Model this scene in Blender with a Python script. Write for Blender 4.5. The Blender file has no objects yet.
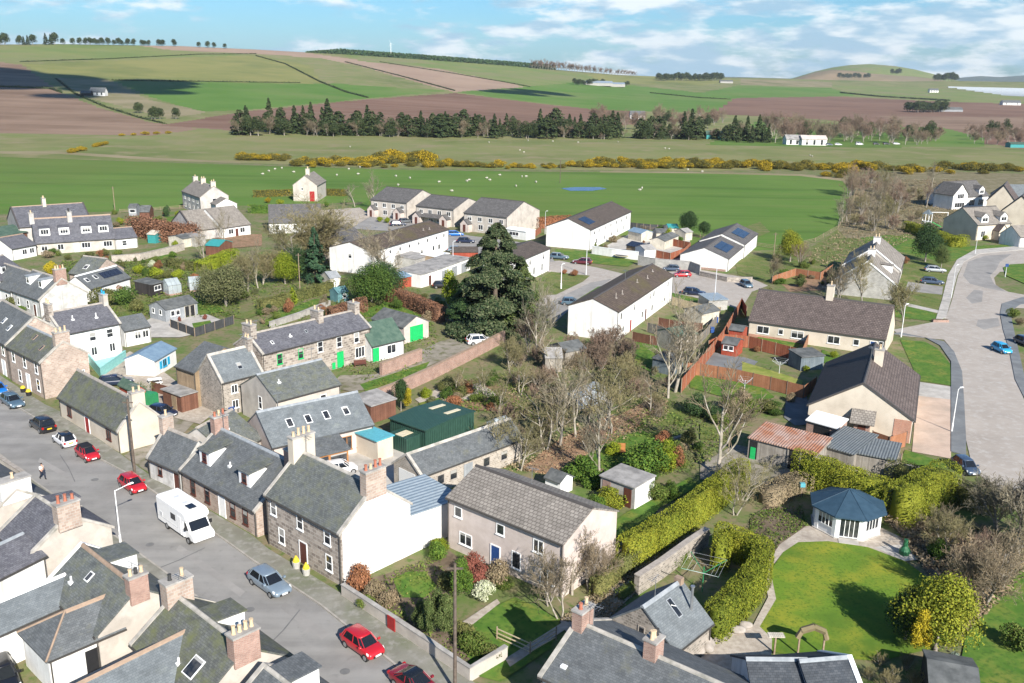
import bpy, bmesh, math, random
import numpy as np
from mathutils import Vector, Matrix
R = math.radians
rnd = random.Random(11)
scene = bpy.context.scene
COL = scene.collection
# camera
F, CX, CY, HC = 930.0, 512.0, 341.5, 42.0
PITCH, ROLL = R(16.2), R(1.0)
cp, sp, cr, sr = math.cos(PITCH), math.sin(PITCH), math.cos(ROLL), math.sin(ROLL)
Rv, Fv, Uv = Vector((1, 0, 0)), Vector((0, cp, -sp)), Vector((0, sp, cp))
CAM = Vector((0, 0, HC))
def ray(px, py):
 u, v = px - CX, py - CY
 u2, v2 = u * cr + v * sr, -u * sr + v * cr
 return Fv * F + Rv * u2 - Uv * v2
def P(px, py, z=0.0):
 d = ray(px, py)
 t = (z - HC) / d.z
 return CAM + d * t
def proj(p):
 q = Vector(p) - CAM
 zc = q.dot(Fv)
 u2, v2 = q.dot(Rv) / zc * F, -q.dot(Uv) / zc * F
 return (CX + u2 * cr - v2 * sr, CY + u2 * sr + v2 * cr)
def solve_z(x, y, py, lo=0.5, hi=30.0):
 for _ in range(40):
  m = (lo + hi) / 2
  if proj((x, y, m))[1] > py:
   lo = m
  else:
   hi = m
 return (lo + hi) / 2
cam_data = bpy.data.cameras.new('camera')
cam = bpy.data.objects.new('camera', cam_data)
COL.objects.link(cam)
rt, up = Rv * cr + Uv * sr, -Rv * sr + Uv * cr
cam.matrix_world = Matrix(((rt.x, up.x, -Fv.x, 0), (rt.y, up.y, -Fv.y, 0), (rt.z, up.z, -Fv.z, HC), (0, 0, 0, 1)))
cam_data.sensor_width = 36.0
cam_data.lens = 36.0 * F / 1024.0
cam_data.clip_start, cam_data.clip_end = 0.5, 60000
scene.camera = cam
# terrain beyond the village
SKX = [-330, 0, 60, 180, 256, 300, 340, 430, 512, 560, 620, 660, 760, 830, 900, 960, 1024, 1360]
SKY = [48, 44.5, 44, 46, 49.5, 52, 54, 60, 66, 70, 75, 76.5, 78, 80, 81.5, 81, 82, 88]
SDX = [-330, 0, 300, 512, 660, 830, 1024, 1360]
SDD = [1900, 1900, 2200, 2500, 2900, 3300, 3700, 4200]
TANR = math.tan(ROLL)
def row0(px):
 return 71.0 + 71.0 + (px - CX) * TANR      # where the level ground ends
def T(px, py):
 """point of the hillside seen along a direction; level ground nearer than row0"""
 p0 = row0(px)
 if py >= p0:
  return P(px, py)
 ps, ds = float(np.interp(px, SKX, SKY)), float(np.interp(px, SDX, SDD))
 t = (p0 - py) / (p0 - ps)
 q = P(px, p0)
 d0 = math.hypot(q.x, q.y)
 d = d0 * (ds / d0) ** t
 r = ray(px, py)
 return CAM + r * (d / math.hypot(r.x, r.y))
# materials
MATS = {}
def lin(c):
 if isinstance(c, (int, float)):
  c = (c, c, c)
 return (c[0], c[1], c[2], 1.0)
class NT:
 def __init__(s, name):
  s.m = bpy.data.materials.new(name)
  s.m.use_nodes = True
  s.t = s.m.node_tree
  s.b = s.t.nodes['Principled BSDF']
  s.tc = s.n('ShaderNodeTexCoord')
 def n(s, typ, **kw):
  o = s.t.nodes.new(typ)
  for k, v in kw.items():
   setattr(o, k, v)
  return o
 def l(s, a, b):
  s.t.links.new(a, b)
 def noise(s, scale, detail=5, rough=.6, co='Object', stretch=None):
  o = s.n('ShaderNodeTexNoise')
  o.inputs['Scale'].default_value = scale
  o.inputs['Detail'].default_value = detail
  o.inputs['Roughness'].default_value = rough
  src = s.tc.outputs[co]
  if stretch:
   mp = s.n('ShaderNodeMapping')
   mp.inputs['Scale'].default_value = stretch
   s.l(src, mp.inputs[0])
   src = mp.outputs[0]
  s.l(src, o.inputs['Vector'])
  return o.outputs['Fac']
 def ramp(s, fac, a, b):
  o = s.n('ShaderNodeMapRange')
  o.inputs['From Min'].default_value, o.inputs['From Max'].default_value = a, b
  s.l(fac, o.inputs['Value'])
  return o.outputs[0]
 def mix(s, fac, a, b, mode='MIX'):
  o = s.n('ShaderNodeMix', data_type='RGBA', blend_type=mode)
  for i, x in ((0, fac), (6, a), (7, b)):
   if hasattr(x, 'is_linked'):
    s.l(x, o.inputs[i])
   elif i == 0:
    o.inputs[0].default_value = x
   else:
    o.inputs[i].default_value = lin(x)
  return o.outputs[2]
 def bump(s, fac, strength=.3, dist=.05):
  o = s.n('ShaderNodeBump')
  o.inputs['Strength'].default_value, o.inputs['Distance'].default_value = strength, dist
  s.l(fac, o.inputs['Height'])
  s.l(o.outputs[0], s.b.inputs['Normal'])
 def out(s, col, rough=.9, spec=.3, metal=0):
  if hasattr(col, 'is_linked'):
   s.l(col, s.b.inputs['Base Color'])
  else:
   s.b.inputs['Base Color'].default_value = lin(col)
  s.b.inputs['Roughness'].default_value = rough
  s.b.inputs['Specular IOR Level'].default_value = spec
  s.b.inputs['Metallic'].default_value = metal
  return s.m
def noisy(name, c1, c2, scale=1.0, detail=6, rough=.92, c3=None, s3=.15, lo=.38, hi=.62, bump=0, spec=.2, c4=None, s4=6):
 t = NT(name)
 f = t.ramp(t.noise(scale, detail), lo, hi)
 c = t.mix(f, c1, c2)
 if c3 is not None:
  c = t.mix(t.ramp(t.noise(s3, 4), .48, .68), c, c3)
 if c4 is not None:
  c = t.mix(t.ramp(t.noise(s4, 3), .5, .7), c, c4)
 if bump:
  t.bump(t.noise(scale * 4, 4), bump)
 MATS[name] = t.out(c, rough, spec)
def bricky(name, c1, c2, mortar, bw=.45, rh=.25, ms=.02, moss=None, mossw=(.52, .68), mscale=.5, rough=.85, c3=None, bias=0, bump=.25, spec=.25, off=.5):
 """courses laid along the UVs (metres): slates, tiles, masonry, boards"""
 t = NT(name)
 b = t.n('ShaderNodeTexBrick')
 b.offset = off
 t.l(t.tc.outputs['UV'], b.inputs['Vector'])
 b.inputs['Color1'].default_value, b.inputs['Color2'].default_value = lin(c1), lin(c2)
 b.inputs['Mortar'].default_value = lin(mortar)
 b.inputs['Scale'].default_value = 1
 b.inputs['Mortar Size'].default_value = ms
 b.inputs['Mortar Smooth'].default_value = .3
 b.inputs['Bias'].default_value = bias
 b.inputs['Brick Width'].default_value, b.inputs['Row Height'].default_value = bw, rh
 c = b.outputs['Color']
 f = t.ramp(t.noise(.9, 6), .3, .7)
 c = t.mix(f, c, t.mix(.5, c, c1, 'MULTIPLY') if c3 is None else c3) if c3 is not None else c
 c = t.mix(.55, c, t.mix(f, (.62, .62, .62), (1.3, 1.3, 1.3)), 'MULTIPLY')
 if moss is not None:
  mf = t.ramp(t.noise(mscale, 7, .68), *mossw)
  c = t.mix(mf, c, moss)
 if bump:
  t.bump(b.outputs['Fac'], -bump, .03)
 MATS[name] = t.out(c, rough, spec)
def ribbed(name, c1, c2, period=.3, axis=0, rough=.5, rust=None, metal=0, spec=.4, rw=(.45, .6), rs=.6, depth=.8):
 t = NT(name)
 sep = t.n('ShaderNodeSeparateXYZ')
 t.l(t.tc.outputs['UV'], sep.inputs[0])
 m = t.n('ShaderNodeMath', operation='MULTIPLY')
 m.inputs[1].default_value = 2 * math.pi / period
 t.l(sep.outputs[axis], m.inputs[0])
 s_ = t.n('ShaderNodeMath', operation='SINE')
 t.l(m.outputs[0], s_.inputs[0])
 f = t.ramp(s_.outputs[0], -1, 1)
 c = t.mix(t.ramp(t.noise(1.5, 5), .35, .65), c1, c2)
 if rust is not None:
  c = t.mix(t.ramp(t.noise(rs, 6), *rw), c, rust)
 t.bump(f, depth, .06)
 MATS[name] = t.out(c, rough, spec, metal)
def plain(name, c, rough=.6, spec=.4, metal=0, var=.12, scale=3):
 t = NT(name)
 k = lin(c)
 a = tuple(x * (1 - var) for x in k[:3])
 b = tuple(min(1, x * (1 + var)) for x in k[:3])
 MATS[name] = t.out(t.mix(t.ramp(t.noise(scale, 5), .35, .65), a, b), rough, spec, metal)
def leafy(name, cols, rough=.75, trans=.0, spec=.15):
 """each leaf clump takes its own tint; whole plants differ a little too"""
 t = NT(name)
 g = t.n('ShaderNodeNewGeometry')
 cr_ = t.n('ShaderNodeValToRGB')
 cr_.color_ramp.interpolation = 'LINEAR'
 while len(cr_.color_ramp.elements) < len(cols):
  cr_.color_ramp.elements.new(.5)
 for i, c in enumerate(cols):
  e = cr_.color_ramp.elements[i]
  e.position = i / max(1, len(cols) - 1)
  e.color = lin(c)
 t.l(g.outputs['Random Per Island'], cr_.inputs[0])
 oi = t.n('ShaderNodeObjectInfo')
 f = t.ramp(oi.outputs['Random'], 0, 1)
 c = t.mix(.7, cr_.outputs[0], t.mix(f, (.72, .76, .7), (1.2, 1.15, 1.1)), 'MULTIPLY')
 c = t.mix(.6, c, t.mix(t.ramp(t.noise(.8, 3), .35, .65), (.7, .72, .68), (1.25, 1.22, 1.15)), 'MULTIPLY')
 m = t.out(c, rough, spec)
 if trans:
  tr = t.n('ShaderNodeBsdfTranslucent')
  t.l(c, tr.inputs[0])
  mx = t.n('ShaderNodeMixShader')
  mx.inputs[0].default_value = trans
  o = t.t.nodes['Material Output']
  t.l(t.b.outputs[0], mx.inputs[1])
  t.l(tr.outputs[0], mx.inputs[2])
  t.l(mx.outputs[0], o.inputs[0])
 MATS[name] = m
# mesh building
def props(o, label=None, cat=None, group=None, kind=None):
 if label:
  o['label'] = label
 if cat:
  o['category'] = cat
 if group:
  o['group'] = group
 if kind:
  o['kind'] = kind
 return o
def empty(name, loc=(0, 0, 0), rz=0.0, label=None, cat=None, group=None):
 o = bpy.data.objects.new(name, None)
 o.empty_display_size = .3
 COL.objects.link(o)
 o.location = loc
 o.rotation_euler = (0, 0, rz)
 return props(o, label, cat, group)
def link(name, me, parent=None, loc=(0, 0, 0), rz=0.0):
 o = bpy.data.objects.new(name, me)
 COL.objects.link(o)
 if parent is not None:
  o.parent = parent
 o.location = loc
 o.rotation_euler = (0, 0, rz)
 return o
class MB:
 """collects faces, then becomes ONE mesh with UVs in metres"""
 def __init__(s):
  s.v, s.f = [], []
 def face(s, *pts):
  i = len(s.v)
  s.v += [tuple(p) for p in pts]
  s.f.append(tuple(range(i, i + len(pts))))
 def hexa(s, a, b):
  """a, b: two loops with the same number of points; closes sides and both ends"""
  i, n = len(s.v), len(a)
  s.v += [tuple(p) for p in a] + [tuple(p) for p in b]
  s.f.append(tuple(i + k for k in range(n))[::-1])
  s.f.append(tuple(i + n + k for k in range(n)))
  for k in range(n):
   j = (k + 1) % n
   s.f.append((i + k, i + j, i + n + j, i + n + k))
 def box(s, x0, x1, y0, y1, z0, z1):
  s.hexa([(x0, y0, z0), (x1, y0, z0), (x1, y1, z0), (x0, y1, z0)], [(x0, y0, z1), (x1, y0, z1), (x1, y1, z1), (x0, y1, z1)])
 def cyl(s, c, r, z0, z1, n=10, r1=None):
  r1 = r if r1 is None else r1
  s.hexa([(c[0] + r * math.cos(2 * math.pi * k / n), c[1] + r * math.sin(2 * math.pi * k / n), z0) for k in range(n)],
   [(c[0] + r1 * math.cos(2 * math.pi * k / n), c[1] + r1 * math.sin(2 * math.pi * k / n), z1) for k in range(n)])
 def bar(s, p, q, r, n=6, r1=None):
  p, q = Vector(p), Vector(q)
  d = (q - p).normalized()
  a = d.orthogonal().normalized()
  b = d.cross(a)
  r1 = r if r1 is None else r1
  A = [2 * math.pi * k / n for k in range(n)]
  s.hexa([p + (a * math.cos(t) + b * math.sin(t)) * r for t in A], [q + (a * math.cos(t) + b * math.sin(t)) * r1 for t in A])
 def prism_x(s, prof, x0, x1):
  """profile [(y,z)] run along x"""
  s.hexa([(x0, y, z) for y, z in prof], [(x1, y, z) for y, z in prof])
 def mesh(s, name, mat=None, smooth=False, fix=True):
  me = bpy.data.meshes.new(name)
  me.from_pydata(s.v, [], s.f)
  if fix:
   bm = bmesh.new()
   bm.from_mesh(me)
   bmesh.ops.recalc_face_normals(bm, faces=bm.faces)
   bm.to_mesh(me)
   bm.free()
  uvl = me.uv_layers.new(name='UVMap')
  co = np.empty(len(me.vertices) * 3, 'f')
  me.vertices.foreach_get('co', co)
  co = co.reshape(-1, 3)
  uv = np.empty((len(me.loops), 2), 'f')
  for p in me.polygons:
   n = p.normal
   if abs(n.z) > .96:
    e1, e2 = Vector((1, 0, 0)), Vector((0, 1, 0))
   else:
    e1 = Vector((-n.y, n.x, 0)).normalized()
    e2 = n.cross(e1)
   for li in p.loop_indices:
    c = co[me.loops[li].vertex_index]
    uv[li] = (c[0] * e1.x + c[1] * e1.y + c[2] * e1.z, c[0] * e2.x + c[1] * e2.y + c[2] * e2.z)
  uvl.data.foreach_set('uv', uv.ravel())
  if mat:
   me.materials.append(MATS[mat])
  if smooth:
   me.shade_smooth()
  return me
 def build(s, name, mat, parent=None, loc=(0, 0, 0), rz=0.0, smooth=False):
  return link(name, s.mesh(name, mat, smooth), parent, loc, rz)
def np_mesh(name, V, Q, mat):
 """V (n,3), Q (m,4 or 3) arrays"""
 me = bpy.data.meshes.new(name)
 k = Q.shape[1]
 me.vertices.add(len(V))
 me.vertices.foreach_set('co', np.ascontiguousarray(V, 'f').ravel())
 me.loops.add(Q.size)
 me.loops.foreach_set('vertex_index', np.ascontiguousarray(Q, 'i').ravel())
 me.polygons.add(len(Q))
 me.polygons.foreach_set('loop_start', np.arange(0, Q.size, k, dtype='i'))
 me.polygons.foreach_set('loop_total', np.full(len(Q), k, 'i'))
 me.update(calc_edges=True)
 me.validate()
 if mat:
  me.materials.append(MATS[mat])
 return me
def dup(root, loc, rz=0.0, sc=1.0, **kw):
 r = root.copy()
 COL.objects.link(r)
 r.location, r.rotation_euler = loc, (0, 0, rz)
 r.scale = sc if hasattr(sc, '__len__') else (sc, sc, sc)
 props(r, **kw)
 for ch in root.children:
  c = ch.copy()
  COL.objects.link(c)
  c.parent = r
  for g in ch.children:
   d = g.copy()
   COL.objects.link(d)
   d.parent = c
 return r
def poly(name, pts, z, mat, kind='structure', world=False, up=0.0):
 """flat sheet on the level ground, outline in picture positions of that ground"""
 q = [Vector((p[0], p[1], 0)) if world else P(*p) for p in pts]
 bm = bmesh.new()
 vs = [bm.verts.new((p.x, p.y, z)) for p in q]
 f = bm.faces.new(vs)
 if up:
  r = bmesh.ops.extrude_face_region(bm, geom=[f])
  for e in r['geom']:
   if isinstance(e, bmesh.types.BMVert):
    e.co.z += up
 bmesh.ops.recalc_face_normals(bm, faces=bm.faces)
 bmesh.ops.triangulate(bm, faces=[g for g in bm.faces if len(g.verts) > 4])
 if not up:
  for g in bm.faces:
   if g.normal.z < 0:
    g.normal_flip()
 me = bpy.data.meshes.new(name)
 bm.to_mesh(me)
 bm.free()
 me.materials.append(MATS[mat])
 o = link(name, me)
 return props(o, kind=kind)
# houses
WINC = {}
def window_meshes(w, h, style, frame):
 k = (round(w, 2), round(h, 2), style, frame)
 if k in WINC:
  return WINC[k]
 m, t, d = MB(), .05, .05
 m.box(-w / 2 - t, -w / 2 + .02, -d, .02, -t, h + t)
 m.box(w / 2 - .02, w / 2 + t, -d, .02, -t, h + t)
 m.box(-w / 2 + .02, w / 2 - .02, -d, .02, h - .02, h + t)
 m.box(-w / 2 + .02, w / 2 - .02, -d, .02, -t, .02)
 if 's' in style:                                        # meeting rail of a sash
  m.box(-w / 2 + .02, w / 2 - .02, -d + .005, .015, h / 2 - .03, h / 2 + .03)
 n = 2 if '2' in style else 3 if '3' in style else 4 if '4' in style else 1
 for i in range(1, n):
  x = -w / 2 + w * i / n
  m.box(x - .035, x + .035, -d + .004, .016, .02, h - .02)
 m.box(-w / 2 - t - .06, w / 2 + t + .06, -d - .06, .01, -t - .09, -t - .002)   # sill
 p = MB()
 p.box(-w / 2 + .02, w / 2 - .02, -.015, .03, .02, h - .02)
 WINC[k] = (m.mesh('window', frame), p.mesh('pane', 'glass'))
 return WINC[k]
class House:
 def __init__(s, name, label, cat, A, B, w=None, eave=2.6, ridge=None, z=None, C=None, rp=None, rpe='B', wall='harl', roof='slate', ov=.22, og=.08, th=.13,
    hip='', mono=False, gutter='pipe', cap='ridge_stone', coping=None, group=None, L=None):
  zz = eave if z is None else z
  a, b = P(*A, zz), P(*B, zz)
  d = Vector((b.x - a.x, b.y - a.y))
  s.L = d.length if L is None else L
  ex = d.normalized()
  ey = Vector((-ex.y, ex.x))
  if C is not None:
   c = P(*C, zz)
   w = abs((Vector((c.x, c.y)) - Vector((a.x, a.y))).dot(ey))
  s.w, s.e = w, eave
  s.a, s.ex, s.ey = Vector((a.x, a.y)), ex, ey
  if rp is not None:
   q = (s.a + ex * (s.L if rpe == 'B' else 0)) + ey * w / 2
   ridge = solve_z(q.x, q.y, rp[1])
   ridge = min(max(ridge, eave + .12 * w), eave + .62 * w)
  s.r = r = ridge if ridge is not None else eave + .4 * w
  s.root = root = empty(name, (a.x, a.y, 0), math.atan2(ex.y, ex.x), label, cat, group)
  L, e = s.L, eave
  m = MB()
  if mono:
   m.face((0, 0, 0), (L, 0, 0), (L, 0, e), (0, 0, e))
   m.face((L, w, 0), (0, w, 0), (0, w, r), (L, w, r))
   m.face((0, w, 0), (0, 0, 0), (0, 0, e), (0, w, r))
   m.face((L, 0, 0), (L, w, 0), (L, w, r), (L, 0, e))
  else:
   m.face((0, 0, 0), (L, 0, 0), (L, 0, e), (0, 0, e))
   m.face((L, w, 0), (0, w, 0), (0, w, e), (L, w, e))
   m.face(*([(0, w, 0), (0, 0, 0), (0, 0, e)] + ([] if 'A' in hip else [(0, w / 2, r)]) + [(0, w, e)]))
   m.face(*([(L, 0, 0), (L, w, 0), (L, w, e)] + ([] if 'B' in hip else [(L, w / 2, r)]) + [(L, 0, e)]))
  s.wall = link('wall', m.mesh('wall', wall, fix=False), root)
  s.tan = (r - e) / w if mono else (r - e) / (w / 2)
  ta, co = s.tan, math.cos(math.atan(s.tan))
  t = th / co
  m = MB()
  if mono:
   z0, z1 = e - ov * ta, r + ov * ta
   m.prism_x([(-ov, z0), (w + ov, z1), (w + ov, z1 + t), (-ov, z0 + t)], -og, L + og)
  elif hip:
   z0 = e - ov * ta
   xa, xb = (w / 2 if 'A' in hip else -og), (L - w / 2 if 'B' in hip else L + og)
   x0, x1 = (-ov if 'A' in hip else -og), (L + ov if 'B' in hip else L + og)
   lo = [(x0, -ov, z0), (x1, -ov, z0), (x1, w + ov, z0), (x0, w + ov, z0)]
   hi = [(x, y, z + t) for x, y, z in lo]
   ra, rb = (xa, w / 2, r + t), (xb, w / 2, r + t)
   for k in range(4):
    j = (k + 1) % 4
    m.face(lo[k], lo[j], hi[j], hi[k])
   m.face(*lo[::-1])
   m.face(hi[0], hi[1], rb, ra)
   m.face(hi[2], hi[3], ra, rb)
   m.face(hi[1], hi[2], rb)
   m.face(hi[3], hi[0], ra)
  else:
   z0 = e - ov * ta
   m.prism_x([(-ov, z0), (w / 2, r), (w + ov, z0), (w + ov, z0 + t), (w / 2, r + t), (-ov, z0 + t)], -og, L + og)
  me = m.mesh('roof', roof, fix=not hip)
  s.roof = link('roof', me, root)
  s.t = t
  if cap and not mono:
   xa, xb = (w / 2 if 'A' in hip else -og), (L - w / 2 if 'B' in hip else L + og)
   m = MB()
   zr = r + t
   m.prism_x([(w / 2 - .2, zr - .2 * ta + .015), (w / 2 + .2, zr - .2 * ta + .015), (w / 2 + .16, zr - .16 * ta + .09), (w / 2, zr + .1), (w / 2 - .16, zr - .16 * ta + .09)], xa - .01, xb + .01)
   if hip:
    for (x0, xr, q) in ((-ov, xa, 'A'), (L + ov, xb, 'B')):
     if q in hip:
      for y in (-ov, w + ov):
       m.bar((x0, y, e - ov * ta + t), (xr, w / 2, zr + .02), .09, 5)
   m.build('ridge', cap, root)
  if coping and not mono:
   for x0, x1, q in ((-og - .04, .22, 'A'), (L - .22, L + og + .04, 'B')):
    if q in hip or q not in (coping[1] if isinstance(coping, tuple) else 'AB'):
     continue
    m = MB()
    z0, h = e - ov * ta - .03, t + .1
    m.prism_x([(-ov - .03, z0), (w / 2, r - .03), (w + ov + .03, z0), (w + ov + .03, z0 + h), (w / 2, r + h), (-ov - .03, z0 + h)], x0, x1)
    m.build('coping', coping[0] if isinstance(coping, tuple) else coping, root)
  if gutter:
   for y, zz in ([(-ov - .1, e - ov * ta)] if mono else [(-ov - .1, e - ov * ta), (w + ov, e - ov * ta)]):
    m = MB()
    m.box(-og, L + og, y, y + .1, zz - .02, zz + .09)
    m.build('gutter', gutter, root)
   for x in (.12, L - .12):
    m = MB()
    m.bar((x, -.07, .05), (x, -.07, e - ov * ta - .02), .05, 6)
    m.build('downpipe', gutter, root)
 def pl(s, face, u, z, off=0.0):
  L, w = s.L, s.w
  if u <= 1.0 and isinstance(u, float):
   u = u * (w if face in 'AB' else L)
  if face == 'F':
   return (u, -off, z), 0.0
  if face == 'B':
   return (L + off, u, z), math.pi / 2
  if face == 'A':
   return (-off, u, z), -math.pi / 2
  return (L - u, w + off, z), math.pi
 def win(s, face, us, z, w=.9, h=1.3, style='s', frame='white_paint', parent=None, off=0.0):
  a, b = window_meshes(w, h, style, frame)
  for u in (us if hasattr(us, '__len__') else [us]):
   loc, rz = s.pl(face, u, z, off)
   o = link('window', a, s.root, loc, rz)
   link('pane', b, o)
  return s
 def door(s, face, u, mat='door_brown', w=.9, h=2.0, label=None, z=.05, name='door', frame='white_paint'):
  loc, rz = s.pl(face, u, z)
  m = MB()
  m.box(-w / 2, w / 2, -.04, .02, 0, h)
  o = m.build(name, mat, s.root, loc, rz)
  if label:
   o['label'] = label
  if frame:
   m = MB()
   for x in (-w / 2 - .09, w / 2 + .002):
    m.box(x, x + .088, -.07, .02, 0, h + .09)
   m.box(-w / 2, w / 2, -.07, .02, h + .002, h + .09)
   m.build('frame', frame, o)
  return s
 def rz_at(s, y):
  """top of the roof above local y"""
  return s.e + s.tan * (y if y <= s.w / 2 else s.w - y) + s.t
 def chim(s, x, y=None, wx=.7, wy=1.5, h=1.3, pots=3, mat='stone', potmat='pot_buff', cap=True, sink=1.2):
  y = s.w / 2 if y is None else y
  x = x * s.L if isinstance(x, float) and abs(x) <= 1.0 else x
  zb = s.rz_at(min(max(y, 0), s.w))
  m = MB()
  m.box(x - wx / 2, x + wx / 2, y - wy / 2, y + wy / 2, zb - sink, zb + h)
  c = m.build('chimney', mat, s.root)
  m = MB()
  m.box(x - wx / 2 - .07, x + wx / 2 + .07, y - wy / 2 - .07, y + wy / 2 + .07, zb + h, zb + h + .14)
  m.build('chimney_cap', 'concrete', c)
  ax = wy > wx
  for k in range(pots):
   q = ((k + .5) / pots - .5) * (max(wx, wy) - .15)
   px_, py_ = (x, y + q) if ax else (x + q, y)
   m = MB()
   m.cyl((px_, py_), .16, zb + h + .14, zb + h + .2, 10, .15)
   hh = rnd.uniform(.5, .75)
   m.cyl((px_, py_), .13, zb + h + .2, zb + h + hh, 10, .11)
   m.cyl((px_, py_), .145, zb + h + hh, zb + h + hh + .07, 10)
   m.build('chimney_pot', potmat if isinstance(potmat, str) else potmat[k % len(potmat)], c)
  return s
 def dorm(s, u, w=1.5, zb=None, h=1.4, back=False, roof=None, cheek='white_paint', y0=.6, style='2', rise=.0, depth=None, gable=False, frame='white_paint', wh=None, ww=.72):
  """dormer on the front slope (back=True: the other one)"""
  u = u * s.L if isinstance(u, float) and u <= 1.0 else u
  zb = s.e + s.tan * y0 + s.t if zb is None else zb
  ta = s.tan
  zt = zb + h
  yb = min(s.w / 2 - .1, (zt - s.e - s.t) / ta + .3)
  fy = (lambda y: y) if not back else (lambda y: s.w - y)
  rf = roof or s.roof.data.materials[0].name.split('.')[0]
  m = MB()
  pk = .5 * w * .8 if gable else 0
  loop = lambda y: [(u - w / 2, fy(y), zb - .3), (u + w / 2, fy(y), zb - .3), (u + w / 2, fy(y), zt)] + ([(u, fy(y), zt + pk)] if gable else []) + [(u - w / 2, fy(y), zt)]
  m.hexa(loop(y0), loop(yb + (.6 if gable else 0)))
  d = m.build('dormer', cheek, s.root)
  m = MB()
  if gable:
   o, t = .18, .09
   yr = yb + (pk + .2) / ta
   yr = min(yr, s.w / 2)
   k = pk / (w / 2)
   for sg in (-1, 1):
    e_ = (u + sg * (w / 2 + o), zt - o * k)
    A = [(e_[0], fy(y0 - .15), e_[1]), (u, fy(y0 - .15), zt + pk + .01), (u, fy(yr), zt + pk + .01), (e_[0], fy(yb), e_[1])]
    m.hexa(A, [(x, y, z + t) for x, y, z in A])
  else:
   o, t = .12, .1
   zf, zk = zt + .01, min(zt + rise, s.r + s.t - .05)
   y1 = min((zk - s.e - s.t) / ta + .2, s.w / 2)
   A = [(u - w / 2 - o, fy(y0 - .18), zf - .02), (u + w / 2 + o, fy(y0 - .18), zf - .02), (u + w / 2 + o, fy(y1), zk), (u - w / 2 - o, fy(y1), zk)]
   m.hexa(A, [(x, y, z + t) for x, y, z in A])
  m.build('dormer_roof', rf, d)
  wh = wh or h * .62
  a, b = window_meshes(w * ww, wh, style, frame)
  loc = (u, fy(y0), zb + h * .2)
  rz = math.pi if back else 0
  link('window', a, d, loc, rz)
  link('pane', b, d, loc, rz)
  return s
 def on_roof(s, name, mat, u, y, w, h, t=.08, back=False, lift=.0, parent=None, inset=None):
  """flat thing lying on a slope: skylight, solar panel, patch"""
  u = u * s.L if isinstance(u, float) and u <= 1.0 else u
  y = y * s.w / 2 if isinstance(y, float) and y <= 1.0 else y
  co = math.cos(math.atan(s.tan))
  m = MB()
  fy = (lambda q: q) if not back else (lambda q: s.w - q)
  def pt(x, q, k):
   return (x, fy(q - k * s.tan * co), s.e + s.tan * q + s.t + k * co)
  dy = h * co / 2
  lo = [pt(x, q, lift) for x, q in ((u - w / 2, y - dy), (u + w / 2, y - dy), (u + w / 2, y + dy), (u - w / 2, y + dy))]
  hi = [pt(x, q, lift + t) for x, q in ((u - w / 2, y - dy), (u + w / 2, y - dy), (u + w / 2, y + dy), (u - w / 2, y + dy))]
  m.hexa(lo, hi)
  return m.build(name, mat, parent or s.root)
 def sky(s, u, y=.5, w=.7, h=1.0, back=False, frame='white_paint'):
  o = s.on_roof('skylight', frame, u, y, w, h, .07, back)
  s.on_roof('pane', 'glass', u, y, w - .16, h - .16, .012, back, .07, o)
  return s
 def solar(s, u, y, nx, ny, pw=1.0, ph=1.65, back=False):
  u = u * s.L if isinstance(u, float) and u <= 1.0 else u
  y = y * s.w / 2 if isinstance(y, float) and y <= 1.0 else y
  co = math.cos(math.atan(s.tan))
  for i in range(nx):
   for j in range(ny):
    s.on_roof('solar_panel', 'solar', u + (i - (nx - 1) / 2) * (pw + .05), y + (j - (ny - 1) / 2) * (ph + .05) * co, pw, ph, .06, back, .05)
  return s
 def vent(s, u, y=.5, h=.5, mat='white_paint', back=False):
  u = u * s.L if isinstance(u, float) and u <= 1.0 else u
  y = y * s.w / 2 if isinstance(y, float) and y <= 1.0 else y
  z = s.e + s.tan * y + s.t
  yy = s.w - y if back else y
  m = MB()
  m.box(u - .22, u + .22, yy - .2, yy + .2, z - .25, z + .06)
  m.cyl((u, yy), .08, z, z + h, 8)
  m.build('vent', mat, s.root)
  return s
 def aerial(s, x, h=1.7, y=None):
  x = x * s.L if isinstance(x, float) and x <= 1.0 else x
  y = s.w / 2 if y is None else y
  z = s.rz_at(y)
  m = MB()
  m.bar((x, y, z - .1), (x, y, z + h), .028, 5)
  m.bar((x - .6, y, z + h - .1), (x + .6, y + .2, z + h - .1), .02, 4)
  for k in range(5):
   q = x - .5 + .25 * k
   m.bar((q, y - .3, z + h - .1), (q, y + .45, z + h - .1), .014, 3)
  m.build('aerial', 'alloy', s.root)
  return s
 def porch(s, u, w=2.2, d=1.6, e=2.1, r=3.2, wall='harl', roof=None, door='door_brown', face='F', side_win=True):
  """small gabled porch against the front wall"""
  u = u * s.L if isinstance(u, float) and u <= 1.0 else u
  m = MB()
  loop = lambda y: [(u - w / 2, y, 0), (u + w / 2, y, 0), (u + w / 2, y, e), (u, y, r), (u - w / 2, y, e)]
  m.hexa(loop(-d), loop(-.01))
  p = m.build('porch', wall, s.root)
  m = MB()
  k = (r - e) / (w / 2)
  for sg in (-1, 1):
   A = [(u + sg * (w / 2 + .15), -d - .15, e - .15 * k), (u, -d - .15, r + .01), (u, -.012, r + .01), (u + sg * (w / 2 + .15), -.012, e - .15 * k)]
   m.hexa(A, [(x, y, z + .11) for x, y, z in A])
  m.build('porch_roof', roof or s.roof.data.materials[0].name, p)
  m = MB()
  m.box(u - .42, u + .42, -d - .04, -d + .01, .05, 2.0)
  m.build('door', door, p)
  return s
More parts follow.
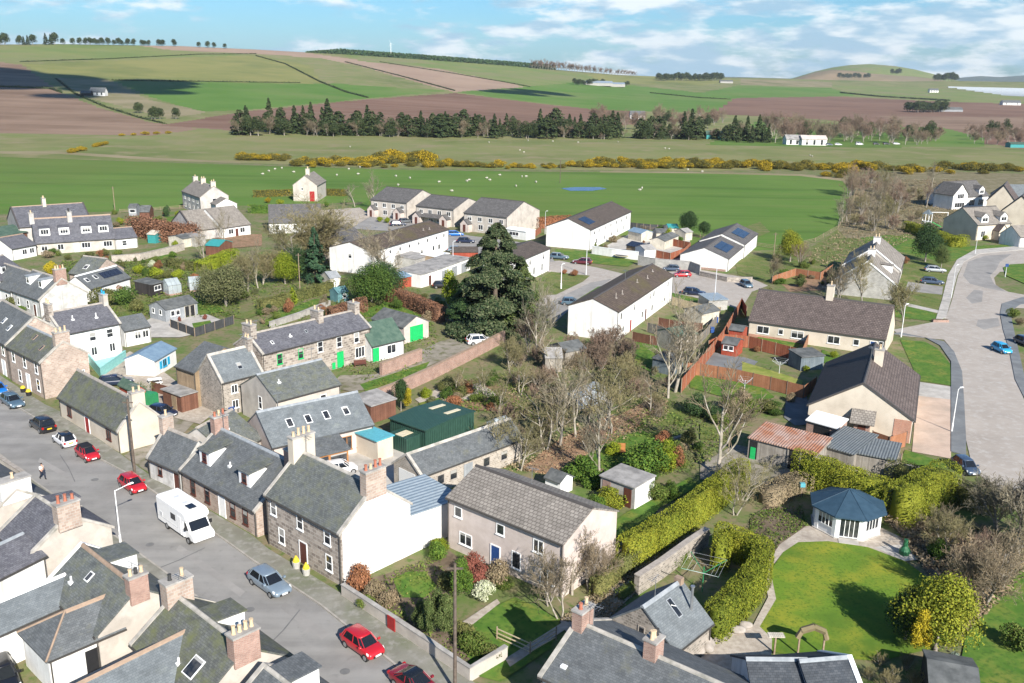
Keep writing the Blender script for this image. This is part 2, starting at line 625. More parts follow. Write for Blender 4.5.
 def extra(s, name, mat, x0, x1, y0, y1, z0, z1, parent=None):
  m = MB()
  m.box(x0, x1, y0, y1, z0, z1)
  return m.build(name, mat, parent or s.root)
def strip(pts, h, w, closed=False):
 """walls and hedges: rectangular section run along world points"""
 m = MB()
 n = len(pts)
 nor = []
 for i in range(n):
  a, b = pts[max(i - 1, 0)], pts[min(i + 1, n - 1)]
  d = Vector((b.x - a.x, b.y - a.y)).normalized()
  nor.append(Vector((-d.y, d.x, 0)))
 for i in range(n - 1):
  a, b, na, nb = pts[i], pts[i + 1], nor[i] * w / 2, nor[i + 1] * w / 2
  za, zb = Vector((0, 0, a.z)), Vector((0, 0, b.z))
  lo = [a - na, b - nb, b + nb, a + na]
  m.hexa([(p.x, p.y, p.z) for p in lo], [(p.x, p.y, p.z + h) for p in lo])
 return m
def wpts(pts, rel=None):
 pp = [pts[0]]
 for a, b in zip(pts, pts[1:]):
  n = max(1, int(abs(b[0] - a[0]) / 9)) if max(a[1], b[1]) < row0(a[0]) else 1
  pp += [(a[0] + (b[0] - a[0]) * k / n, a[1] + (b[1] - a[1]) * k / n) for k in range(1, n + 1)]
 q = [T(*p) for p in pp]
 if rel is not None:
  q = [p - rel for p in q]
 return q
def garden_wall(name, label, pts, h=1.2, t=.35, mat='rubble', cope='concrete', cat='wall', group=None):
 o0 = T(*pts[0])
 o0.z = 0
 root = empty(name, o0, 0, label, cat, group)
 q = wpts(pts, o0)
 strip(q, h, t).build('wall_body', mat, root)
 if cope:
  q2 = [p + Vector((0, 0, h)) for p in q]
  strip(q2, .09, t + .1).build('coping', cope, root)
 return root
def fence(name, label, pts, h=1.7, mat='fence_red', post='post_wood', gap=2.4, cat='fence', t=.05, group=None, rails=False, postw=.1):
 o0 = T(*pts[0])
 o0.z = 0
 root = empty(name, o0, 0, label, cat, group)
 q = wpts(pts, o0)
 if rails:
  for k in range(3):
   strip([p + Vector((0, 0, h * (.2 + .33 * k))) for p in q], .09, .04).build('rail', mat, root)
 else:
  strip([p + Vector((0, 0, .06)) for p in q], h - .06, t).build('panel', mat, root)
 m = MB()
 m.box(-postw / 2, postw / 2, -postw / 2, postw / 2, 0, h + .08)
 pm = m.mesh('post', post)
 for a, b in zip(q, q[1:]):
  n = max(1, round((b - a).length / gap))
  for k in range(n + (1 if b is q[-1] else 0)):
   p = a + (b - a) * (k / n)
   link('post', pm, root, p)
 return root
# vegetation
def leaf_quads(C, N, S, rng, asp=1.0, jit=.6):
 """one small four-sided clump of leaves per centre C with normal N and size S"""
 n = len(C)
 N = N + rng.normal(0, jit, (n, 3))
 N /= np.linalg.norm(N, axis=1)[:, None] + 1e-9
 A = np.cross(N, rng.normal(0, 1, (n, 3)))
 A /= np.linalg.norm(A, axis=1)[:, None] + 1e-9
 B = np.cross(N, A)
 S = S[:, None] if hasattr(S, '__len__') else S
 a, b = A * S * .5 * asp, B * S * .5
 k = N * S * .12
 V = np.stack([C - a - b * .3, C - b + k * .5, C + a * .9 + b * .25, C + b + a * .1 - k], 1).reshape(-1, 3)
 Q = np.arange(n * 4).reshape(-1, 4)
 return V, Q
def blob_crown(seed, w, h, z0, K, n, leaf, shell=.55, squash=1.0, top=1.0, core=True):
 """uneven crown: K clumps inside an egg, leaves mostly on the clumps' skins"""
 rng = np.random.default_rng(seed)
 cs, rs = [], []
 while len(cs) < K:
  p = rng.uniform(-1, 1, 3)
  if np.dot(p, p) > 1:
   continue
  zz = (p[2] + 1) / 2
  ww = (1 - zz ** 2 * .75 * top) * (.72 + .28 * min(1, zz * 3))
  cs.append((p[0] * w * .36 * ww, p[1] * w * .36 * ww, z0 + h * (.12 + .74 * zz)))
  rs.append(rng.uniform(.16, .3) * w * (.75 + .25 * ww))
 cs, rs = np.array(cs), np.array(rs)
 idx = rng.choice(K, n, p=rs ** 2 / (rs ** 2).sum())
 D = rng.normal(0, 1, (n, 3))
 D[:, 2] += .25
 D /= np.linalg.norm(D, axis=1)[:, None]
 rad = rs[idx] * (shell + (1 - shell) * rng.random(n) ** .5) * rng.uniform(.85, 1.18, n)
 C = cs[idx] + D * rad[:, None] * np.array([1, 1, squash * min(1.3, max(.6, h / w))])
 C[:, 2] = np.maximum(C[:, 2], z0 * .6 + .05)
 return leaf_quads(C, D, leaf * rng.uniform(.6, 1.35, n), rng)
def tube_np(segs, sides=3):
 """segs: list of (p0, p1, r0, r1)"""
 a = np.array([x[0] for x in segs], float)
 b = np.array([x[1] for x in segs], float)
 r0, r1 = np.array([x[2] for x in segs]), np.array([x[3] for x in segs])
 d = b - a
 d /= np.linalg.norm(d, axis=1)[:, None] + 1e-9
 ref = np.where(np.abs(d[:, 2:3]) > .9, np.array([[1., 0, 0]]), np.array([[0, 0, 1.]]))
 u = np.cross(d, ref)
 u /= np.linalg.norm(u, axis=1)[:, None]
 v = np.cross(d, u)
 V = []
 for k in range(sides):
  t = 2 * math.pi * k / sides
  o = u * math.cos(t) + v * math.sin(t)
  V += [a + o * r0[:, None], b + o * r1[:, None]]
 V = np.stack(V, 1).reshape(-1, 3)
 n = len(segs)
 base = (np.arange(n) * sides * 2)[:, None]
 Q = [base + np.array([[2 * k, 2 * ((k + 1) % sides), 2 * ((k + 1) % sides) + 1, 2 * k + 1]]) for k in range(sides)]
 return V, np.concatenate(Q)
def bare_segs(seed, h, spread=.45, stems=1, twig=.022, dens=1.0, clear=.25, wig=.22):
 """branch skeleton of a leafless tree: (trunk and limbs, twigs)"""
 rg = random.Random(seed)
 big, small = [], []
 def vec():
  return Vector((rg.gauss(0, 1), rg.gauss(0, 1), rg.gauss(0, 1)))
 def grow(p, d, ln, r, lvl):
  n = 4 if lvl < 2 else 3 if lvl < 3 else 2
  pts = [(p.copy(), r)]
  dd = d.normalized()
  for i in range(n):
   dd = (dd + vec() * wig * .5 + Vector((0, 0, .1 if lvl else .05))).normalized()
   q = pts[-1][0] + dd * (ln / n)
   r2 = max(twig, r * (1 - (i + 1) / n * (.55 if lvl < 3 else .4)))
   (big if lvl < 2 else small).append((tuple(pts[-1][0]), tuple(q), pts[-1][1], r2))
   pts.append((q, r2))
  if lvl >= 4:
   return
  kids = [7, 6, 5, 4][lvl] * dens
  kids = int(kids) + (1 if rg.random() < kids % 1 else 0)
  for k in range(kids):
   t = (clear if lvl == 0 else .2) + (1 - (clear if lvl == 0 else .2)) * (k + rg.random()) / kids
   i = min(int(t * n), n - 1)
   f = t * n - i
   q = pts[i][0].lerp(pts[i + 1][0], f)
   rr = pts[i][1] * (.5 + .15 * rg.random())
   side = dd.cross(vec()).normalized()
   nd = (dd * (.75 - spread * .3) + side * (spread + .3) + Vector((0, 0, .18))).normalized()
   grow(q, nd, ln * rg.uniform(.42, .66) * (1.15 - .35 * t if lvl == 0 else 1), max(twig, rr), lvl + 1)
 for s_ in range(stems):
  a = rg.uniform(0, 6.28)
  lean = .05 if stems == 1 else .28
  grow(Vector((.25 * math.cos(a), .25 * math.sin(a), -.1)) if stems > 1 else Vector((0, 0, -.1)),
   Vector((lean * math.cos(a), lean * math.sin(a), 1)), h * (.62 if stems == 1 else .55) * rg.uniform(.85, 1.1), h * .016 / (stems ** .4) + .03, 0)
 return big, small
TREE = {}
def proto_tree(key, name, trunk_me, crown_me):
 """mesh pair kept for tree things: trunk + crown children"""
 TREE[key] = (name, trunk_me, crown_me)
def place_tree(key, loc, sc=1.0, rz=None, label='', cat='tree', group=None, crown_mat=None, trunk_mat=None):
 name, tm, cm = TREE[key]
 root = empty(name, loc, rnd.uniform(0, 6.28) if rz is None else rz, label, cat, group)
 root.scale = sc if hasattr(sc, '__len__') else (sc, sc, sc)
 for nm, me, mt in (('trunk', tm, trunk_mat), ('crown', cm, crown_mat)):
  if me is None:
   continue
  o = link(nm, me, root)
  if mt:
   o.material_slots[0].link = 'OBJECT'
   o.material_slots[0].material = MATS[mt]
 return root
def place_solid(key, loc, sc=1.0, rz=None, label='', cat='shrub', group=None, mat=None, name=None):
 nm, _, me = TREE[key]
 o = link(name or nm, me, None, loc, rnd.uniform(0, 6.28) if rz is None else rz)
 o.scale = sc if hasattr(sc, '__len__') else (sc, sc, sc)
 if mat:
  o.material_slots[0].link = 'OBJECT'
  o.material_slots[0].material = MATS[mat]
 return props(o, label, cat, group)
def trunk_mesh(h, r, seed=1, mat='bark', r1=None):
 rg = random.Random(seed)
 segs, p = [], Vector((0, 0, -.2))
 n = 6
 for i in range(n):
  q = Vector((p.x + rg.gauss(0, .03 * h / n), p.y + rg.gauss(0, .03 * h / n), -.2 + (h + .2) * (i + 1) / n))
  segs.append((tuple(p), tuple(q), r * (1 - i / n * .8), r * (1 - (i + 1) / n * .8)))
  p = q
 V, Q = tube_np(segs, 6)
 return np_mesh('trunk', V, Q, mat)
def spruce_mesh(seed, h, w, n, leaf, mat, base=.08, pw=.85, loose=0):
 """tiers of drooping sprays round a leader: leaf-like faces only, with gaps"""
 rng = np.random.default_rng(seed)
 tiers = max(9, int(h * 1.3))
 tz = rng.random(n) ** .8
 tz = (np.floor(tz * tiers) + rng.uniform(.0, .75, n)) / tiers
 tz = np.clip(tz + rng.normal(0, loose, n), 0, .995)
 arm = rng.uniform(0, 2 * math.pi, (tiers + 2, 7))
 ti = (tz * tiers).astype(int)
 th = arm[ti, rng.integers(0, 7, n)] + rng.normal(0, .16, n)
 rmax = w / 2 * (1 - tz) ** pw * (1 + .25 * np.sin(arm[ti, 0] * 5 + th * 2)) + .15
 rad = rmax * np.sqrt(rng.uniform(.08, 1, n))
 z = h * (base + (1 - base) * tz) - rad * .22 + rng.normal(0, .08, n)
 C = np.stack([rad * np.cos(th), rad * np.sin(th), z], 1)
 N = np.stack([np.cos(th) * .5, np.sin(th) * .5, np.full(n, .8)], 1)
 V, Q = leaf_quads(C, N, leaf * rng.uniform(.6, 1.3, n) * (1.1 - .5 * tz), rng, 1.5, .35)
 return np_mesh('crown', V, Q, mat)
def hedge(label, pts, h=2.0, w=1.2, mat='privet', leaf=.28, dens=26, cat='hedge', name='hedge', group=None, rough=.05, closed=False, top_round=.22):
 """clipped hedge: many leaf clumps over a solid heart, one mesh"""
 o0 = T(*pts[0])
 q = wpts(pts, o0)
 rng = np.random.default_rng(sum(map(ord, label)))
 leaf, dens = leaf * .44, dens * 4
 VV, QQ, k = [], [], 0
 for a, b in zip(q, q[1:]):
  L = (b - a).length
  if L < .05:
   continue
  d = (b - a) / L
  nx = np.array([-d.y, d.x, 0])
  d = np.array(d)
  n = int(dens * L * (2 * h + w))
  s = rng.random(n) * (2 * h + w)
  u = rng.uniform(-w * .48, L + w * .48, n)
  side = np.where(s < h, -1, np.where(s < 2 * h, 1, 0))
  zz = np.where(s < h, s, np.where(s < 2 * h, s - h, h))
  off = np.where(side == 0, (s - 2 * h - w / 2), side * w / 2)
  bul = 1 + .035 * np.sin(u * 1.7 + seedf(label)) + .025 * np.sin(u * 4.1)
  top = np.clip((zz - h * (1 - top_round)) / (h * top_round + 1e-6), 0, 1)
  off = np.where(side == 0, off, off * (1 - .22 * top ** 2)) * bul
  zz = zz * (1 + .02 * np.sin(u * 1.1 + 2) + .015 * np.sin(u * 3.3))
  zz = np.where(side == 0, zz - (np.abs(off) / (w / 2)) ** 3 * .12 * h, zz)
  over = np.clip(np.maximum(-u, u - L) / (w * .5), 0, .98)
  off = off * np.sqrt(1 - over ** 2)
  C = np.array(a) + d * u[:, None] + nx * off[:, None]
  C[:, 2] += zz
  N = nx * side[:, None] + np.array([0, 0, 1.]) * np.where(side == 0, 1, .2)[:, None]
  C += rng.normal(0, rough, C.shape) * np.array([1, 1, .8])
  V, Q = leaf_quads(C, N, leaf * rng.uniform(.6, 1.4, n), rng, 1.0, .42)
  VV.append(V)
  QQ.append(Q + k)
  k += len(V)
  hw, ht = w * .34, h * .86
  A, B = np.array(a), np.array(b)
  box = np.array([A - nx * hw, B - nx * hw, B + nx * hw, A + nx * hw])
  tp = np.array([A - nx * hw * .8, B - nx * hw * .8, B + nx * hw * .8, A + nx * hw * .8]) + np.array([0, 0, ht])
  VV.append(np.concatenate([box, tp]))
  QQ.append(np.array([[4, 5, 6, 7], [0, 1, 5, 4], [1, 2, 6, 5], [2, 3, 7, 6], [3, 0, 4, 7]]) + k)
  k += 8
 me = np_mesh(name, np.concatenate(VV), np.concatenate(QQ), mat)
 o = link(name, me, None, o0)
 return props(o, label, cat, group)
def seedf(s):
 return (sum(map(ord, s)) % 628) / 100
def ground_scatter(name, outline, n, size, mat, kind='stuff', hmax=.25, seed=3, up=.5, flat=False):
 """small leaves or dead stems over a patch of ground that nobody could count"""
 rng = np.random.default_rng(seed)
 W = np.array([[P(*p).x, P(*p).y] for p in outline])
 lo, hi = W.min(0), W.max(0)
 pts = []
 while len(pts) < n:
  c = rng.uniform(lo, hi, (n, 2))
  ins = np.zeros(len(c), bool)
  j = len(W) - 1
  for i in range(len(W)):
   xi, yi, xj, yj = W[i, 0], W[i, 1], W[j, 0], W[j, 1]
   cond = ((yi > c[:, 1]) != (yj > c[:, 1])) & (c[:, 0] < (xj - xi) * (c[:, 1] - yi) / (yj - yi + 1e-12) + xi)
   ins ^= cond
   j = i
  pts += list(c[ins])
 pts = np.array(pts[:n])
 f = np.sin(pts[:, 0] * .9 + seed) * np.sin(pts[:, 1] * .7 + 1) + .5 * np.sin(pts[:, 0] * 2.3) * np.sin(pts[:, 1] * 1.9)
 keep = f > rng.uniform(-1.2, .6, n)
 pts = pts[keep]
 m = len(pts)
 C = np.concatenate([pts, (rng.random(m) ** 1.5 * hmax + .03)[:, None]], 1)
 N = np.tile(np.array([[0, 0, 1.]]), (m, 1))
 V, Q = leaf_quads(C, N, size * rng.uniform(.5, 1.5, m), rng, 1.0, up)
 o = link(name, np_mesh(name, V, Q, mat))
 return props(o, kind=kind)
# vehicles
CARM = {}
CARSPEC = {  # L, W, H, belt, bonnet height, bonnet share, tail shape
 'hatch': (3.75, 1.66, 1.5, .95, .90, .24, .02),
 'small': (3.57, 1.63, 1.49, .95, .92, .23, .03),
 'saloon': (4.55, 1.8, 1.45, .95, .88, .30, .10),
 'estate': (4.6, 1.8, 1.5, .96, .9, .29, .02),
 'suv': (4.45, 1.86, 1.68, 1.08, 1.02, .26, .02),
 'coupe': (4.4, 1.8, 1.38, .92, .86, .31, .12),
 'van': (4.9, 1.9, 1.95, 1.1, 1.0, .2, .0),
}
def loft(rings, cap=True):
 n = len(rings[0])
 V = [p for r in rings for p in r]
 Fc = []
 for i in range(len(rings) - 1):
  for k in range(n):
   j = (k + 1) % n
   Fc.append((i * n + k, i * n + j, (i + 1) * n + j, (i + 1) * n + k))
 if cap:
  Fc.append(tuple(range(n))[::-1])
  Fc.append(tuple((len(rings) - 1) * n + k for k in range(n)))
 return V, Fc
def car_meshes(kind):
 if kind in CARM:
  return CARM[kind]
 L, W, H, belt, bon, bs, tail = CARSPEC[kind]
 w = W / 2
 xw = .5 - bs                                            # foot of the windscreen, share of L from the middle
 st = [(-.5, .38, belt * .82, .80), (-.49, .26, belt * .9, .9), (-.46, .22, belt * (.985 - tail * .3), .95), (-.36, .2, belt * (1 - tail * .2), .985), (-.2, .2, belt, 1), (0, .2, belt * .995, 1),
  (xw - .06, .2, belt * .98, 1), (xw, .2, bon + .02, .99), (xw + .1, .2, bon - .03, .985), (.42, .22, bon * .9, .95), (.475, .26, bon * .8, .88), (.5, .34, bon * .66, .76)]
 rings = []
 for fx, zb, zt, k in st:
  x, hw = fx * L, w * k
  zm = zb + (zt - zb) * .5
  half = [(hw * .82, zb), (hw * .97, zb + .1), (hw, zm), (hw * .965, zt - .08), (hw * .86, zt - .005)]
  rings.append([(x, y, z) for y, z in half] + [(x, 0, zt + .015)] + [(x, -y, z) for y, z in half[::-1]] + [(x, 0, zb)])
 V, Fc = loft(rings)
 body = bpy.data.meshes.new('body')
 body.from_pydata(V, [], Fc)
 xr0, xf0 = -.475 + tail, xw + .015
 xr1, xf1 = (-.40 if kind != 'van' else -.47) + tail * 1.9, xw - .155
 if kind in ('coupe', 'saloon'):
  xr1 -= .0
 zt = H - .07
 def ring(xa, xb, hw, z, z2=None):
  m = (xa + xb) / 2
  return [(xa * L, hw * .86, z), ((xa * .8 + m * .2) * L, hw, z), ((xb * .75 + m * .25) * L, hw, z), (xb * L, hw * .8, z),
    (xb * L, -hw * .8, z), ((xb * .75 + m * .25) * L, -hw, z), ((xa * .8 + m * .2) * L, -hw, z), (xa * L, -hw * .86, z)]
 V, Fc = loft([ring(xr0, xf0, w * .93, belt - .03), ring(xr1, xf1, w * .72, zt)])
 glass = bpy.data.meshes.new('window')
 glass.from_pydata(V, [], Fc)
 V, Fc = loft([ring(xr1 - .012, xf1 + .012, w * .735, zt - .025), ring(xr1 - .005, xf1 + .0, w * .725, zt + .03), ring(xr1 + .03, xf1 - .035, w * .6, H)])
 roof = bpy.data.meshes.new('roof_panel')
 roof.from_pydata(V, [], Fc)
 pil = []
 lo, hi = ring(xr0, xf0, w * .93, belt - .03), ring(xr1, xf1, w * .72, zt)
 for k, r in ((0, .055), (1, .05), (2, .035), (3, .035), (4, .035), (5, .035), (6, .05), (7, .055)):
  m = MB()
  m.bar(lo[k], hi[k], r, 5, r * .8)
  pil.append(m.mesh('pillar'))
 for sg in (1, -1):
  a = (-.06 * L, sg * w * .93, belt - .03)
  b = (-.08 * L, sg * w * .725, zt)
  m = MB()
  m.bar(a, b, .04, 5)
  pil.append(m.mesh('pillar'))
 wheel, rim = MB(), MB()
 rw = .31 if H < 1.6 else .36
 A = [2 * math.pi * k / 18 for k in range(18)]
 wheel.hexa([(rw * math.cos(t), -.1, rw * math.sin(t)) for t in A], [(rw * math.cos(t), .1, rw * math.sin(t)) for t in A])
 for y in (-.112, .104):
  rim.hexa([(rw * .62 * math.cos(t), y, rw * .62 * math.sin(t)) for t in A], [(rw * .62 * math.cos(t), y + .008, rw * .62 * math.sin(t)) for t in A])
 wm, rm = wheel.mesh('wheel', 'tyre'), rim.mesh('rim', 'alloy')
 hl = MB()
 hl.hexa([(.452 * L, .5 * w, bon * .66), (.472 * L, .5 * w, bon * .62), (.44 * L, .93 * w, bon * .66), (.4 * L, .96 * w, bon * .74)],
   [(.43 * L, .5 * w, bon * .84), (.462 * L, .5 * w, bon * .8), (.43 * L, .9 * w, bon * .82), (.385 * L, .93 * w, bon * .88)])
 hlm = hl.mesh('headlight', 'lamp_glass')
 hr = MB()
 hr.hexa([(x, -y, z) for x, y, z in hl.v[:4]], [(x, -y, z) for x, y, z in hl.v[4:8]])
 hrm = hr.mesh('headlight', 'lamp_glass')
 tl = []
 for sg in (1, -1):
  m = MB()
  ys = sorted((sg * .66 * w, sg * .9 * w))
  m.box(-.508 * L, -.47 * L, ys[0], ys[1], belt * .68, belt * .9)
  tl.append(m.mesh('tail_light', 'red_lamp'))
 pl = []
 for x0, x1, z, mt in ((.497 * L, .512 * L, .42, 'plate_white'), (-.514 * L, -.497 * L, .62, 'plate_yellow')):
  m = MB()
  m.box(x0, x1, -.26, .26, z, z + .12)
  pl.append(m.mesh('number_plate', mt))
 gr = MB()
 gr.box(.485 * L, .507 * L, -.5 * w, .5 * w, .36, .5)
 grm = gr.mesh('grille', 'black_trim')
 mi = []
 for sg in (1, -1):
  m = MB()
  ys = sorted((sg * w * .93, sg * (w + .16)))
  m.box((xw - .06) * L, (xw - .025) * L, ys[0], ys[1], belt - .02, belt + .14)
  mi.append(m.mesh('mirror'))
 for me in (body, roof):
  me.shade_smooth()
 CARM[kind] = dict(body=body, glass=glass, roof=roof, pil=pil, wheel=wm, rim=rm, hl=(hlm, hrm), tl=tl, pl=pl, grille=grm, mi=mi, rw=rw, wb=(-.31 * L, (.5 - bs * .66) * L), w=w)
 return CARM[kind]
def withmat(me, mat):
 k = (me.name, mat)
 if k not in CARM:
  c = me.copy()
  c.materials.clear()
  c.materials.append(MATS[mat])
  CARM[k] = c
 return CARM[k]
def car(label, c, front, kind='hatch', paint='paint_red', roof=None, cat='car', group=None, z=0.0, name='parked_car'):
 """c: ground point under the middle, front: any ground point ahead of the bonnet (picture positions)"""
 a, b = P(*c), P(*front)
 g = car_meshes(kind)
 root = empty(name, (a.x, a.y, z), math.atan2(b.y - a.y, b.x - a.x), label, cat, group)
 o = link('body', withmat(g['body'], paint), root)
 s_ = o.modifiers.new('smooth', 'SUBSURF')
 s_.levels = s_.render_levels = 1
 link('window', withmat(g['glass'], 'car_glass'), root)
 link('roof_panel', withmat(g['roof'], roof or paint), root)
 for me in g['pil']:
  link('pillar', withmat(me, paint), root)
 for x in g['wb']:
  for sg in (1, -1):
   wo = link('wheel', g['wheel'], root, (x, sg * (g['w'] - .11), g['rw']))
   link('rim', g['rim'], wo)
 for k in 'hl', 'tl', 'pl':
  for me in g[k]:
   link({'hl': 'headlight', 'tl': 'tail_light', 'pl': 'number_plate'}[k], me, root)
 link('grille', g['grille'], root)
 for me in g['mi']:
  link('mirror', withmat(me, paint), root)
 return root
def pole_lamp(name, label, base, h=6.0, arm=1.2, armdir=0.0, mat='lamp_grey', r=.07, head=True, cat='lamp post', group=None):
 p = T(*base)
 root = empty(name, p, armdir, label, cat, group)
 m = MB()
 m.cyl((0, 0), r * 1.5, 0, 1.2, 8)
 m.bar((0, 0, 1.2), (0, 0, h), r, 8, r * .6)
 m.build('pole', mat, root)
 if head:
  m = MB()
  m.bar((0, 0, h - .05), (arm, 0, h + .22), r * .55, 6)
  m.build('arm', mat, root)
  m = MB()
  m.hexa([(arm - .1, -.1, h + .17), (arm + .4, -.11, h + .22), (arm + .4, .11, h + .22), (arm - .1, .1, h + .17)], [(arm - .1, -.06, h + .27), (arm + .36, -.08, h + .31), (arm + .36, .08, h + .31), (arm - .1, .06, h + .27)])
  m.build('lamp_head', mat, root)
 return root
# the materials
MOSS = (.075, .085, .03)
bricky('slate', (.092, .10, .106), (.135, .143, .148), (.062, .067, .07), .27, .17, .01, moss=(.13, .13, .095), mossw=(.56, .8), mscale=.7)
bricky('slate_dark', (.045, .052, .062), (.075, .082, .092), (.025, .028, .032), .27, .17, .01)
bricky('slate_blue', (.125, .14, .15), (.165, .182, .192), (.085, .095, .10), .27, .17, .01, moss=(.2, .22, .2), mossw=(.58, .85), mscale=.6)
bricky('slate_purple', (.085, .085, .10), (.14, .14, .155), (.05, .05, .06), .27, .17, .01)
bricky('slate_moss', (.085, .09, .085), (.135, .14, .13), (.05, .052, .048), .27, .17, .01, moss=(.125, .135, .06), mossw=(.45, .72), mscale=.8)
bricky('slate_green', (.092, .10, .10), (.145, .155, .15), (.055, .06, .058), .27, .17, .01, moss=(.14, .145, .095), mossw=(.46, .78), mscale=1.3)
bricky('tile_grey', (.215, .192, .168), (.28, .252, .222), (.135, .12, .105), .42, .36, .05, bump=.8, c3=None)
bricky('tile_brown', (.085, .07, .06), (.125, .10, .085), (.04, .034, .03), .40, .34, .035, bump=.6)
bricky('tile_mossbrown', (.085, .065, .052), (.125, .095, .075), (.045, .035, .03), .4, .34, .03, moss=(.10, .085, .035), mossw=(.5, .72), mscale=.25, bump=.5)
bricky('tile_dark', (.10, .078, .072), (.145, .115, .105), (.045, .037, .035), .42, .36, .04, bump=.7)
bricky('tile_estate', (.105, .10, .098), (.15, .143, .14), (.05, .048, .046), .42, .36, .035, bump=.5)
bricky('stone', (.17, .14, .12), (.40, .345, .295), (.40, .365, .32), .62, .34, .035, bump=.5)
bricky('stone_pink', (.32, .235, .19), (.44, .345, .285), (.40, .355, .31), .42, .24, .03, bump=.4)
bricky('rubble', (.16, .14, .12), (.38, .33, .285), (.34, .31, .27), .36, .22, .04, bump=.6, off=.37)
bricky('rubble_pale', (.28, .24, .2), (.42, .37, .32), (.42, .38, .33), .36, .22, .04, bump=.5, off=.4)
bricky('brick', (.25, .125, .09), (.36, .205, .155), (.36, .33, .3), .225, .085, .012)
bricky('brick_orange', (.36, .135, .075), (.44, .19, .11), (.38, .33, .29), .225, .085, .012)
bricky('block', (.32, .31, .29), (.40, .385, .36), (.27, .26, .245), .44, .21, .012)
noisy('harl', (.42, .38, .34), (.50, .455, .40), .8, c3=(.36, .325, .285), s3=.5, bump=.15)
noisy('harl_pink', (.475, .405, .365), (.55, .475, .435), .7, c3=(.43, .365, .33), s3=.5, bump=.15)
noisy('harl_grey', (.40, .375, .35), (.48, .45, .42), .8, c3=(.34, .32, .3), s3=.5, bump=.15)
noisy('harl_cream', (.52, .455, .37), (.59, .525, .435), .8, c3=(.45, .39, .315), s3=.4, bump=.1)
for nm, a, b, d in (('harl_white', (.62, .61, .59), (.71, .70, .68), (.50, .48, .45)), ('harl_old', (.40, .39, .375), (.60, .59, .575), (.27, .26, .24))):
 t = NT(nm)
 c = t.mix(t.ramp(t.noise(.8, 7), .36, .62), a, b)
 c = t.mix(t.ramp(t.noise(1.1, 6, co='Object', stretch=(1, 1, .1)), .52, .74), c, d)
 c = t.mix(t.ramp(t.noise(.45, 7, .7), .57, .72), c, t.mix(.5, c, d))
 t.bump(t.noise(4, 4), .12)
 MATS[nm] = t.out(c, .9, .2)
noisy('concrete', (.30, .285, .265), (.40, .38, .355), 1.5, c3=(.25, .235, .22), s3=.6, bump=.1)
noisy('ridge_stone', (.27, .24, .21), (.36, .325, .29), 2, bump=.1)
noisy('skew_stone', (.34, .315, .28), (.45, .42, .38), 1.5, c3=(.24, .23, .2), s3=.9, bump=.1)
noisy('lead', (.22, .24, .26), (.30, .32, .34), 2)
plain('ridge_dark', (.07, .062, .058))
plain('ridge_orange', (.30, .215, .155))
plain('pipe', (.06, .055, .05))
plain('pipe_white', (.7, .7, .7))
plain('white_paint', (.78, .78, .77), .5, var=.04)
plain('upvc', (.8, .8, .8), .35, var=.02)
plain('cream_paint', (.62, .54, .38), .5)
plain('green_paint', (.015, .40, .11), .4)
plain('green_dark', (.02, .12, .05), .5)
plain('blue_paint', (.022, .06, .19), .4)
plain('cyan_paint', (.02, .33, .55), .45)
plain('door_brown', (.10, .035, .025), .5)
plain('door_red', (.30, .02, .02), .5)
plain('door_black', (.02, .02, .022), .5)
plain('orange_wood', (.34, .15, .05), .5)
plain('turquoise', (.10, .36, .42), .4)
plain('aqua', (.25, .55, .52), .5)
plain('teal', (.04, .25, .25), .5)
plain('black_trim', (.015, .015, .016), .6)
plain('pot_buff', (.55, .42, .27), .8)
plain('pot_red', (.36, .13, .08), .8)
plain('pot_dark', (.04, .04, .04), .8)
plain('lamp_grey', (.55, .56, .57), .4, metal=.0)
plain('lamp_white', (.75, .75, .74), .4)
noisy('post_dark', (.09, .07, .055), (.14, .11, .09), 3)
noisy('post_wood', (.22, .16, .11), (.30, .23, .17), 3)
noisy('felt', (.075, .08, .08), (.12, .125, .125), 1.2, c3=(.16, .165, .16), s3=.5)
noisy('felt_green', (.05, .09, .07), (.085, .13, .10), 1.2)
noisy('felt_blue', (.13, .20, .28), (.17, .25, .33), 1.2)
noisy('flat_roof', (.24, .23, .22), (.34, .325, .31), 1.2, c3=(.16, .155, .15), s3=.4)
noisy('gazebo_blue', (.026, .055, .085), (.035, .07, .105), 1.5, rough=.6)
ribbed('green_sheet', (.022, .06, .045), (.03, .075, .055), .3, 0, .5)
ribbed('blue_sheet', (.22, .27, .31), (.28, .33, .37), .45, 0, .35)
ribbed('grey_sheet', (.12, .135, .14), (.16, .175, .18), .3, 0, .5)
ribbed('rusty_sheet', (.36, .27, .23), (.46, .37, .32), .3, 0, .7, rust=(.33, .14, .075), rw=(.25, .6), rs=.6)
ribbed('bungalow_tile_shade', (.022, .02, .02), (.034, .03, .03), .32, 0, .7)  # ribbed tile with the shade of the far slope put into its colour
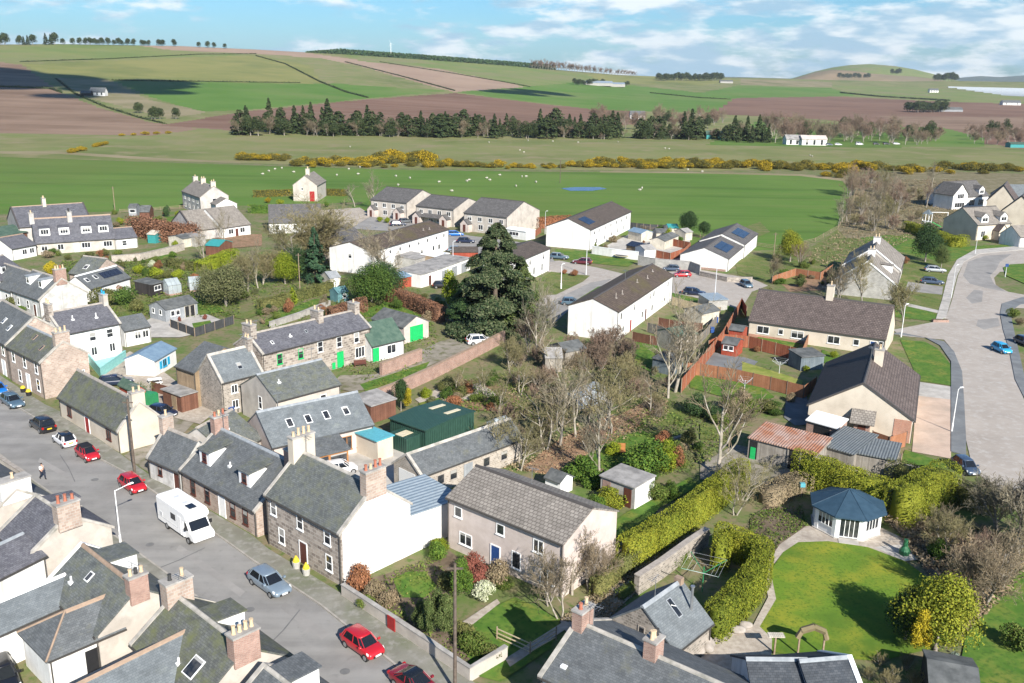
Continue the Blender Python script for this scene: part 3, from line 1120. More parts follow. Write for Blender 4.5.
for nm, a, b in (('fence_red', (.27, .085, .045), (.34, .125, .07)), ('fence_orange', (.29, .125, .065), (.35, .16, .09)), ('fence_brown', (.12, .055, .035), (.17, .08, .055)),
    ('fence_grey', (.17, .16, .145), (.25, .235, .215)), ('fence_dark', (.05, .052, .055), (.075, .077, .08)), ('fence_pale', (.50, .41, .26), (.58, .48, .33)), ('fence_blue', (.12, .15, .17), (.17, .2, .22)),
    ('shed_red', (.30, .06, .035), (.36, .085, .05)), ('shed_brown', (.13, .06, .04), (.19, .09, .06)), ('shed_black', (.025, .022, .022), (.05, .045, .043)), ('shed_grey', (.26, .275, .29), (.32, .335, .35)),
    ('shed_pale', (.5, .46, .38), (.6, .55, .46)), ('shed_wood', (.26, .19, .12), (.36, .27, .18)), ('old_boards', (.24, .215, .185), (.36, .33, .29)), ('shed_teal', (.10, .22, .24), (.15, .28, .3))):
 bricky(nm, a, b, tuple(x * .45 for x in a), .14, 40, .012, off=0, bump=.3)
for nm, c in (('red', (.42, .012, .02)), ('dark_red', (.2, .01, .018)), ('white', (.75, .75, .76)), ('black', (.012, .012, .014)), ('silver_blue', (.22, .28, .34)), ('steel_blue', (.10, .16, .21)),
   ('bright_blue', (.01, .14, .50)), ('navy', (.012, .02, .05)), ('sky_blue', (.03, .33, .62)), ('maroon', (.09, .012, .02)), ('grey', (.14, .15, .16)), ('silver', (.42, .44, .46)), ('dusk_blue', (.05, .075, .12))):
 t = NT('paint_' + nm)
 t.b.inputs['Coat Weight'].default_value = .8
 t.b.inputs['Coat Roughness'].default_value = .06
 MATS['paint_' + nm] = t.out(t.mix(t.ramp(t.noise(2.5, 4), .3, .7), tuple(x * .9 for x in c), c), .35, .5, .25 if nm in ('silver_blue', 'steel_blue', 'silver', 'grey') else 0)
plain('tyre', (.018, .018, .018), .85)
plain('alloy', (.42, .43, .44), .3, metal=.7)
plain('lamp_glass', (.72, .74, .76), .1, .8)
plain('red_lamp', (.35, .01, .01), .2, .7)
plain('plate_white', (.75, .75, .75), .5)
plain('plate_yellow', (.75, .5, .02), .5)
t = NT('car_glass')
MATS['car_glass'] = t.out((.012, .014, .017), .04, .7)
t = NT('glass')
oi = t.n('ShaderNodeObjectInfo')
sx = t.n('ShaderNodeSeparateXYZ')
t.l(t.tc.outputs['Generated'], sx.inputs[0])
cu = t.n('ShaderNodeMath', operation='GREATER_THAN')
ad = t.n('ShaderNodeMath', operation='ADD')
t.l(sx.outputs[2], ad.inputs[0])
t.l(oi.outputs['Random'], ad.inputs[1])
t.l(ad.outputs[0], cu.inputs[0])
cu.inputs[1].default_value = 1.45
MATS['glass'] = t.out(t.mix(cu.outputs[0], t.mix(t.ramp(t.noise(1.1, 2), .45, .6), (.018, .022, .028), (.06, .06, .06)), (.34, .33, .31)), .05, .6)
t = NT('greenhouse_glass')
t.b.inputs['Alpha'].default_value = .5
MATS['greenhouse_glass'] = t.out((.55, .62, .66), .08, .8)
t = NT('polythene')
t.b.inputs['Alpha'].default_value = .62
MATS['polythene'] = t.out(t.mix(t.ramp(t.noise(1.2, 5), .4, .6), (.40, .45, .5), (.62, .66, .7)), .25, .6)
t = NT('solar')
b = t.n('ShaderNodeTexBrick')
b.offset = 0
t.l(t.tc.outputs['UV'], b.inputs['Vector'])
for k, v in (('Scale', 1), ('Mortar Size', .012), ('Brick Width', .33), ('Row Height', .28)):
 b.inputs[k].default_value = v
b.inputs['Color1'].default_value = b.inputs['Color2'].default_value = (.012, .017, .032, 1)
b.inputs['Mortar'].default_value = (.09, .11, .15, 1)
MATS['solar'] = t.out(b.outputs[0], .12, .6)
plain('skin', (.5, .3, .22), .6)
plain('shirt_white', (.7, .7, .69), .8)
plain('trousers_dark', (.02, .024, .04), .8)
plain('hair_dark', (.04, .028, .02), .8)
plain('wool', (.42, .395, .335), .95)
plain('bin_blue', (.02, .07, .25), .5)
plain('bin_black', (.02, .02, .022), .5)
plain('bin_green', (.03, .22, .09), .5)
plain('bloom_yellow', (.62, .44, .03), .8, var=.4, scale=14)
plain('bloom_red', (.5, .03, .05), .8)
plain('tub_grey', (.4, .39, .36), .8)
noisy('ground', (.175, .15, .085), (.10, .15, .038), .3, 9, c3=(.21, .165, .105), s3=.17, c4=(.075, .125, .026), s4=1.3, bump=.5)
noisy('scrub', (.20, .16, .10), (.14, .125, .06), .5, 8, c3=(.25, .21, .14), s3=.2, c4=(.10, .115, .04), s4=1.5, bump=.3)
noisy('soil', (.10, .075, .052), (.15, .115, .08), 1.2, 8, c3=(.18, .14, .10), s3=.4, bump=.4)
noisy('leaf_litter', (.22, .135, .08), (.30, .19, .12), 2, 8, c3=(.15, .11, .06), s3=.6, bump=.4)
noisy('lawn', (.06, .135, .018), (.105, .175, .028), .6, 9, c3=(.16, .175, .035), s3=.3, c4=(.045, .10, .016), s4=2.2, bump=.4)
noisy('lawn_moss', (.115, .195, .02), (.225, .235, .025), .28, 6, lo=.42, hi=.66, c3=(.06, .125, .015), s3=.12, c4=(.07, .13, .014), s4=4, bump=.25)
noisy('lawn_yellow', (.20, .22, .05), (.27, .27, .07), .7, 7, c3=(.14, .19, .03), s3=.4, bump=.2)
noisy('verge', (.09, .135, .03), (.14, .15, .045), .6, 8, c3=(.19, .165, .08), s3=.25, c4=(.06, .10, .02), s4=2.5, bump=.25)
t = NT('asphalt')
mp = t.n('ShaderNodeMapping')
mp.inputs['Rotation'].default_value = (0, 0, R(44))
mp.inputs['Scale'].default_value = (.05, .8, 1)
t.l(t.tc.outputs['Object'], mp.inputs[0])
nz = t.n('ShaderNodeTexNoise')
nz.inputs['Scale'].default_value, nz.inputs['Detail'].default_value = 1.0, 7
t.l(mp.outputs[0], nz.inputs['Vector'])
c = t.mix(t.ramp(t.noise(.35, 8), .38, .62), (.20, .193, .184), (.25, .241, .23))
c = t.mix(t.ramp(nz.outputs[0], .42, .62), c, t.mix(.5, c, (.30, .29, .272)))
c = t.mix(t.ramp(t.noise(1.1, 8, .7), .58, .72), c, t.mix(.5, c, (.13, .126, .12)))
c = t.mix(t.ramp(t.noise(.13, 6), .5, .66), c, t.mix(.5, c, (.165, .16, .15)))
t.bump(t.noise(9, 4), .1)
MATS['asphalt'] = t.out(c, .9, .25)
noisy('asphalt_pale', (.335, .298, .262), (.375, .336, .298), .3, 8, c3=(.305, .272, .24), s3=.12, c4=(.4, .37, .34), s4=1, bump=.08)
noisy('asphalt_grey', (.245, .234, .222), (.29, .277, .262), .5, 8, c3=(.215, .206, .196), s3=.2, bump=.08)
noisy('asphalt_patch', (.13, .13, .13), (.17, .168, .165), .9, 7, bump=.08)
noisy('asphalt_dark', (.15, .16, .17), (.19, .2, .205), .6, 7, c3=(.13, .135, .14), s3=.2)
noisy('pavement', (.17, .165, .135), (.24, .232, .2), .5, 8, c3=(.14, .15, .10), s3=.25, c4=(.27, .26, .235), s4=1.2, bump=.1)
noisy('kerb', (.27, .25, .22), (.36, .335, .3), 1.2)
noisy('track', (.22, .195, .16), (.29, .26, .215), .5, 8, c3=(.17, .155, .11), s3=.2, c4=(.12, .12, .06), s4=.8, bump=.2)
noisy('slabs', (.37, .345, .315), (.46, .435, .4), .8, 6, c3=(.3, .285, .26), s3=.3)
noisy('pink_drive', (.44, .33, .26), (.52, .40, .32), .5, 7, c3=(.38, .3, .24), s3=.2)
noisy('gravel', (.34, .29, .24), (.45, .4, .34), 2.5, 8, c3=(.28, .24, .2), s3=.4, bump=.4)
noisy('water', (.04, .09, .17), (.055, .11, .2), .3, rough=.25, spec=.3)
t = NT('field_green')
c = t.mix(t.ramp(t.noise(.02, 8), .38, .62), (.078, .16, .027), (.108, .185, .038))
c = t.mix(t.ramp(t.noise(.006, 4), .48, .68), c, (.105, .145, .034))
c = t.mix(t.ramp(t.noise(.35, 5, co='Object', stretch=(.04, 1.5, 1)), .4, .64), c, t.mix(.55, c, (.13, .165, .05)))
c = t.mix(t.ramp(t.noise(.05, 6, co='Object', stretch=(.12, 1.2, 1)), .52, .7), c, t.mix(.5, c, (.04, .085, .015)))
MATS['field_green'] = t.out(c, .95, .1)
noisy('field_bright', (.075, .155, .02), (.10, .18, .03), .012, 8, c3=(.14, .18, .05), s3=.005)
noisy('field_pale', (.135, .18, .05), (.18, .20, .065), .012, 8, c3=(.19, .18, .085), s3=.006)
noisy('field_olive', (.175, .185, .055), (.22, .21, .07), .015, 8, c3=(.115, .14, .04), s3=.006)
noisy('pasture', (.15, .175, .055), (.20, .19, .08), .02, 8, c3=(.105, .135, .035), s3=.008, c4=(.22, .19, .10), s4=.045)
noisy('rough', (.26, .215, .13), (.20, .175, .09), .02, 8, c3=(.14, .14, .055), s3=.012)
t = NT('ploughed')
c = t.mix(t.ramp(t.noise(.006, 8, .65), .38, .62), (.15, .098, .066), (.23, .16, .112))
c = t.mix(t.ramp(t.noise(.03, 6, co='Object', stretch=(.15, 1.6, 1)), .42, .62), c, t.mix(.5, c, (.29, .2, .145)))
MATS['ploughed'] = t.out(c, .95, .1)
t = NT('ploughed_red')
c = t.mix(t.ramp(t.noise(.006, 8, .65), .38, .62), (.14, .08, .055), (.195, .115, .08))
c = t.mix(t.ramp(t.noise(.03, 6, co='Object', stretch=(.1, 1.6, 1)), .42, .62), c, t.mix(.4, c, (.24, .17, .13)))
MATS['ploughed_red'] = t.out(c, .95, .1)
noisy('stubble', (.29, .205, .145), (.35, .25, .18), .012, 8, c3=(.25, .17, .12), s3=.006)
noisy('far_blue', (.055, .08, .06), (.08, .10, .07), .004, 6)
noisy('heath', (.26, .19, .115), (.16, .125, .06), .006, 8, c3=(.20, .165, .10), s3=.003)
noisy('bark', (.20, .175, .145), (.30, .27, .235), 3, 6)
noisy('bark_pale', (.27, .235, .19), (.38, .345, .295), 2.5, 6, c3=(.18, .17, .11), s3=1)
noisy('bark_dark', (.09, .07, .055), (.14, .11, .085), 3, 6)
leafy('twig_brown', [(.185, .148, .105), (.26, .212, .155), (.22, .18, .12)])
leafy('twig_olive', [(.165, .152, .075), (.235, .212, .11), (.25, .212, .135)])
leafy('twig_purple', [(.19, .135, .105), (.25, .18, .145), (.215, .155, .12)])
leafy('twig_pale', [(.235, .205, .155), (.30, .265, .205), (.19, .162, .12)])
leafy('evergreen', [(.018, .042, .018), (.035, .07, .026), (.06, .095, .032)])
leafy('evergreen_blue', [(.022, .055, .032), (.04, .085, .045), (.065, .115, .06)])
leafy('cypress', [(.045, .075, .022), (.08, .11, .035), (.125, .145, .055)])
leafy('pine_belt', [(.022, .038, .018), (.04, .06, .024), (.07, .085, .032)])
leafy('laurel', [(.04, .09, .016), (.075, .14, .022), (.13, .19, .03)])
leafy('lime_leaf', [(.10, .15, .012), (.19, .24, .018), (.28, .30, .03)])
leafy('gold_hedge', [(.10, .13, .016), (.17, .195, .02), (.25, .25, .028), (.14, .175, .018)])
leafy('gold_leaf', [(.22, .18, .015), (.38, .30, .02), (.5, .4, .03)])
leafy('privet', [(.07, .085, .028), (.11, .12, .04), (.155, .15, .055)])
leafy('beech', [(.15, .075, .048), (.235, .125, .08), (.19, .10, .065), (.13, .075, .05)])
leafy('gorse', [(.055, .06, .018), (.16, .13, .02), (.46, .31, .012), (.12, .105, .022), (.58, .39, .012)])
leafy('gorse_dark', [(.05, .06, .02), (.085, .085, .028), (.11, .10, .03), (.3, .22, .014)])
leafy('conifer_dusk', [(.022, .045, .022), (.045, .07, .03), (.09, .11, .055), (.14, .15, .085)])
leafy('olive_leaf', [(.07, .085, .035), (.115, .125, .055), (.16, .16, .085)])
leafy('holly', [(.03, .065, .016), (.055, .10, .02), (.10, .15, .03)])
leafy('dead_stem', [(.20, .15, .10), (.28, .22, .15), (.15, .125, .07)])
leafy('weed', [(.06, .11, .02), (.11, .155, .03), (.16, .17, .05)])
leafy('rust_leaf', [(.22, .09, .05), (.30, .14, .07), (.16, .075, .045)])
leafy('red_shrub', [(.17, .05, .04), (.25, .09, .07), (.14, .06, .04)])
leafy('pale_bloom', [(.45, .48, .36), (.55, .56, .45), (.3, .36, .2)])
leafy('silver_leaf', [(.2, .25, .22), (.28, .32, .29)])
leafy('litter_leaf', [(.32, .19, .12), (.40, .26, .17), (.26, .15, .085)])
# world, sun
SUN_EL, SUN_AZ = R(32), math.atan2(-.903, .43)          # direction towards the sun: behind the camera, to its right
sv = Vector((math.cos(SUN_AZ) * math.cos(SUN_EL), math.sin(SUN_AZ) * math.cos(SUN_EL), math.sin(SUN_EL)))
sl = bpy.data.lights.new('sun', 'SUN')
sl.energy, sl.angle, sl.color = 5.0, R(.5), (1.0, .945, .855)
so = bpy.data.objects.new('sun', sl)
COL.objects.link(so)
so.rotation_euler = (-sv).to_track_quat('-Z', 'Y').to_euler()
so.location = (0, 0, 300)
wd = bpy.data.worlds.new('World')
scene.world = wd
wd.use_nodes = True
wt = wd.node_tree
bg = wt.nodes['Background']
def wn(t, **kw):
 o = wt.nodes.new(t)
 for k, v in kw.items():
  setattr(o, k, v)
 return o
sky = wn('ShaderNodeTexSky', sky_type='NISHITA')
sky.sun_disc = False
sky.sun_elevation = SUN_EL
sky.sun_rotation = math.atan2(sv.x, sv.y)
sky.altitude, sky.air_density, sky.dust_density, sky.ozone_density = 80, 1.0, .6, 2.0
tc = wn('ShaderNodeTexCoord')
sep = wn('ShaderNodeSeparateXYZ')
wt.links.new(tc.outputs['Generated'], sep.inputs[0])
def wmath(op, a, b=None, c=None):
 o = wn('ShaderNodeMath', operation=op)
 for i, x in enumerate((a, b, c)):
  if x is None:
   continue
  if hasattr(x, 'is_linked'):
   wt.links.new(x, o.inputs[i])
  else:
   o.inputs[i].default_value = x
 return o.outputs[0]
def wrange(v, a, b, c=0, d=1):
 o = wn('ShaderNodeMapRange', interpolation_type='SMOOTHSTEP')
 wt.links.new(v, o.inputs[0])
 for i, x in enumerate((a, b, c, d)):
  o.inputs[i + 1].default_value = x
 return o.outputs[0]
comb = wn('ShaderNodeCombineXYZ')
wt.links.new(wmath('MULTIPLY', sep.outputs[0], 9.0), comb.inputs[0])
wt.links.new(wmath('MULTIPLY', sep.outputs[1], 4.0), comb.inputs[1])
wt.links.new(wmath('MULTIPLY', sep.outputs[2], 34.0), comb.inputs[2])
cl = wn('ShaderNodeTexNoise')
cl.inputs['Scale'].default_value, cl.inputs['Detail'].default_value, cl.inputs['Roughness'].default_value = 1.0, 10, .6
wt.links.new(comb.outputs[0], cl.inputs['Vector'])
cl2 = wn('ShaderNodeTexNoise')
cl2.inputs['Scale'].default_value, cl2.inputs['Detail'].default_value = 2.2, 8
wt.links.new(comb.outputs[0], cl2.inputs['Vector'])
side = wrange(sep.outputs[0], -.4, .25, -.03, .09)
low = wrange(sep.outputs[2], .0, .03, .07, .0)
high = wrange(sep.outputs[2], .1, .22, 1.0, .0)
mask = wmath('MULTIPLY', wrange(wmath('ADD', wmath('ADD', cl.outputs[0], side), low), .5, .63), high)
shade = wrange(cl2.outputs[0], .38, .62)
mc = wn('ShaderNodeMix', data_type='RGBA')
wt.links.new(shade, mc.inputs[0])
mc.inputs[6].default_value, mc.inputs[7].default_value = (4.6, 7.0, 9.0, 1), (11.5, 12.0, 12.2, 1)
tint = wn('ShaderNodeMix', data_type='RGBA', blend_type='MULTIPLY')
tint.inputs[0].default_value = 1
wt.links.new(sky.outputs[0], tint.inputs[6])
tint.inputs[7].default_value = (.56, 1.02, 1.44, 1)
mm = wn('ShaderNodeMix', data_type='RGBA')
wt.links.new(wmath('MULTIPLY', mask, .85), mm.inputs[0])
wt.links.new(tint.outputs[2], mm.inputs[6])
wt.links.new(mc.outputs[2], mm.inputs[7])
wt.links.new(mm.outputs[2], bg.inputs[0])
bg.inputs[1].default_value = .052
scene.view_settings.view_transform = 'Standard'
scene.view_settings.look = 'None'
scene.view_settings.gamma = 1
scene.view_settings.use_curve_mapping = False
scene.view_settings.exposure = .88
# far hillside: one cell = one field
FIELDS = [  # (name, material, outline) - later ones win
 ('ploughed_field', 'ploughed', [(-400, 62), (0, 62), (22, 65), (40, 78), (60, 92), (100, 108), (150, 122), (200, 129), (140, 137), (60, 147), (-400, 160)]),
 ('green_field', 'field_bright', [(112, 80), (256, 82), (340, 84), (450, 91), (372, 98), (256, 109), (200, 112), (150, 97)]),
 ('pale_field', 'field_pale', [(-400, 40), (256, 40), (256, 55), (150, 58), (60, 61), (22, 62), (-400, 62)]),
 ('olive_field', 'field_olive', [(22, 64), (150, 59), (256, 55), (310, 66), (322, 84), (112, 80), (55, 78)]),
 ('rough_field', 'rough', [(55, 78), (105, 79), (150, 100), (208, 112), (170, 119), (120, 106), (85, 97)]),
 ('stubble_field', 'stubble', [(120, 43), (256, 47), (300, 52), (360, 60), (440, 68), (512, 83), (530, 88), (480, 93), (455, 92), (430, 86), (360, 66), (320, 58), (256, 54), (170, 50)]),
 ('grass_field', 'field_pale', [(330, 50), (420, 56), (512, 64), (580, 70), (600, 82), (530, 88), (512, 84), (440, 69), (360, 61)]),
 ('ploughed_field', 'ploughed_red', [(160, 125), (250, 111), (370, 99), (455, 93), (512, 100), (560, 106), (640, 110), (640, 124), (560, 130), (400, 131), (237, 131)]),
 ('green_field', 'field_bright', [(455, 92), (512, 88), (580, 82), (620, 84), (740, 97), (735, 106), (712, 113), (600, 110), (512, 100)]),
 ('pale_field', 'field_olive', [(580, 70), (660, 76), (740, 80), (700, 86), (600, 82)]),
 ('ploughed_field', 'ploughed_red', [(735, 98), (830, 96), (930, 101), (1060, 105), (1400, 112), (1400, 155), (1024, 149), (960, 140), (900, 126), (800, 118), (712, 114)]),
 ('stubble_field', 'ploughed', [(880, 116), (1024, 117), (1024, 131), (960, 133), (900, 125)]),
 ('green_field', 'field_bright', [(740, 85), (830, 88), (860, 96), (735, 98), (690, 95)]),
 ('pale_field', 'field_pale', [(830, 86), (920, 87), (1024, 97), (1400, 103), (1400, 110), (1024, 104), (930, 101), (860, 97)]),
 ('heath', 'rough', [(740, 79), (830, 82), (830, 87), (740, 85)]),
 ('green_field', 'field_bright', [(885, 128), (940, 127), (985, 138), (985, 147), (900, 147)]),
 ('green_field', 'field_green', [(760, 120), (900, 125), (900, 148), (700, 148)]),
]
def inside(p, q):
 r = False
 j = len(q) - 1
 for i in range(len(q)):
  if (q[i][1] > p[1]) != (q[j][1] > p[1]) and p[0] < (q[j][0] - q[i][0]) * (p[1] - q[i][1]) / (q[j][1] - q[i][1]) + q[i][0]:
   r = not r
  j = i
 return r
NX, NY = 420, 120
xs = np.linspace(-400, 1424, NX)
VT, CELL = [], {}
for j in range(NY + 4):
 for i in range(NX):
  px = xs[i]
  p0, ps = row0(px), float(np.interp(px, SKX, SKY))
  if j <= NY:
   VT.append(tuple(T(px, p0 + (ps - p0) * j / NY)))
  else:                                              # the far side of the crest falls away
   q = T(px, ps)
   k = 1 + .16 * (j - NY)
   VT.append((q.x * k, q.y * k, q.z - 30 * (j - NY) ** 1.4))
for j in range(NY + 3):
 for i in range(NX - 1):
  px = (xs[i] + xs[i + 1]) / 2
  p0, ps = row0(px), float(np.interp(px, SKX, SKY))
  py = p0 + (ps - p0) * min((j + .5) / NY, 1)
  key = ('hill_pasture', 'pasture')
  for nm, mt, pg in FIELDS:
   if inside((px, py), pg):
    key = (nm, mt)
  a = j * NX + i
  CELL.setdefault(key, []).append((a, a + 1, a + 1 + NX, a + NX))
VT = np.array(VT)
for (nm, mt), qs in CELL.items():
 qs = np.array(qs)
 used, inv = np.unique(qs, return_inverse=True)
 me = np_mesh(nm, VT[used], inv.reshape(-1, 4), mt)
 me.shade_smooth()
 props(link(nm, me), kind='structure')
def ridge_hill(name, prof, dist, depth, mat, base=-40):
 """hill with its own crest, footed behind the fields"""
 V, Q, n = [], [], len(prof)
 rows = 9
 for r in range(rows):
  t = r / (rows - 1) * 2 - 1
  for px, py in prof:
   q = ray(px, py)
   k = dist / math.hypot(q.x, q.y)
   c = CAM + q * k
   s_ = 1 - t * t
   kk = 1 + t * depth / dist
   V.append((c.x * kk, c.y * kk, base + (c.z - base) * s_ ** .8))
 for r in range(rows - 1):
  for i in range(n - 1):
   a = r * n + i
   Q.append((a, a + 1, a + 1 + n, a + n))
 me = np_mesh(name, np.array(V), np.array(Q), mat)
 me.shade_smooth()
 return props(link(name, me), kind='structure')
ridge_hill('hill', [(780, 82), (800, 76), (815, 71.5), (832, 67.5), (850, 65), (870, 64), (895, 66), (915, 69.5), (935, 74.5), (950, 79), (975, 84)], 5200, 900, 'field_pale')
ridge_hill('hill_slope', [(780, 83), (800, 77), (815, 72.5), (832, 69.5), (850, 70.5), (870, 73), (890, 74.5), (915, 76.5), (935, 79), (955, 83)], 4700, 420, 'heath')
ridge_hill('distant_hill', [(930, 84), (945, 80), (962, 77.5), (980, 76), (1000, 77), (1024, 75.5), (1070, 74), (1140, 78), (1300, 86)], 9500, 1500, 'far_blue', -60)
ridge_hill('distant_hill', [(640, 80), (670, 77.5), (700, 76.5), (740, 77), (790, 78.5), (840, 80), (900, 82)], 8200, 1000, 'far_blue', -60)
# level ground
n = 60
V = [(-900, -60, 0), (900, -60, 0)]
e = [P(x, row0(x)) for x in np.linspace(-400, 1424, n)]
bmv = [Vector((-900, -80, 0))] + [Vector((p.x, p.y, 0)) for p in e] + [Vector((900, -80, 0))]
bm = bmesh.new()
f = bm.faces.new([bm.verts.new(v) for v in bmv])
bmesh.ops.triangulate(bm, faces=[f])
for g in bm.faces:
 if g.normal.z < 0:
  g.normal_flip()
me = bpy.data.meshes.new('ground')
bm.to_mesh(me)
bm.free()
me.materials.append(MATS['ground'])
props(link('ground', me), kind='structure')
Z = [0.02]
def sheet(name, mat, pts, z=None, up=0.0):
 if z is None:
  Z[0] += .0012
  z = Z[0]
 return poly(name, pts, z, mat, up=up)
ST = lambda a, b: list(zip(a, b))
sheet('pasture', 'pasture', [(-300, 128), (100, 135), (420, 140), (760, 146), (1330, 156), (1330, 171), (1000, 171), (860, 168), (700, 171), (560, 170), (400, 168), (240, 163), (100, 160), (-300, 150)])
sheet('green_field', 'field_green', [(-300, 152), (0, 157), (120, 161), (240, 165), (400, 170), (560, 172), (700, 172), (800, 174), (845, 179), (856, 188), (850, 205), (838, 228), (815, 242), (780, 250),
         (700, 250), (640, 238), (540, 225), (450, 212), (360, 202), (300, 205), (230, 206), (180, 207), (100, 212), (0, 214), (-300, 222)])
sheet('scrub_ground', 'scrub', [(850, 180), (870, 172), (960, 172), (1100, 176), (1100, 205), (960, 215), (915, 232), (880, 240), (846, 238), (838, 230), (852, 208)])
sheet('verge', 'verge', [(838, 230), (846, 238), (880, 240), (915, 232), (905, 246), (870, 262), (850, 290), (790, 280), (775, 262), (790, 256), (815, 245)])
sheet('garden', 'leaf_litter', [(775, 278), (800, 272), (830, 278), (828, 290), (790, 292)])
sheet('pond', 'water', [(561, 188.5), (575, 187.3), (600, 187.3), (607, 189), (592, 191), (570, 191)], .09)
sheet('field_track', 'rough', [(-200, 150.5), (60, 151.5), (160, 158), (240, 162), (240, 163.2), (150, 160), (60, 154), (-200, 153)])
sheet('field_edge', 'rough', [(600, 171), (700, 172), (800, 174), (846, 179), (858, 188), (853, 205), (848, 204), (851, 189), (842, 181), (800, 176), (700, 173.5), (600, 172.5)])
RK = [(-40, 372), (20, 409), (60, 433), (102, 460.5), (124, 472), (224, 540), (253, 561), (320, 605), (417, 683), (560, 800)]
LK = [(-60, 414), (0, 455), (31, 479.5), (60, 500), (111, 534), (175, 580), (250, 640), (330, 705), (420, 800)]
sheet('street', 'asphalt', RK + LK[::-1])
HB = [(-40, 350), (44.7, 405), (60, 412), (122, 456), (150, 476), (176, 492), (253, 537), (267, 549), (342, 595), (470, 681), (640, 800)]
sheet('pavement', 'pavement', RK + HB[::-1], .012, .12)
LB = [(-90, 430), (-20, 460), (30, 497), (70, 530), (100, 560), (165, 612), (240, 670), (300, 730), (380, 820)]
sheet('pavement', 'pavement', LK + LB[::-1], .012, .12)
for k, line in (('r', RK), ('l', LK)):
 strip([P(*p) for p in line], .14, .16).build('kerb', 'kerb', None)['kind'] = 'structure'
for pts in ([(300, 622), (312, 630), (308, 634), (296, 626)], [(40, 458), (75, 478), (72, 482), (38, 462)], [(180, 545), (245, 592), (240, 597), (176, 550)], [(285, 602), (330, 634), (322, 640), (280, 608)], [(0, 420), (16, 426), (14, 430), (-4, 424)], [(330, 690), (350, 683), (340, 676)]):
 sheet('road_patch', 'asphalt_grey', pts)
for a_, b_, w_ in (((60, 455), (75, 482), .05), ((205, 548), (150, 572), .07), ((300, 610), (262, 652), .06), ((978, 400), (975, 330), .08), ((966, 352), (1012, 356), .07), ((968, 420), (1040, 424), .07), ((985, 300), (978, 330), .08)):
 p_, q_ = P(*a_), P(*b_)
 d_ = (q_ - p_).normalized()
 n_ = Vector((-d_.y, d_.x, 0)) * w_
 m_ = (p_ + q_) / 2 + n_ * 2.5
 L4 = [(v.x, v.y) for v in (p_ - n_, m_ - n_, q_ - n_, q_ + n_, m_ + n_, p_ + n_)]
 Z[0] += .0012
 poly('tar_seam', L4, Z[0], 'asphalt_patch', world=True)
for c_ in ((150, 545), (250, 610), (95, 480), (985, 380), (990, 440), (700, 288), (345, 672)):
 p_ = P(*c_)
 Z[0] += .0012
 poly('manhole_cover', [(p_.x + .38 * math.cos(t), p_.y + .38 * math.sin(t)) for t in np.linspace(0, 6.28, 13)[:-1]], Z[0], 'asphalt_patch', world=True)
sheet('side_lane', 'track', [(124, 456), (150, 474), (178, 440), (215, 400), (262, 385), (262, 378), (222, 372), (168, 405), (166, 424), (140, 446)])
sheet('road', 'asphalt_pale', [(973, 470), (966, 440), (964, 400), (962, 372), (954, 352), (944, 340), (900, 336), (893, 330), (935, 322), (946, 318), (952, 300), (958, 276), (964, 262), (980, 254), (1010, 250), (1100, 246), (1100, 268),
       (1024, 272), (1000, 272), (994, 278), (996, 286), (1008, 292), (1030, 296), (1060, 300), (1060, 318), (1030, 309), (1012, 308), (1001, 309), (1000, 318), (1005, 335), (1011, 352), (1016, 380), (1024, 400), (1060, 430), (1090, 470), (1060, 520), (1010, 500)])
sheet('road_patch', 'asphalt_grey', [(968, 262), (985, 256), (1012, 254), (1000, 262), (996, 270), (990, 276), (994, 284), (1006, 292), (985, 288), (970, 284), (963, 276)])
sheet('road_patch', 'asphalt_grey', [(966, 298), (974, 290), (983, 291), (982, 302), (972, 304)])
sheet('road_patch', 'asphalt_grey', [(978, 320), (998, 318), (1000, 326), (984, 330), (976, 326)])
sheet('pavement', 'asphalt_dark', [(1002, 304), (1024, 297), (1060, 296), (1060, 300), (1020, 305), (1010, 312), (1016, 340), (1024, 375), (1040, 400), (1024, 398), (1015, 380), (1009, 350), (1003, 330), (1000, 314)], .012, .12)
sheet('pavement', 'asphalt_dark', [(892, 334), (925, 338), (940, 346), (951, 362), (951, 400), (951, 452), (966, 456), (966, 440), (964, 400), (962, 372), (954, 352), (944, 342), (900, 333)], .012, .12)
sheet('pavement', 'slabs', [(935, 322), (942, 300), (948, 275), (957, 260), (975, 250), (1024, 246), (1024, 250), (980, 254), (964, 262), (957, 276), (951, 300), (946, 318)], .012, .12)
sheet('grass_island', 'lawn', [(1003, 268), (1010, 265), (1060, 262), (1060, 290), (1024, 284), (1006, 276)], None, .1)
sheet('lawn', 'lawn', [(900, 340), (925, 342), (938, 349), (950, 364), (951, 386), (918, 381), (912, 366)])
sheet('driveway', 'pink_drive', [(916, 386), (951, 388), (951, 459), (912, 452), (914, 430)])
sheet('driveway', 'slabs', [(918, 382), (951, 387), (951, 400), (917, 396)])
sheet('lawn', 'lawn', [(905, 450), (948, 464), (944, 474), (900, 462)])
sheet('lawn', 'verge', [(905, 293), (943, 301), (938, 318), (905, 310)])
sheet('verge', 'verge', [(870, 252), (905, 245), (948, 252), (955, 262), (946, 290), (942, 301), (905, 292)])
sheet('lawn', 'lawn', [(860, 238), (890, 235), (940, 244), (975, 246), (1024, 244), (1024, 247), (972, 251), (955, 261), (940, 262), (900, 252), (875, 250)])
sheet('lawn', 'lawn', [(895, 304), (930, 312), (945, 319), (935, 322), (885, 316)])
sheet('path', 'slabs', [(905, 303), (940, 311), (940, 314), (905, 306)])
sheet('drive', 'asphalt_grey', [(908, 282), (943, 287), (942, 295), (905, 291)])
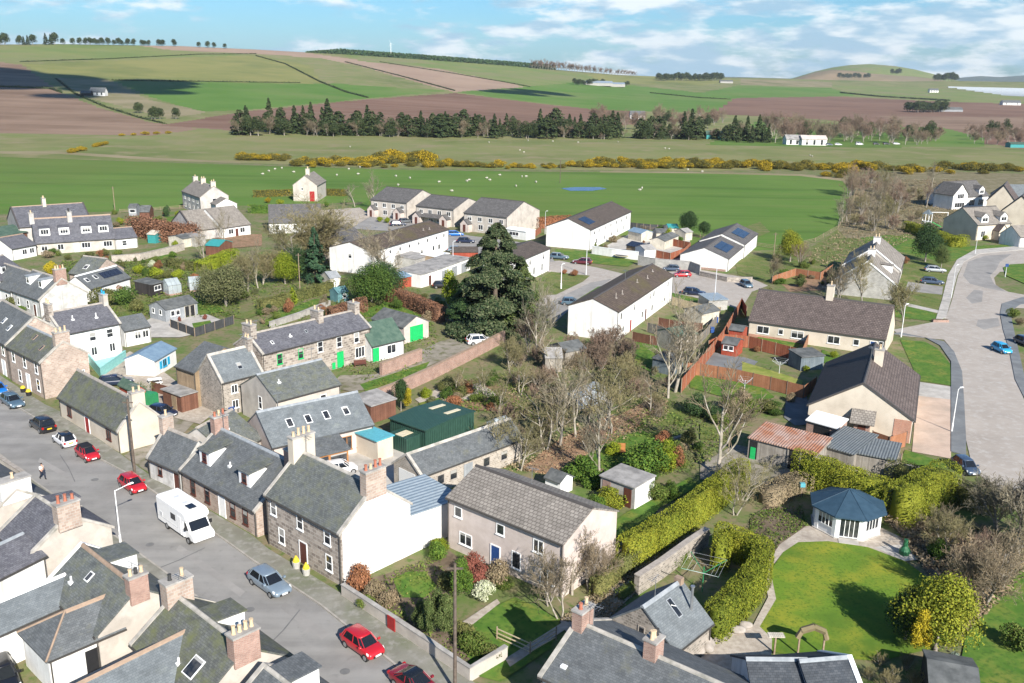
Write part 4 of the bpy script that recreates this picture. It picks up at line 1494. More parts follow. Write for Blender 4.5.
sheet('estate_road', 'asphalt_pale', [(536, 262), (560, 261), (598, 268), (640, 278), (668, 272), (700, 270), (752, 279), (768, 286), (752, 292), (745, 303), (735, 310), (700, 305), (672, 299), (640, 300), (632, 290), (600, 285), (575, 296), (560, 306), (545, 318), (520, 320), (545, 296), (572, 280), (560, 275), (548, 272)])
sheet('estate_road', 'asphalt_grey', [(590, 283), (612, 279), (575, 305), (556, 322), (520, 326), (545, 305)])
sheet('estate_road', 'asphalt_grey', [(362, 216), (412, 220), (420, 226), (470, 236), (540, 245), (555, 262), (500, 262), (440, 250), (400, 232), (352, 229)])
sheet('lawn', 'lawn', [(556, 249), (600, 253), (637, 261), (628, 267), (596, 264), (553, 258)])
sheet('lawn', 'lawn', [(577, 300), (598, 287), (615, 284), (600, 298), (572, 309)])
sheet('lawn', 'verge', [(536, 282), (551, 272), (590, 276), (583, 282), (556, 295), (535, 296)])
sheet('lawn', 'lawn', [(672, 293), (705, 300), (735, 308), (733, 312), (672, 298)])
sheet('lawn', 'verge', [(735, 262), (775, 250), (810, 256), (800, 285), (770, 284), (738, 275)])
sheet('lawn', 'lawn', [(345, 211), (372, 199), (374, 210), (365, 216), (345, 222)])
sheet('yard', 'slabs', [(590, 254), (660, 262), (690, 262), (690, 235), (640, 230), (632, 233)])
sheet('garden', 'verge', [(690, 246), (760, 222), (770, 232), (757, 238), (730, 262)])
sheet('lawn', 'lawn', [(622, 341), (660, 345), (666, 366), (650, 372), (628, 362)])
sheet('lawn', 'lawn', [(690, 371), (760, 385), (775, 398), (745, 404), (690, 388)])
sheet('patio', 'asphalt_dark', [(708, 352), (745, 358), (758, 362), (742, 378), (700, 368)])
sheet('lawn', 'lawn_yellow', [(742, 362), (775, 372), (803, 381), (800, 390), (742, 374)])
sheet('lawn', 'lawn', [(758, 337), (800, 344), (795, 351), (758, 343)])
sheet('lawn', 'lawn', [(822, 350), (840, 356), (836, 366), (820, 362)])
sheet('driveway', 'asphalt_dark', [(786, 400), (806, 392), (812, 425), (795, 426), (784, 418)])
sheet('lane', 'track', [(700, 465), (735, 445), (780, 455), (830, 470), (800, 480), (760, 486), (700, 480)])
sheet('lawn', 'lawn_moss', [(798, 543), (828, 542), (868, 548), (905, 562), (930, 580), (960, 600), (955, 640), (930, 650), (880, 662), (790, 656), (757, 650), (756, 630), (768, 610), (770, 572), (783, 553)])
sheet('patio', 'gravel', [(806, 527), (880, 528), (905, 540), (925, 560), (905, 562), (868, 548), (828, 542), (798, 543), (783, 553), (770, 570), (776, 600), (757, 632), (750, 632), (768, 598), (763, 570), (780, 545)])
sheet('patio', 'slabs', [(874, 548), (905, 545), (925, 558), (905, 562)])
sheet('rough_lawn', 'lawn', [(965, 640), (985, 600), (1024, 568), (1080, 580), (1080, 720), (950, 720)])
sheet('flower_bed', 'soil', [(768, 505), (800, 512), (806, 527), (780, 545), (763, 570), (752, 560), (750, 520)])
sheet('flower_bed', 'soil', [(880, 514), (945, 520), (1000, 560), (960, 600), (930, 578), (905, 540)])
sheet('lawn', 'lawn', [(608, 525), (640, 505), (690, 478), (700, 486), (660, 508), (640, 530), (612, 545)])
sheet('lawn', 'lawn', [(580, 455), (640, 430), (660, 440), (630, 470), (580, 480)])
sheet('lawn', 'lawn', [(392, 582), (412, 572), (430, 572), (438, 590), (425, 600), (395, 598)])
sheet('lawn', 'lawn', [(455, 635), (480, 615), (515, 598), (560, 620), (550, 650), (500, 683), (470, 675)])
sheet('path', 'gravel', [(455, 628), (497, 600), (500, 604), (462, 634)])
sheet('path', 'gravel', [(505, 660), (560, 625), (600, 600), (606, 604), (560, 634), (510, 668)])
sheet('lane', 'gravel', [(560, 622), (620, 575), (690, 530), (712, 535), (640, 590), (600, 625), (570, 640)])
sheet('flower_bed', 'soil', [(345, 592), (350, 585), (440, 560), (450, 552), (460, 560), (450, 600), (440, 625), (470, 660), (462, 676), (400, 636)])
sheet('yard', 'gravel', [(700, 660), (720, 630), (760, 628), (772, 640), (770, 690), (690, 690)])
sheet('lane', 'track', [(376, 375), (400, 360), (440, 342), (470, 335), (500, 338), (498, 346), (470, 350), (430, 366), (385, 388), (350, 392), (330, 388), (340, 376)])
sheet('lawn', 'lawn', [(360, 385), (400, 372), (430, 362), (425, 370), (390, 386), (368, 395)])
sheet('garden', 'leaf_litter', [(440, 395), (470, 380), (500, 385), (520, 400), (500, 412), (462, 410), (440, 405)])
sheet('garden', 'gravel', [(415, 400), (445, 386), (480, 384), (500, 396), (460, 402), (425, 408)])
sheet('lawn', 'lawn', [(418, 404), (440, 398), (445, 406), (425, 410)])
sheet('garden', 'leaf_litter', [(520, 470), (560, 440), (600, 420), (650, 395), (668, 402), (640, 425), (600, 445), (560, 475)])
sheet('yard', 'slabs', [(320, 440), (376, 444), (400, 450), (420, 470), (395, 490), (350, 480), (330, 470)])
sheet('lawn', 'lawn', [(262, 322), (285, 312), (312, 300), (334, 298), (325, 306), (295, 316), (270, 326)])
sheet('lawn', 'lawn', [(362, 312), (384, 302), (425, 308), (424, 318), (398, 314), (365, 318)])
sheet('lawn', 'verge', [(232, 318), (300, 292), (330, 284), (330, 290), (290, 304), (245, 320)])
sheet('patio', 'slabs', [(145, 322), (160, 314), (200, 312), (225, 322), (215, 330), (180, 338), (150, 338)])
sheet('lawn', 'lawn', [(192, 324), (210, 321), (215, 328), (195, 332)])
sheet('lawn', 'lawn', [(188, 302), (210, 298), (225, 312), (200, 316)])
sheet('lawn', 'verge', [(60, 312), (110, 300), (150, 290), (150, 312), (120, 330), (100, 325)])
sheet('lawn', 'lawn', [(140, 256), (165, 252), (175, 258), (150, 262)])
sheet('lawn', 'lawn', [(152, 218), (178, 216), (180, 226), (155, 228)])
sheet('patio', 'aqua', [(92, 352), (122, 350), (126, 358), (100, 372), (92, 366)])
sheet('yard', 'gravel', [(96, 372), (130, 352), (150, 362), (180, 385), (220, 410), (200, 425), (160, 415), (130, 395)])
sheet('yard', 'gravel', [(300, 212), (360, 208), (372, 216), (345, 232), (322, 232)])
sheet('garden', 'leaf_litter', [(212, 238), (262, 234), (262, 246), (215, 250)])
# houses along the village street
HS = {}
def Hs(key, *a, **k):
 h = House(*a, **k)
 HS[key] = h
 return h
BRS = ('pot_red', 'pot_buff', 'pot_red')
h = Hs('st0', 'stone_house', 'pinkish stone house with a white street door, uphill of the one with a bare gable', 'house', (-24, 326), (6.5, 345), w=8, eave=5, ridge=8.2, wall='stone_pink', roof='slate', coping='skew_stone')
h.win('F', [.3, .6, .86], 3.2, .9, 1.4).win('F', [.3, .6], .9, .9, 1.4).door('F', .82, 'white_paint', w=1.3, h=2.2)
h.sky(.5, .5).sky(.75, .4)
h = Hs('st1', 'stone_house', 'pinkish stone house with a bare stone gable and yellow flower tubs at its wall', 'house', (7.2, 346), (40.8, 362.7), C=(88.9, 353.5), eave=5, rp=(56.7, 342), wall='stone_pink', roof='slate_moss', coping=('skew_stone', 'B'), cap='lead')
h.win('F', [.16, .5, .84], 3.2, .85, 1.5, frame='upvc').win('F', [.3, .84], .8, .85, 1.5, frame='upvc').door('F', .55, 'white_paint', w=1.0, h=2.3)
h.win('B', [.8], 1.2, 1.0, 1.6, '2').chim(.97, wx=.8, wy=1.9, h=1.1, pots=3, mat='stone_pink').sky(.4, .7, .5, .9, frame='ridge_orange').sky(.75, .45, .5, .9, frame='ridge_orange')
h = Hs('st2', 'cottage', 'long low white cottage with a mossy slate roof and a pale gable', 'house', (58.9, 396.3), (118.6, 431), C=(166.6, 421), eave=2.7, rp=(140, 402), wall='harl_cream', roof='slate_moss', coping=('skew_stone', 'B'), gutter='pipe')
h.win('F', [.17, .83], .9, 1.1, 1.2, '2', frame='door_brown').door('F', .48, 'door_red', w=1.0).chim(.975, wx=.8, wy=1.5, h=.9, pots=2, mat='harl_cream')
h = Hs('st3', 'cottage', 'small white slate-roofed outbuilding joined to the dormered stone cottage on the street', 'outbuilding', (148.2, 456.8), (180, 471), C=(224, 459), eave=2.5, rp=(177, 428), rpe='A', wall='harl_old', roof='slate', coping=('skew_stone', 'A'))
h.door('F', .88, 'door_brown', w=.9).win('F', [.36], 1.0, .6, .9, '', frame='door_brown').chim(.03, wx=.7, wy=1.3, h=1.2, pots=1, mat='stone_pink')
h = Hs('st4', 'cottage', 'brown stone cottage with two white dormers on the street behind the motorhome', 'house', (181, 469.5), (256, 511), w=9.0, eave=2.7, rp=(211, 428), rpe='A', wall='stone_pink', roof='slate', coping='skew_stone', cap='lead')
h.win('F', [.16, .36, .86], .7, .8, 1.45, 's', frame='door_brown').door('F', .56, 'white_paint', w=1.0, h=2.1).win('F', [.7], .7, .8, 1.4, frame='door_brown')
h.dorm(.2, 1.9, h=1.4, rise=.5, y0=1.2, style='s', frame='door_brown', roof='slate_green', ww=.36).dorm(.73, 1.9, h=1.4, rise=.5, y0=1.2, style='s', frame='door_brown', roof='slate_green', ww=.36).chim(.02, wx=.8, wy=1.6, h=1.2, pots=3, mat='brick', potmat=BRS).chim(.985, wx=.8, wy=1.6, h=1.4, pots=2, mat='brick', potmat='pot_red')
h.vent(.45, .45, .4)
h = Hs('st4b', 'cottage_wing', 'mossy slate-roofed rear wing behind the dormered stone cottage', 'outbuilding', (229, 457), (262, 437), w=7.5, eave=3.0, ridge=5.6, wall='harl_grey', roof='slate_green')
h.vent(.5, .6, .5)
h = Hs('st5', 'stone_house', 'two-storey stone house with a big white gable facing the garden', 'house', (266, 494), (340.5, 533.5), C=(408, 503), eave=5.0, rp=(366, 486), wall='stone', roof='slate_green', coping=('skew_stone', 'AB'), cap='skew_stone')
h.win('F', [.1, .47, .83], 3.35, .8, 1.4, 's').win('F', [.2, .84], .9, .8, 1.4, 's').door('F', .5, 'door_brown', w=1.0, h=2.1)
h.chim(.975, wx=.8, wy=2.2, h=1.3, pots=4, mat='stone_pink', potmat=('pot_red', 'pot_buff', 'pot_red', 'pot_red')).chim(.03, wx=.8, wy=2.4, h=1.5, pots=4, mat='harl_cream', potmat='pot_buff')
m = MB()
L_, w_, e_, r_ = h.L, h.w, h.e, h.r
m.hexa([(L_ + .003, .12, 0), (L_ + .003, w_, 0), (L_ + .003, w_, e_), (L_ + .003, w_ / 2, r_ - .05), (L_ + .003, .12, e_)], [(L_ + .06, .12, 0), (L_ + .06, w_, 0), (L_ + .06, w_, e_), (L_ + .06, w_ / 2, r_ - .05), (L_ + .06, .12, e_)])
m.build('gable_render', 'harl_white', h.root)
m = MB()
x0, x1, y0, y1 = L_ - 5.4, L_ + .06, w_ + .004, w_ + 6.6
m.hexa([(x0, y0, 0), (x1, y0, 0), (x1, y1, 0), (x0, y1, 0)], [(x0, y0, 4.5), (x1, y0, 3.9), (x1, y1, 3.3), (x0, y1, 3.9)])
ex = m.build('extension', 'harl_white', h.root)
m = MB()
m.hexa([(x0, y0 + .02, 4.52), (x1 + .15, y0 + .02, 3.9), (x1 + .15, y1 + .15, 3.3), (x0, y1 + .15, 3.92)], [(x0, y0 + .02, 4.6), (x1 + .15, y0 + .02, 3.98), (x1 + .15, y1 + .15, 3.38), (x0, y1 + .15, 4.0)])
m.build('extension_roof', 'blue_sheet', ex)
h = Hs('b6', 'rear_house', 'long house with blue slate roof, four skylights and pale pink walls behind the street', 'house', (272, 447), (373, 424), w=7.6, eave=3.1, rp=(360, 392.5), wall='harl_pink', roof='slate_blue', hip='', cap='lead', gutter='pipe')
for u in (.2, .38, .56, .76, ):
 h.sky(u + .04, .5, .75, 1.15)
h.win('F', [.70, .90], .8, 1.7, 1.5, '3', frame='orange_wood')
m = MB()
pu = h.L * .44
m.box(pu - 2.1, pu + 2.1, -3.0, -.02, 0, 2.2)
po = m.build('sun_porch', 'orange_wood', h.root)
m = MB()
m.hexa([(pu - 2.3, -3.25, 2.15), (pu + 2.3, -3.25, 2.15), (pu + 2.3, -.28, 3.0), (pu - 2.3, -.28, 3.0)], [(pu - 2.3, -3.25, 2.27), (pu + 2.3, -3.25, 2.27), (pu + 2.3, -.28, 3.12), (pu - 2.3, -.28, 3.12)])
m.build('porch_roof', 'slate', po)
for x, wd_ in ((pu - 1.05, 1.6), (pu + .95, 1.9)):
 m = MB()
 m.box(x - wd_ / 2, x + wd_ / 2, -3.03, -2.98, .9, 1.9)
 m.build('pane', 'glass', po)
h = Hs('b7', 'stone_house', 'grey stone terrace with green doors and a purple-grey slate roof facing the lane', 'house', (262, 354), (370, 327), C=(356.5, 316), eave=5.0, rp=(357, 310.5), wall='stone', roof='slate_purple', coping=('skew_stone', 'AB'), cap='ridge_stone')
h.w = h.w
h.win('F', [.145, .33], 3.0, .75, 1.35, 's', frame='green_paint').win('F', [.51, .69, .86], 3.2, .85, 1.45, 's').win('F', [.89], .8, 1.7, 1.5, '3').door('F', .695, 'green_paint', w=1.0, h=2.3, label='bright green front door', frame='green_paint').door('F', .63, 'green_paint', w=.6, h=1.0, frame=None)
h.chim(.02, wx=.9, wy=2.0, h=1.3, pots=2, mat='stone').chim(.62, wx=.9, wy=1.9, h=1.2, pots=2, mat='stone').chim(.98, wx=.9, wy=1.7, h=1.1, pots=1, mat='stone').sky(.13, .35, .4, .6).sky(.45, .5, .4, .6, frame='lead').vent(.3, .45, .35)
h = Hs('b7b', 'cottage_wing', 'white single-storey wing with a mossy roof and green door beside the green garage', 'outbuilding', (371.5, 346), (404, 338.5), w=6.0, eave=2.6, ridge=5.2, wall='harl_white', roof='felt_green', cap=None)
h.door('F', .12, 'green_paint', w=1.0, h=2.0, frame='green_paint').win('F', [.6], .8, 1.6, 1.3, '2')
h = Hs('b8', 'rear_house', 'cream gabled house with a moss-flecked slate roof standing in front of the grey stone terrace', 'house', (276, 401), (340, 384), w=8.0, eave=3.9, rp=(324, 360), wall='harl', roof='slate_green', cap='lead')
h.win('F', [.72], 1.9, .8, 1.2, 's').win('A', [.45], 2.0, .7, 1.5, 's').vent(.2, .55, .4)
h = Hs('b9', 'stone_house', 'rough stone gabled house with blue slates and a skylight next to the timber-clad house', 'house', (221, 382), (262, 371.5), C=(195, 373), eave=4.6, rp=(205, 356), rpe='A', wall='rubble', roof='slate_blue', coping=('skew_stone', 'AB'), cap='skew_stone')
h.win('F', [.3], 2.8, .8, 1.0, '2').win('F', [.3], .8, .8, 1.0, '2').sky(.55, .35, .7, 1.0, frame='lead').chim(.97, wx=.7, wy=1.3, h=1.0, pots=2, mat='stone')
h = Hs('b10', 'timber_house', 'narrow house clad in yellow timber with a dark slate roof and a brown lean-to porch', 'house', (176, 366), (195, 372.5), w=9.0, eave=4.8, rp=(192, 342), rpe='A', wall='shed_wood', roof='slate', cap=None)
h.extra('porch', 'shed_brown', .3, h.L + .2, -2.4, -.01, 0, 2.3)
h.extra('porch_roof', 'flat_roof', .1, h.L + .4, -2.6, -.015, 2.302, 2.42)
h.extra('porch_door', 'shed_wood', h.L * .55, h.L * .8, -2.44, -2.38, .05, 2.0)
h = Hs('b11', 'white_house', 'tall white house with two white roof cowls and a blue chimney pot', 'house', (62, 334.5), (120, 323), w=7.6, eave=5.0, rp=(106, 303), wall='harl_white', roof='slate_purple', coping=('skew_stone', 'AB'), L=None)
h.win('F', [.5, .82], 1.0, .8, 1.2, '2').win('F', [.5, .8], 3.2, .9, 1.2, 's').vent(.3, .5, .6).vent(.68, .4, .7).chim(.97, wx=.7, wy=1.4, h=1.2, pots=2, mat='harl', potmat='cyan_paint')
h.chim(.02, wx=.7, wy=1.4, h=1.2, pots=2, mat='stone')
h = Hs('b11b', 'cottage_wing', 'small white wing with a slate roof beside the aqua patio', 'outbuilding', (124, 331), (150, 326), w=5, eave=2.6, ridge=4.1, wall='harl_white', roof='slate', cap=None)
h.win('F', [.5, .8], 1, .9, 1.1, '2')
h = Hs('b12', 'cottage', 'white cottage with two white box dormers and a tall brick chimney on its white gable', 'house', (12, 290.5), (39.5, 300), C=(83, 291), eave=3.2, rp=(60, 279), wall='harl_old', roof='slate', coping=('skew_stone', 'B'))
h.dorm(.3, 1.3, h=1.5, rise=.1, y0=1.6, style='', roof='lead').dorm(.75, 1.3, h=1.5, rise=.1, y0=1.6, style='', roof='lead').chim(.965, wx=.9, wy=1.9, h=1.5, pots=4, mat='brick', potmat=('pot_buff', 'pot_buff', 'pot_red', 'pot_buff')).win('F', [.2, .55], 1.0, .8, 1.3).door('F', .8, 'door_brown')
h = Hs('b12a', 'cottage', 'low white cottage with a plain slate roof adjoining the cottage with two box dormers', 'house', (-14, 283), (11, 291.5), w=7.5, eave=3.0, ridge=6.0, wall='harl_white', roof='slate')
h.win('F', [.5, .8], 1.0, .9, 1.2)
h = Hs('b13', 'rear_house', 'low dark slate house with two skylights and blue solar panels behind the clipped hedge', 'house', (90, 289), (130, 277.5), C=(117, 271.5), eave=2.6, ridge=4.6, wall='harl_white', roof='slate', cap='white_paint')
h.sky(.12, .55, .8, 1.0).sky(.34, .6, .8, 1.0).solar(.7, .55, 5, 1, .95, 1.6)
h = Hs('b14', 'rear_house', 'mossy slate house with a stone gable near the long dormered row', 'house', (69, 273), (92, 276), w=8, eave=2.8, rp=(100, 259), wall='stone_pink', roof='slate_green')
h.sky(.5, .4, 1.0, 1.2, frame='white_paint')
h = Hs('b15', 'rear_house', 'grey rendered gabled house at the picture edge above the low white cottages', 'house', (0, 281), (27, 272), w=9, eave=4, ridge=7, wall='harl_grey', roof='slate_purple')
h.win('F', [.5], 1.6, .7, 1.0).win('A', [.6], 2.0, .8, 1.2)
h.dorm(.35, 1.3, h=1.4, rise=.2, y0=1.0, style='')
h = Hs('b16', 'dormered_terrace', 'long white terrace with four white dormers in its slate roof below the big slate hall', 'house', (35.6, 243.3), (115, 238), w=9.5, eave=2.7, rp=(112, 215), wall='harl', roof='slate_purple', cap='ridge_orange', L=None)
for u in (.13, .37, .65, .87):
 h.dorm(u, 2.2, h=1.7, rise=.25, y0=1.2, style='3')
h.win('F', [.62, .9], .9, 1.8, 1.2, '3', frame='upvc').win('F', [.1, .3], .9, 1.2, 1.2, '2').door('F', .5, 'white_paint').chim(.0, wx=1.0, wy=2.2, h=1.2, pots=2, mat='harl_grey').chim(.47, wx=1.0, wy=2.6, h=1.1, pots=3, mat='harl_grey', potmat='pot_dark')
h = Hs('b16b', 'terrace_wing', 'low slate-roofed wing with an orange ridge at the garden end of the dormered terrace', 'outbuilding', (115.2, 239), (137, 237), w=7, eave=2.5, ridge=4.4, wall='harl_white', roof='slate_purple', cap='ridge_orange')
h.win('F', [.4], .8, 1.0, 1.1)
h = Hs('b16c', 'terrace_wing', 'low slate-roofed wing with an orange ridge at the road end of the dormered terrace', 'outbuilding', (11.5, 249), (36, 244.5), w=8, eave=2.6, ridge=4.6, wall='harl_white', roof='slate_purple', cap='ridge_orange')
h.win('F', [.5, .8], .9, 1.1, 1.1, '2')
h = Hs('b17', 'village_hall', 'broad slate-roofed hall with one pale chimney at the field edge', 'hall', (18.5, 227.5), (92, 222), w=15, eave=4.0, rp=(89, 203), wall='harl_grey', roof='slate_purple', cap='ridge_orange', coping='ridge_dark')
h.chim(.45, wx=.8, wy=1.6, h=1.6, pots=2, mat='harl_cream')
h = Hs('b17b', 'long_shed', 'dark brown timber shed with a mossy roof at the edge of the green field', 'shed', (-14, 239), (27, 232), w=9, eave=2.8, ridge=4.2, wall='shed_brown', roof='felt_green', cap=None)
h.win('F', [.52], 1.0, 1.4, 1.1, '2')
h = Hs('b18', 'tall_house', 'tall grey house with a rubble front and pale gable standing above the long russet hedge', 'house', (182, 191), (200, 197.4), C=(228, 195.5), eave=5.2, rp=(214, 186.3), wall='harl_grey', roof='tile_grey')
h.win('F', [.15, .38, .62, .85], 3.2, 1.0, 1.2, 's').win('F', [.15, .38, .62, .85], .9, 1.0, 1.2, 's').win('B', [.5], 3.0, 1.2, 1.6, 's').chim(.45, wx=.9, wy=1.4, h=1.2, pots=2, mat='harl_cream').chim(.97, wx=.9, wy=1.4, h=1.1, pots=2, mat='harl_cream').chim(.02, wx=.9, wy=1.4, h=1.0, pots=1, mat='harl')
h = Hs('b19', 'bungalow', 'grey tiled bungalow with its gable towards the russet hedge', 'house', (193, 230.5), (221, 227.5), w=13, eave=2.6, rp=(187.5, 211.4), rpe='A', wall='harl_grey', roof='tile_grey', cap=None, coping=('ridge_dark', 'A'))
h.win('A', [.4], 1.2, 1.4, 1.6, '2')
h = Hs('b19b', 'bungalow', 'grey tiled bungalow with white walls and a small rear gable below the tall grey house', 'house', (222, 228), (250.5, 224), w=13, eave=2.7, rp=(243.5, 205.7), wall='harl_white', roof='tile_grey', cap=None)
h.win('F', [.3, .7], .9, 1.4, 1.2, '2').door('F', .5, 'door_brown')
h = Hs('b19c', 'rear_house', 'small white gable with a dark roof tucked between the tall grey house and the bungalows', 'house', (211, 203), (216, 205), w=6, eave=4.0, ridge=5.6, wall='harl_white', roof='tile_grey', cap=None)
h = Hs('b20', 'bungalow', 'plain grey tiled bungalow with white walls half hidden by the big bare tree', 'house', (268.7, 223), (322, 222), w=14, eave=2.8, rp=(324, 204), wall='harl_white', roof='tile_estate', cap=None)
h.win('F', [.16, .5], 1.0, 1.0, 1.2)
h = Hs('b21', 'tall_house', 'tall white house with one plain gable and a red door by the sheep field', 'house', (317, 185.5), (321.5, 183), L=14, C=(293, 185), eave=5.2, rp=(305, 176), rpe='A', wall='harl', roof='tile_grey', cap=None)
h.win('A', [.62], 3.6, .5, .9, '').chim(.35, wx=1.2, wy=1.2, h=1.6, pots=3, mat='harl_cream').door('A', .22, 'door_red', w=1.6, h=3.2, frame=None)
for k, (lab, A_, B_, R_, C_) in enumerate((('first pair of grey roofed houses with gabled porches, beside the yellow shrubs', (370.8, 199.3), (406.8, 203), (416.7, 190.4), (423.7, 196)),
          ('middle pair of grey roofed houses with a lean-to between its two gabled porches', (416, 205.7), (453.6, 209.7), (463.5, 198.5), (469, 202.5)),
          ('third pair of grey roofed houses with gabled porch, beside the huge dark conifer', (463.8, 212.7), (507, 217.5), (517, 202), (528, 209)))):
 h = Hs('b22%d' % k, 'porched_house', lab, 'house', A_, B_, C=C_, eave=4.9, rp=R_, wall='harl', roof='tile_estate', cap='ridge_dark', group='pairs of houses with gabled porches')
 h.win('F', [.14, .38, .63, .87], 3.0, 1.2, 1.1, '2').win('F', [.4, .62], .8, 1.4, 1.3, '2')
 h.porch(.1, 2.6, 1.8, 2.2, 3.4, wall='harl_pink', roof='tile_estate').porch(.82, 2.6, 1.8, 2.2, 3.4, wall='harl_pink', roof='tile_estate')
 if k == 1:
  m = MB()
  a0, a1 = .1 * h.L + 1.35, .82 * h.L - 1.35
  m.hexa([(a0, -1.7, 2.2), (a1, -1.7, 2.2), (a1, -.01, 3.0), (a0, -.01, 3.0)], [(a0, -1.7, 2.32), (a1, -1.7, 2.32), (a1, -.01, 3.12), (a0, -.01, 3.12)])
  m.build('lean_to_roof', 'tile_estate', h.root)
h = Hs('b23', 'white_terrace', 'long white terrace with a brown roof behind bare trees and flat-roofed garages', 'house', (371, 252), (448.5, 229.2), C=(436.4 - 14, 222.5), eave=5.0, rp=(436.4, 221), wall='harl_white', roof='tile_mossbrown', cap='ridge_dark')
h.win('F', [.1, .22, .34, .46, .58, .70, .82, .93], 3.4, .7, .8, '').win('F', [.15, .4, .62, .78, .86], .9, .9, 1.2, '').vent(.75, .4, .5, mat='ridge_stone').vent(.82, .35, .5, mat='ridge_stone')
h.win('A', [.5], 3.2, .8, .9, '')
h = Hs('b24', 'rear_house', 'pale gabled house hidden behind the big bare tree beside the white terrace', 'house', (346, 248), (366, 237.5), w=9, eave=3.0, ridge=6.4, wall='harl', roof='tile_estate')
h = Hs('b25', 'white_house', 'short white house with a brown roof beside the huge dark conifer', 'house', (523, 259.5), (550, 248), w=9, eave=5.0, rp=(537, 241), wall='harl_white', roof='tile_brown', cap='ridge_dark')
h.win('F', [.25, .75], 3.2, .8, 1.1, '').win('F', [.4, .7], .8, .8, 1.5, '')
h = Hs('b26', 'white_terrace', 'white terrace with a brown roof and blue solar panels at the field edge', 'house', (590, 230), (631, 211.3), C=(552.5, 224), eave=5.0, rp=(571, 219), rpe='A', wall='harl_white', roof='tile_brown', cap='ridge_dark')
h.win('F', [.1, .2, .34, .48, .62, .75, .88], 3.3, .9, 1.0, '').win('F', [.15, .33, .5, .66, .82], .9, .9, 1.2, '').solar(.16, .5, 5, 2, 1.0, 1.6)
h = Hs('b27', 'white_terrace', 'white terrace with a mossy brown roof and roof vents standing by the estate road', 'house', (617.5, 312), (673, 275), C=(571.7, 304), eave=5.0, rp=(595.5, 299), rpe='A', wall='harl_white', roof='tile_mossbrown', cap='ridge_dark')
h.win('F', [.06, .27, .55, .62, .9], 3.3, .8, 1.1, '').win('F', [.1, .42, .6, .85], .9, .9, 1.1, '').door('F', .22, 'door_red', w=.9).door('F', .48, 'door_brown', w=.9)
for q in ((.16, .5, .9), (.26, .5, .7), (.55, .6, .6), (.7, .5, .6), (.86, .65, .4)):
 h.vent(*q, mat='ridge_stone')
h = Hs('b28', 'white_bungalow', 'white gabled bungalow with dark solar panels and a grey roof by the parked red car', 'house', (728, 259), (743.5, 246), C=(682, 253.5), eave=2.9, rp=(704.5, 248), rpe='A', wall='harl_white', roof='tile_estate', cap='ridge_dark')
h.solar(.45, .5, 8, 2, 1.0, 1.6).extra('base_course', 'brick', h.L * 0 - .04, -.001, .3, h.w - .3, 0, .5)
h2 = Hs('b28b', 'white_bungalow', 'rear half of the white solar-panelled bungalows, its roof stepped higher', 'house', (744.2, 244.6), (757.5, 233.5), w=h.w, eave=3.4, ridge=h.r + .6, wall='harl_white', roof='tile_estate', cap='ridge_dark')
h2.solar(.5, .5, 8, 2, 1.0, 1.6).win('F', [.5], 1, .9, 1.1)
h = Hs('b29', 'bungalow', 'long cream bungalow with a dark brown tiled roof behind the red fenced gardens', 'house', (749, 320), (886, 339), w=10.5, eave=2.75, rp=(756.5, 289.8), rpe='A', wall='harl_cream', roof='tile_dark', cap='ridge_dark')
h.win('F', [.115, .375], .85, 1.9, 1.15, '2', frame='upvc').win('F', [.25], 1.1, .7, .85, '', frame='upvc').win('F', [.64], .85, 1.8, 1.15, '2', frame='upvc').win('F', [.8], 1.1, .8, .9, '', frame='upvc').door('F', .92, 'blue_paint', w=.9, frame='upvc').win('F', [.97], .5, .6, 1.7, '', frame='upvc')
h.extra('base_course', 'brick_orange', .1, h.L * .44, -.03, -.001, 0, .45)
h.chim(.54, h.w * .5, 1.1, 1.1, 2.0, 1, mat='harl_cream')
h = Hs('b30', 'bungalow', 'large dark-roofed bungalow with a cream gable and chimney beside the pink drive', 'house', (913, 421), (918.3, 375), C=(809, 405), eave=2.9, rp=(862.5, 384), rpe='A', wall='harl_cream', roof='tile_dark', cap='ridge_dark', coping=('ridge_dark', 'A'))
h.chim(.58, h.w * .42, 1.1, 1.1, 1.9, 2, mat='harl_cream')
h.extra('brick_panel', 'brick_orange', -.05, -.002, .1, h.w * .17, .02, 2.85)
m = MB()
yw = h.w * .46
m.box(-1.5, -.01, yw - .9, yw + .9, 0, 2.3)
po = m.build('porch', 'brick', h.root)
m = MB()
m.hexa([(-2.1, yw - 1.4, 2.15), (-2.1, yw + 1.4, 2.15), (-.06, yw + 1.4, 3.3), (-.06, yw - 1.4, 3.3)], [(-2.1, yw - 1.4, 2.28), (-2.1, yw + 1.4, 2.28), (-.06, yw + 1.4, 3.43), (-.06, yw - 1.4, 3.43)])
m.build('porch_roof', 'tile_grey', po)
m = MB()
m.box(-1.55, -1.48, yw - .45, yw + .45, .05, 2.0)
m.build('door', 'door_brown', po)
h.win('F', [.3, .7], .9, 1.5, 1.1, '2', frame='upvc')
m = MB()
ta, co = h.tan, math.cos(math.atan(h.tan))
y0, y1 = h.w + .24, h.w / 2 + .25
zf = lambda y: h.e + h.tan * (h.w - y) + h.t
m.hexa([(-.1, y0, zf(y0) + .004), (h.L + .1, y0, zf(y0) + .004), (h.L + .1, y1, zf(y1) + .004), (-.1, y1, zf(y1) + .004)], [(-.1, y0, zf(y0) + .05), (h.L + .1, y0, zf(y0) + .05), (h.L + .1, y1, zf(y1) + .05), (-.1, y1, zf(y1) + .05)])
m.build('shaded_ribbed_slope', 'bungalow_tile_shade', h.root)  # overlay sheet carrying painted shade on the slope turned from the sun
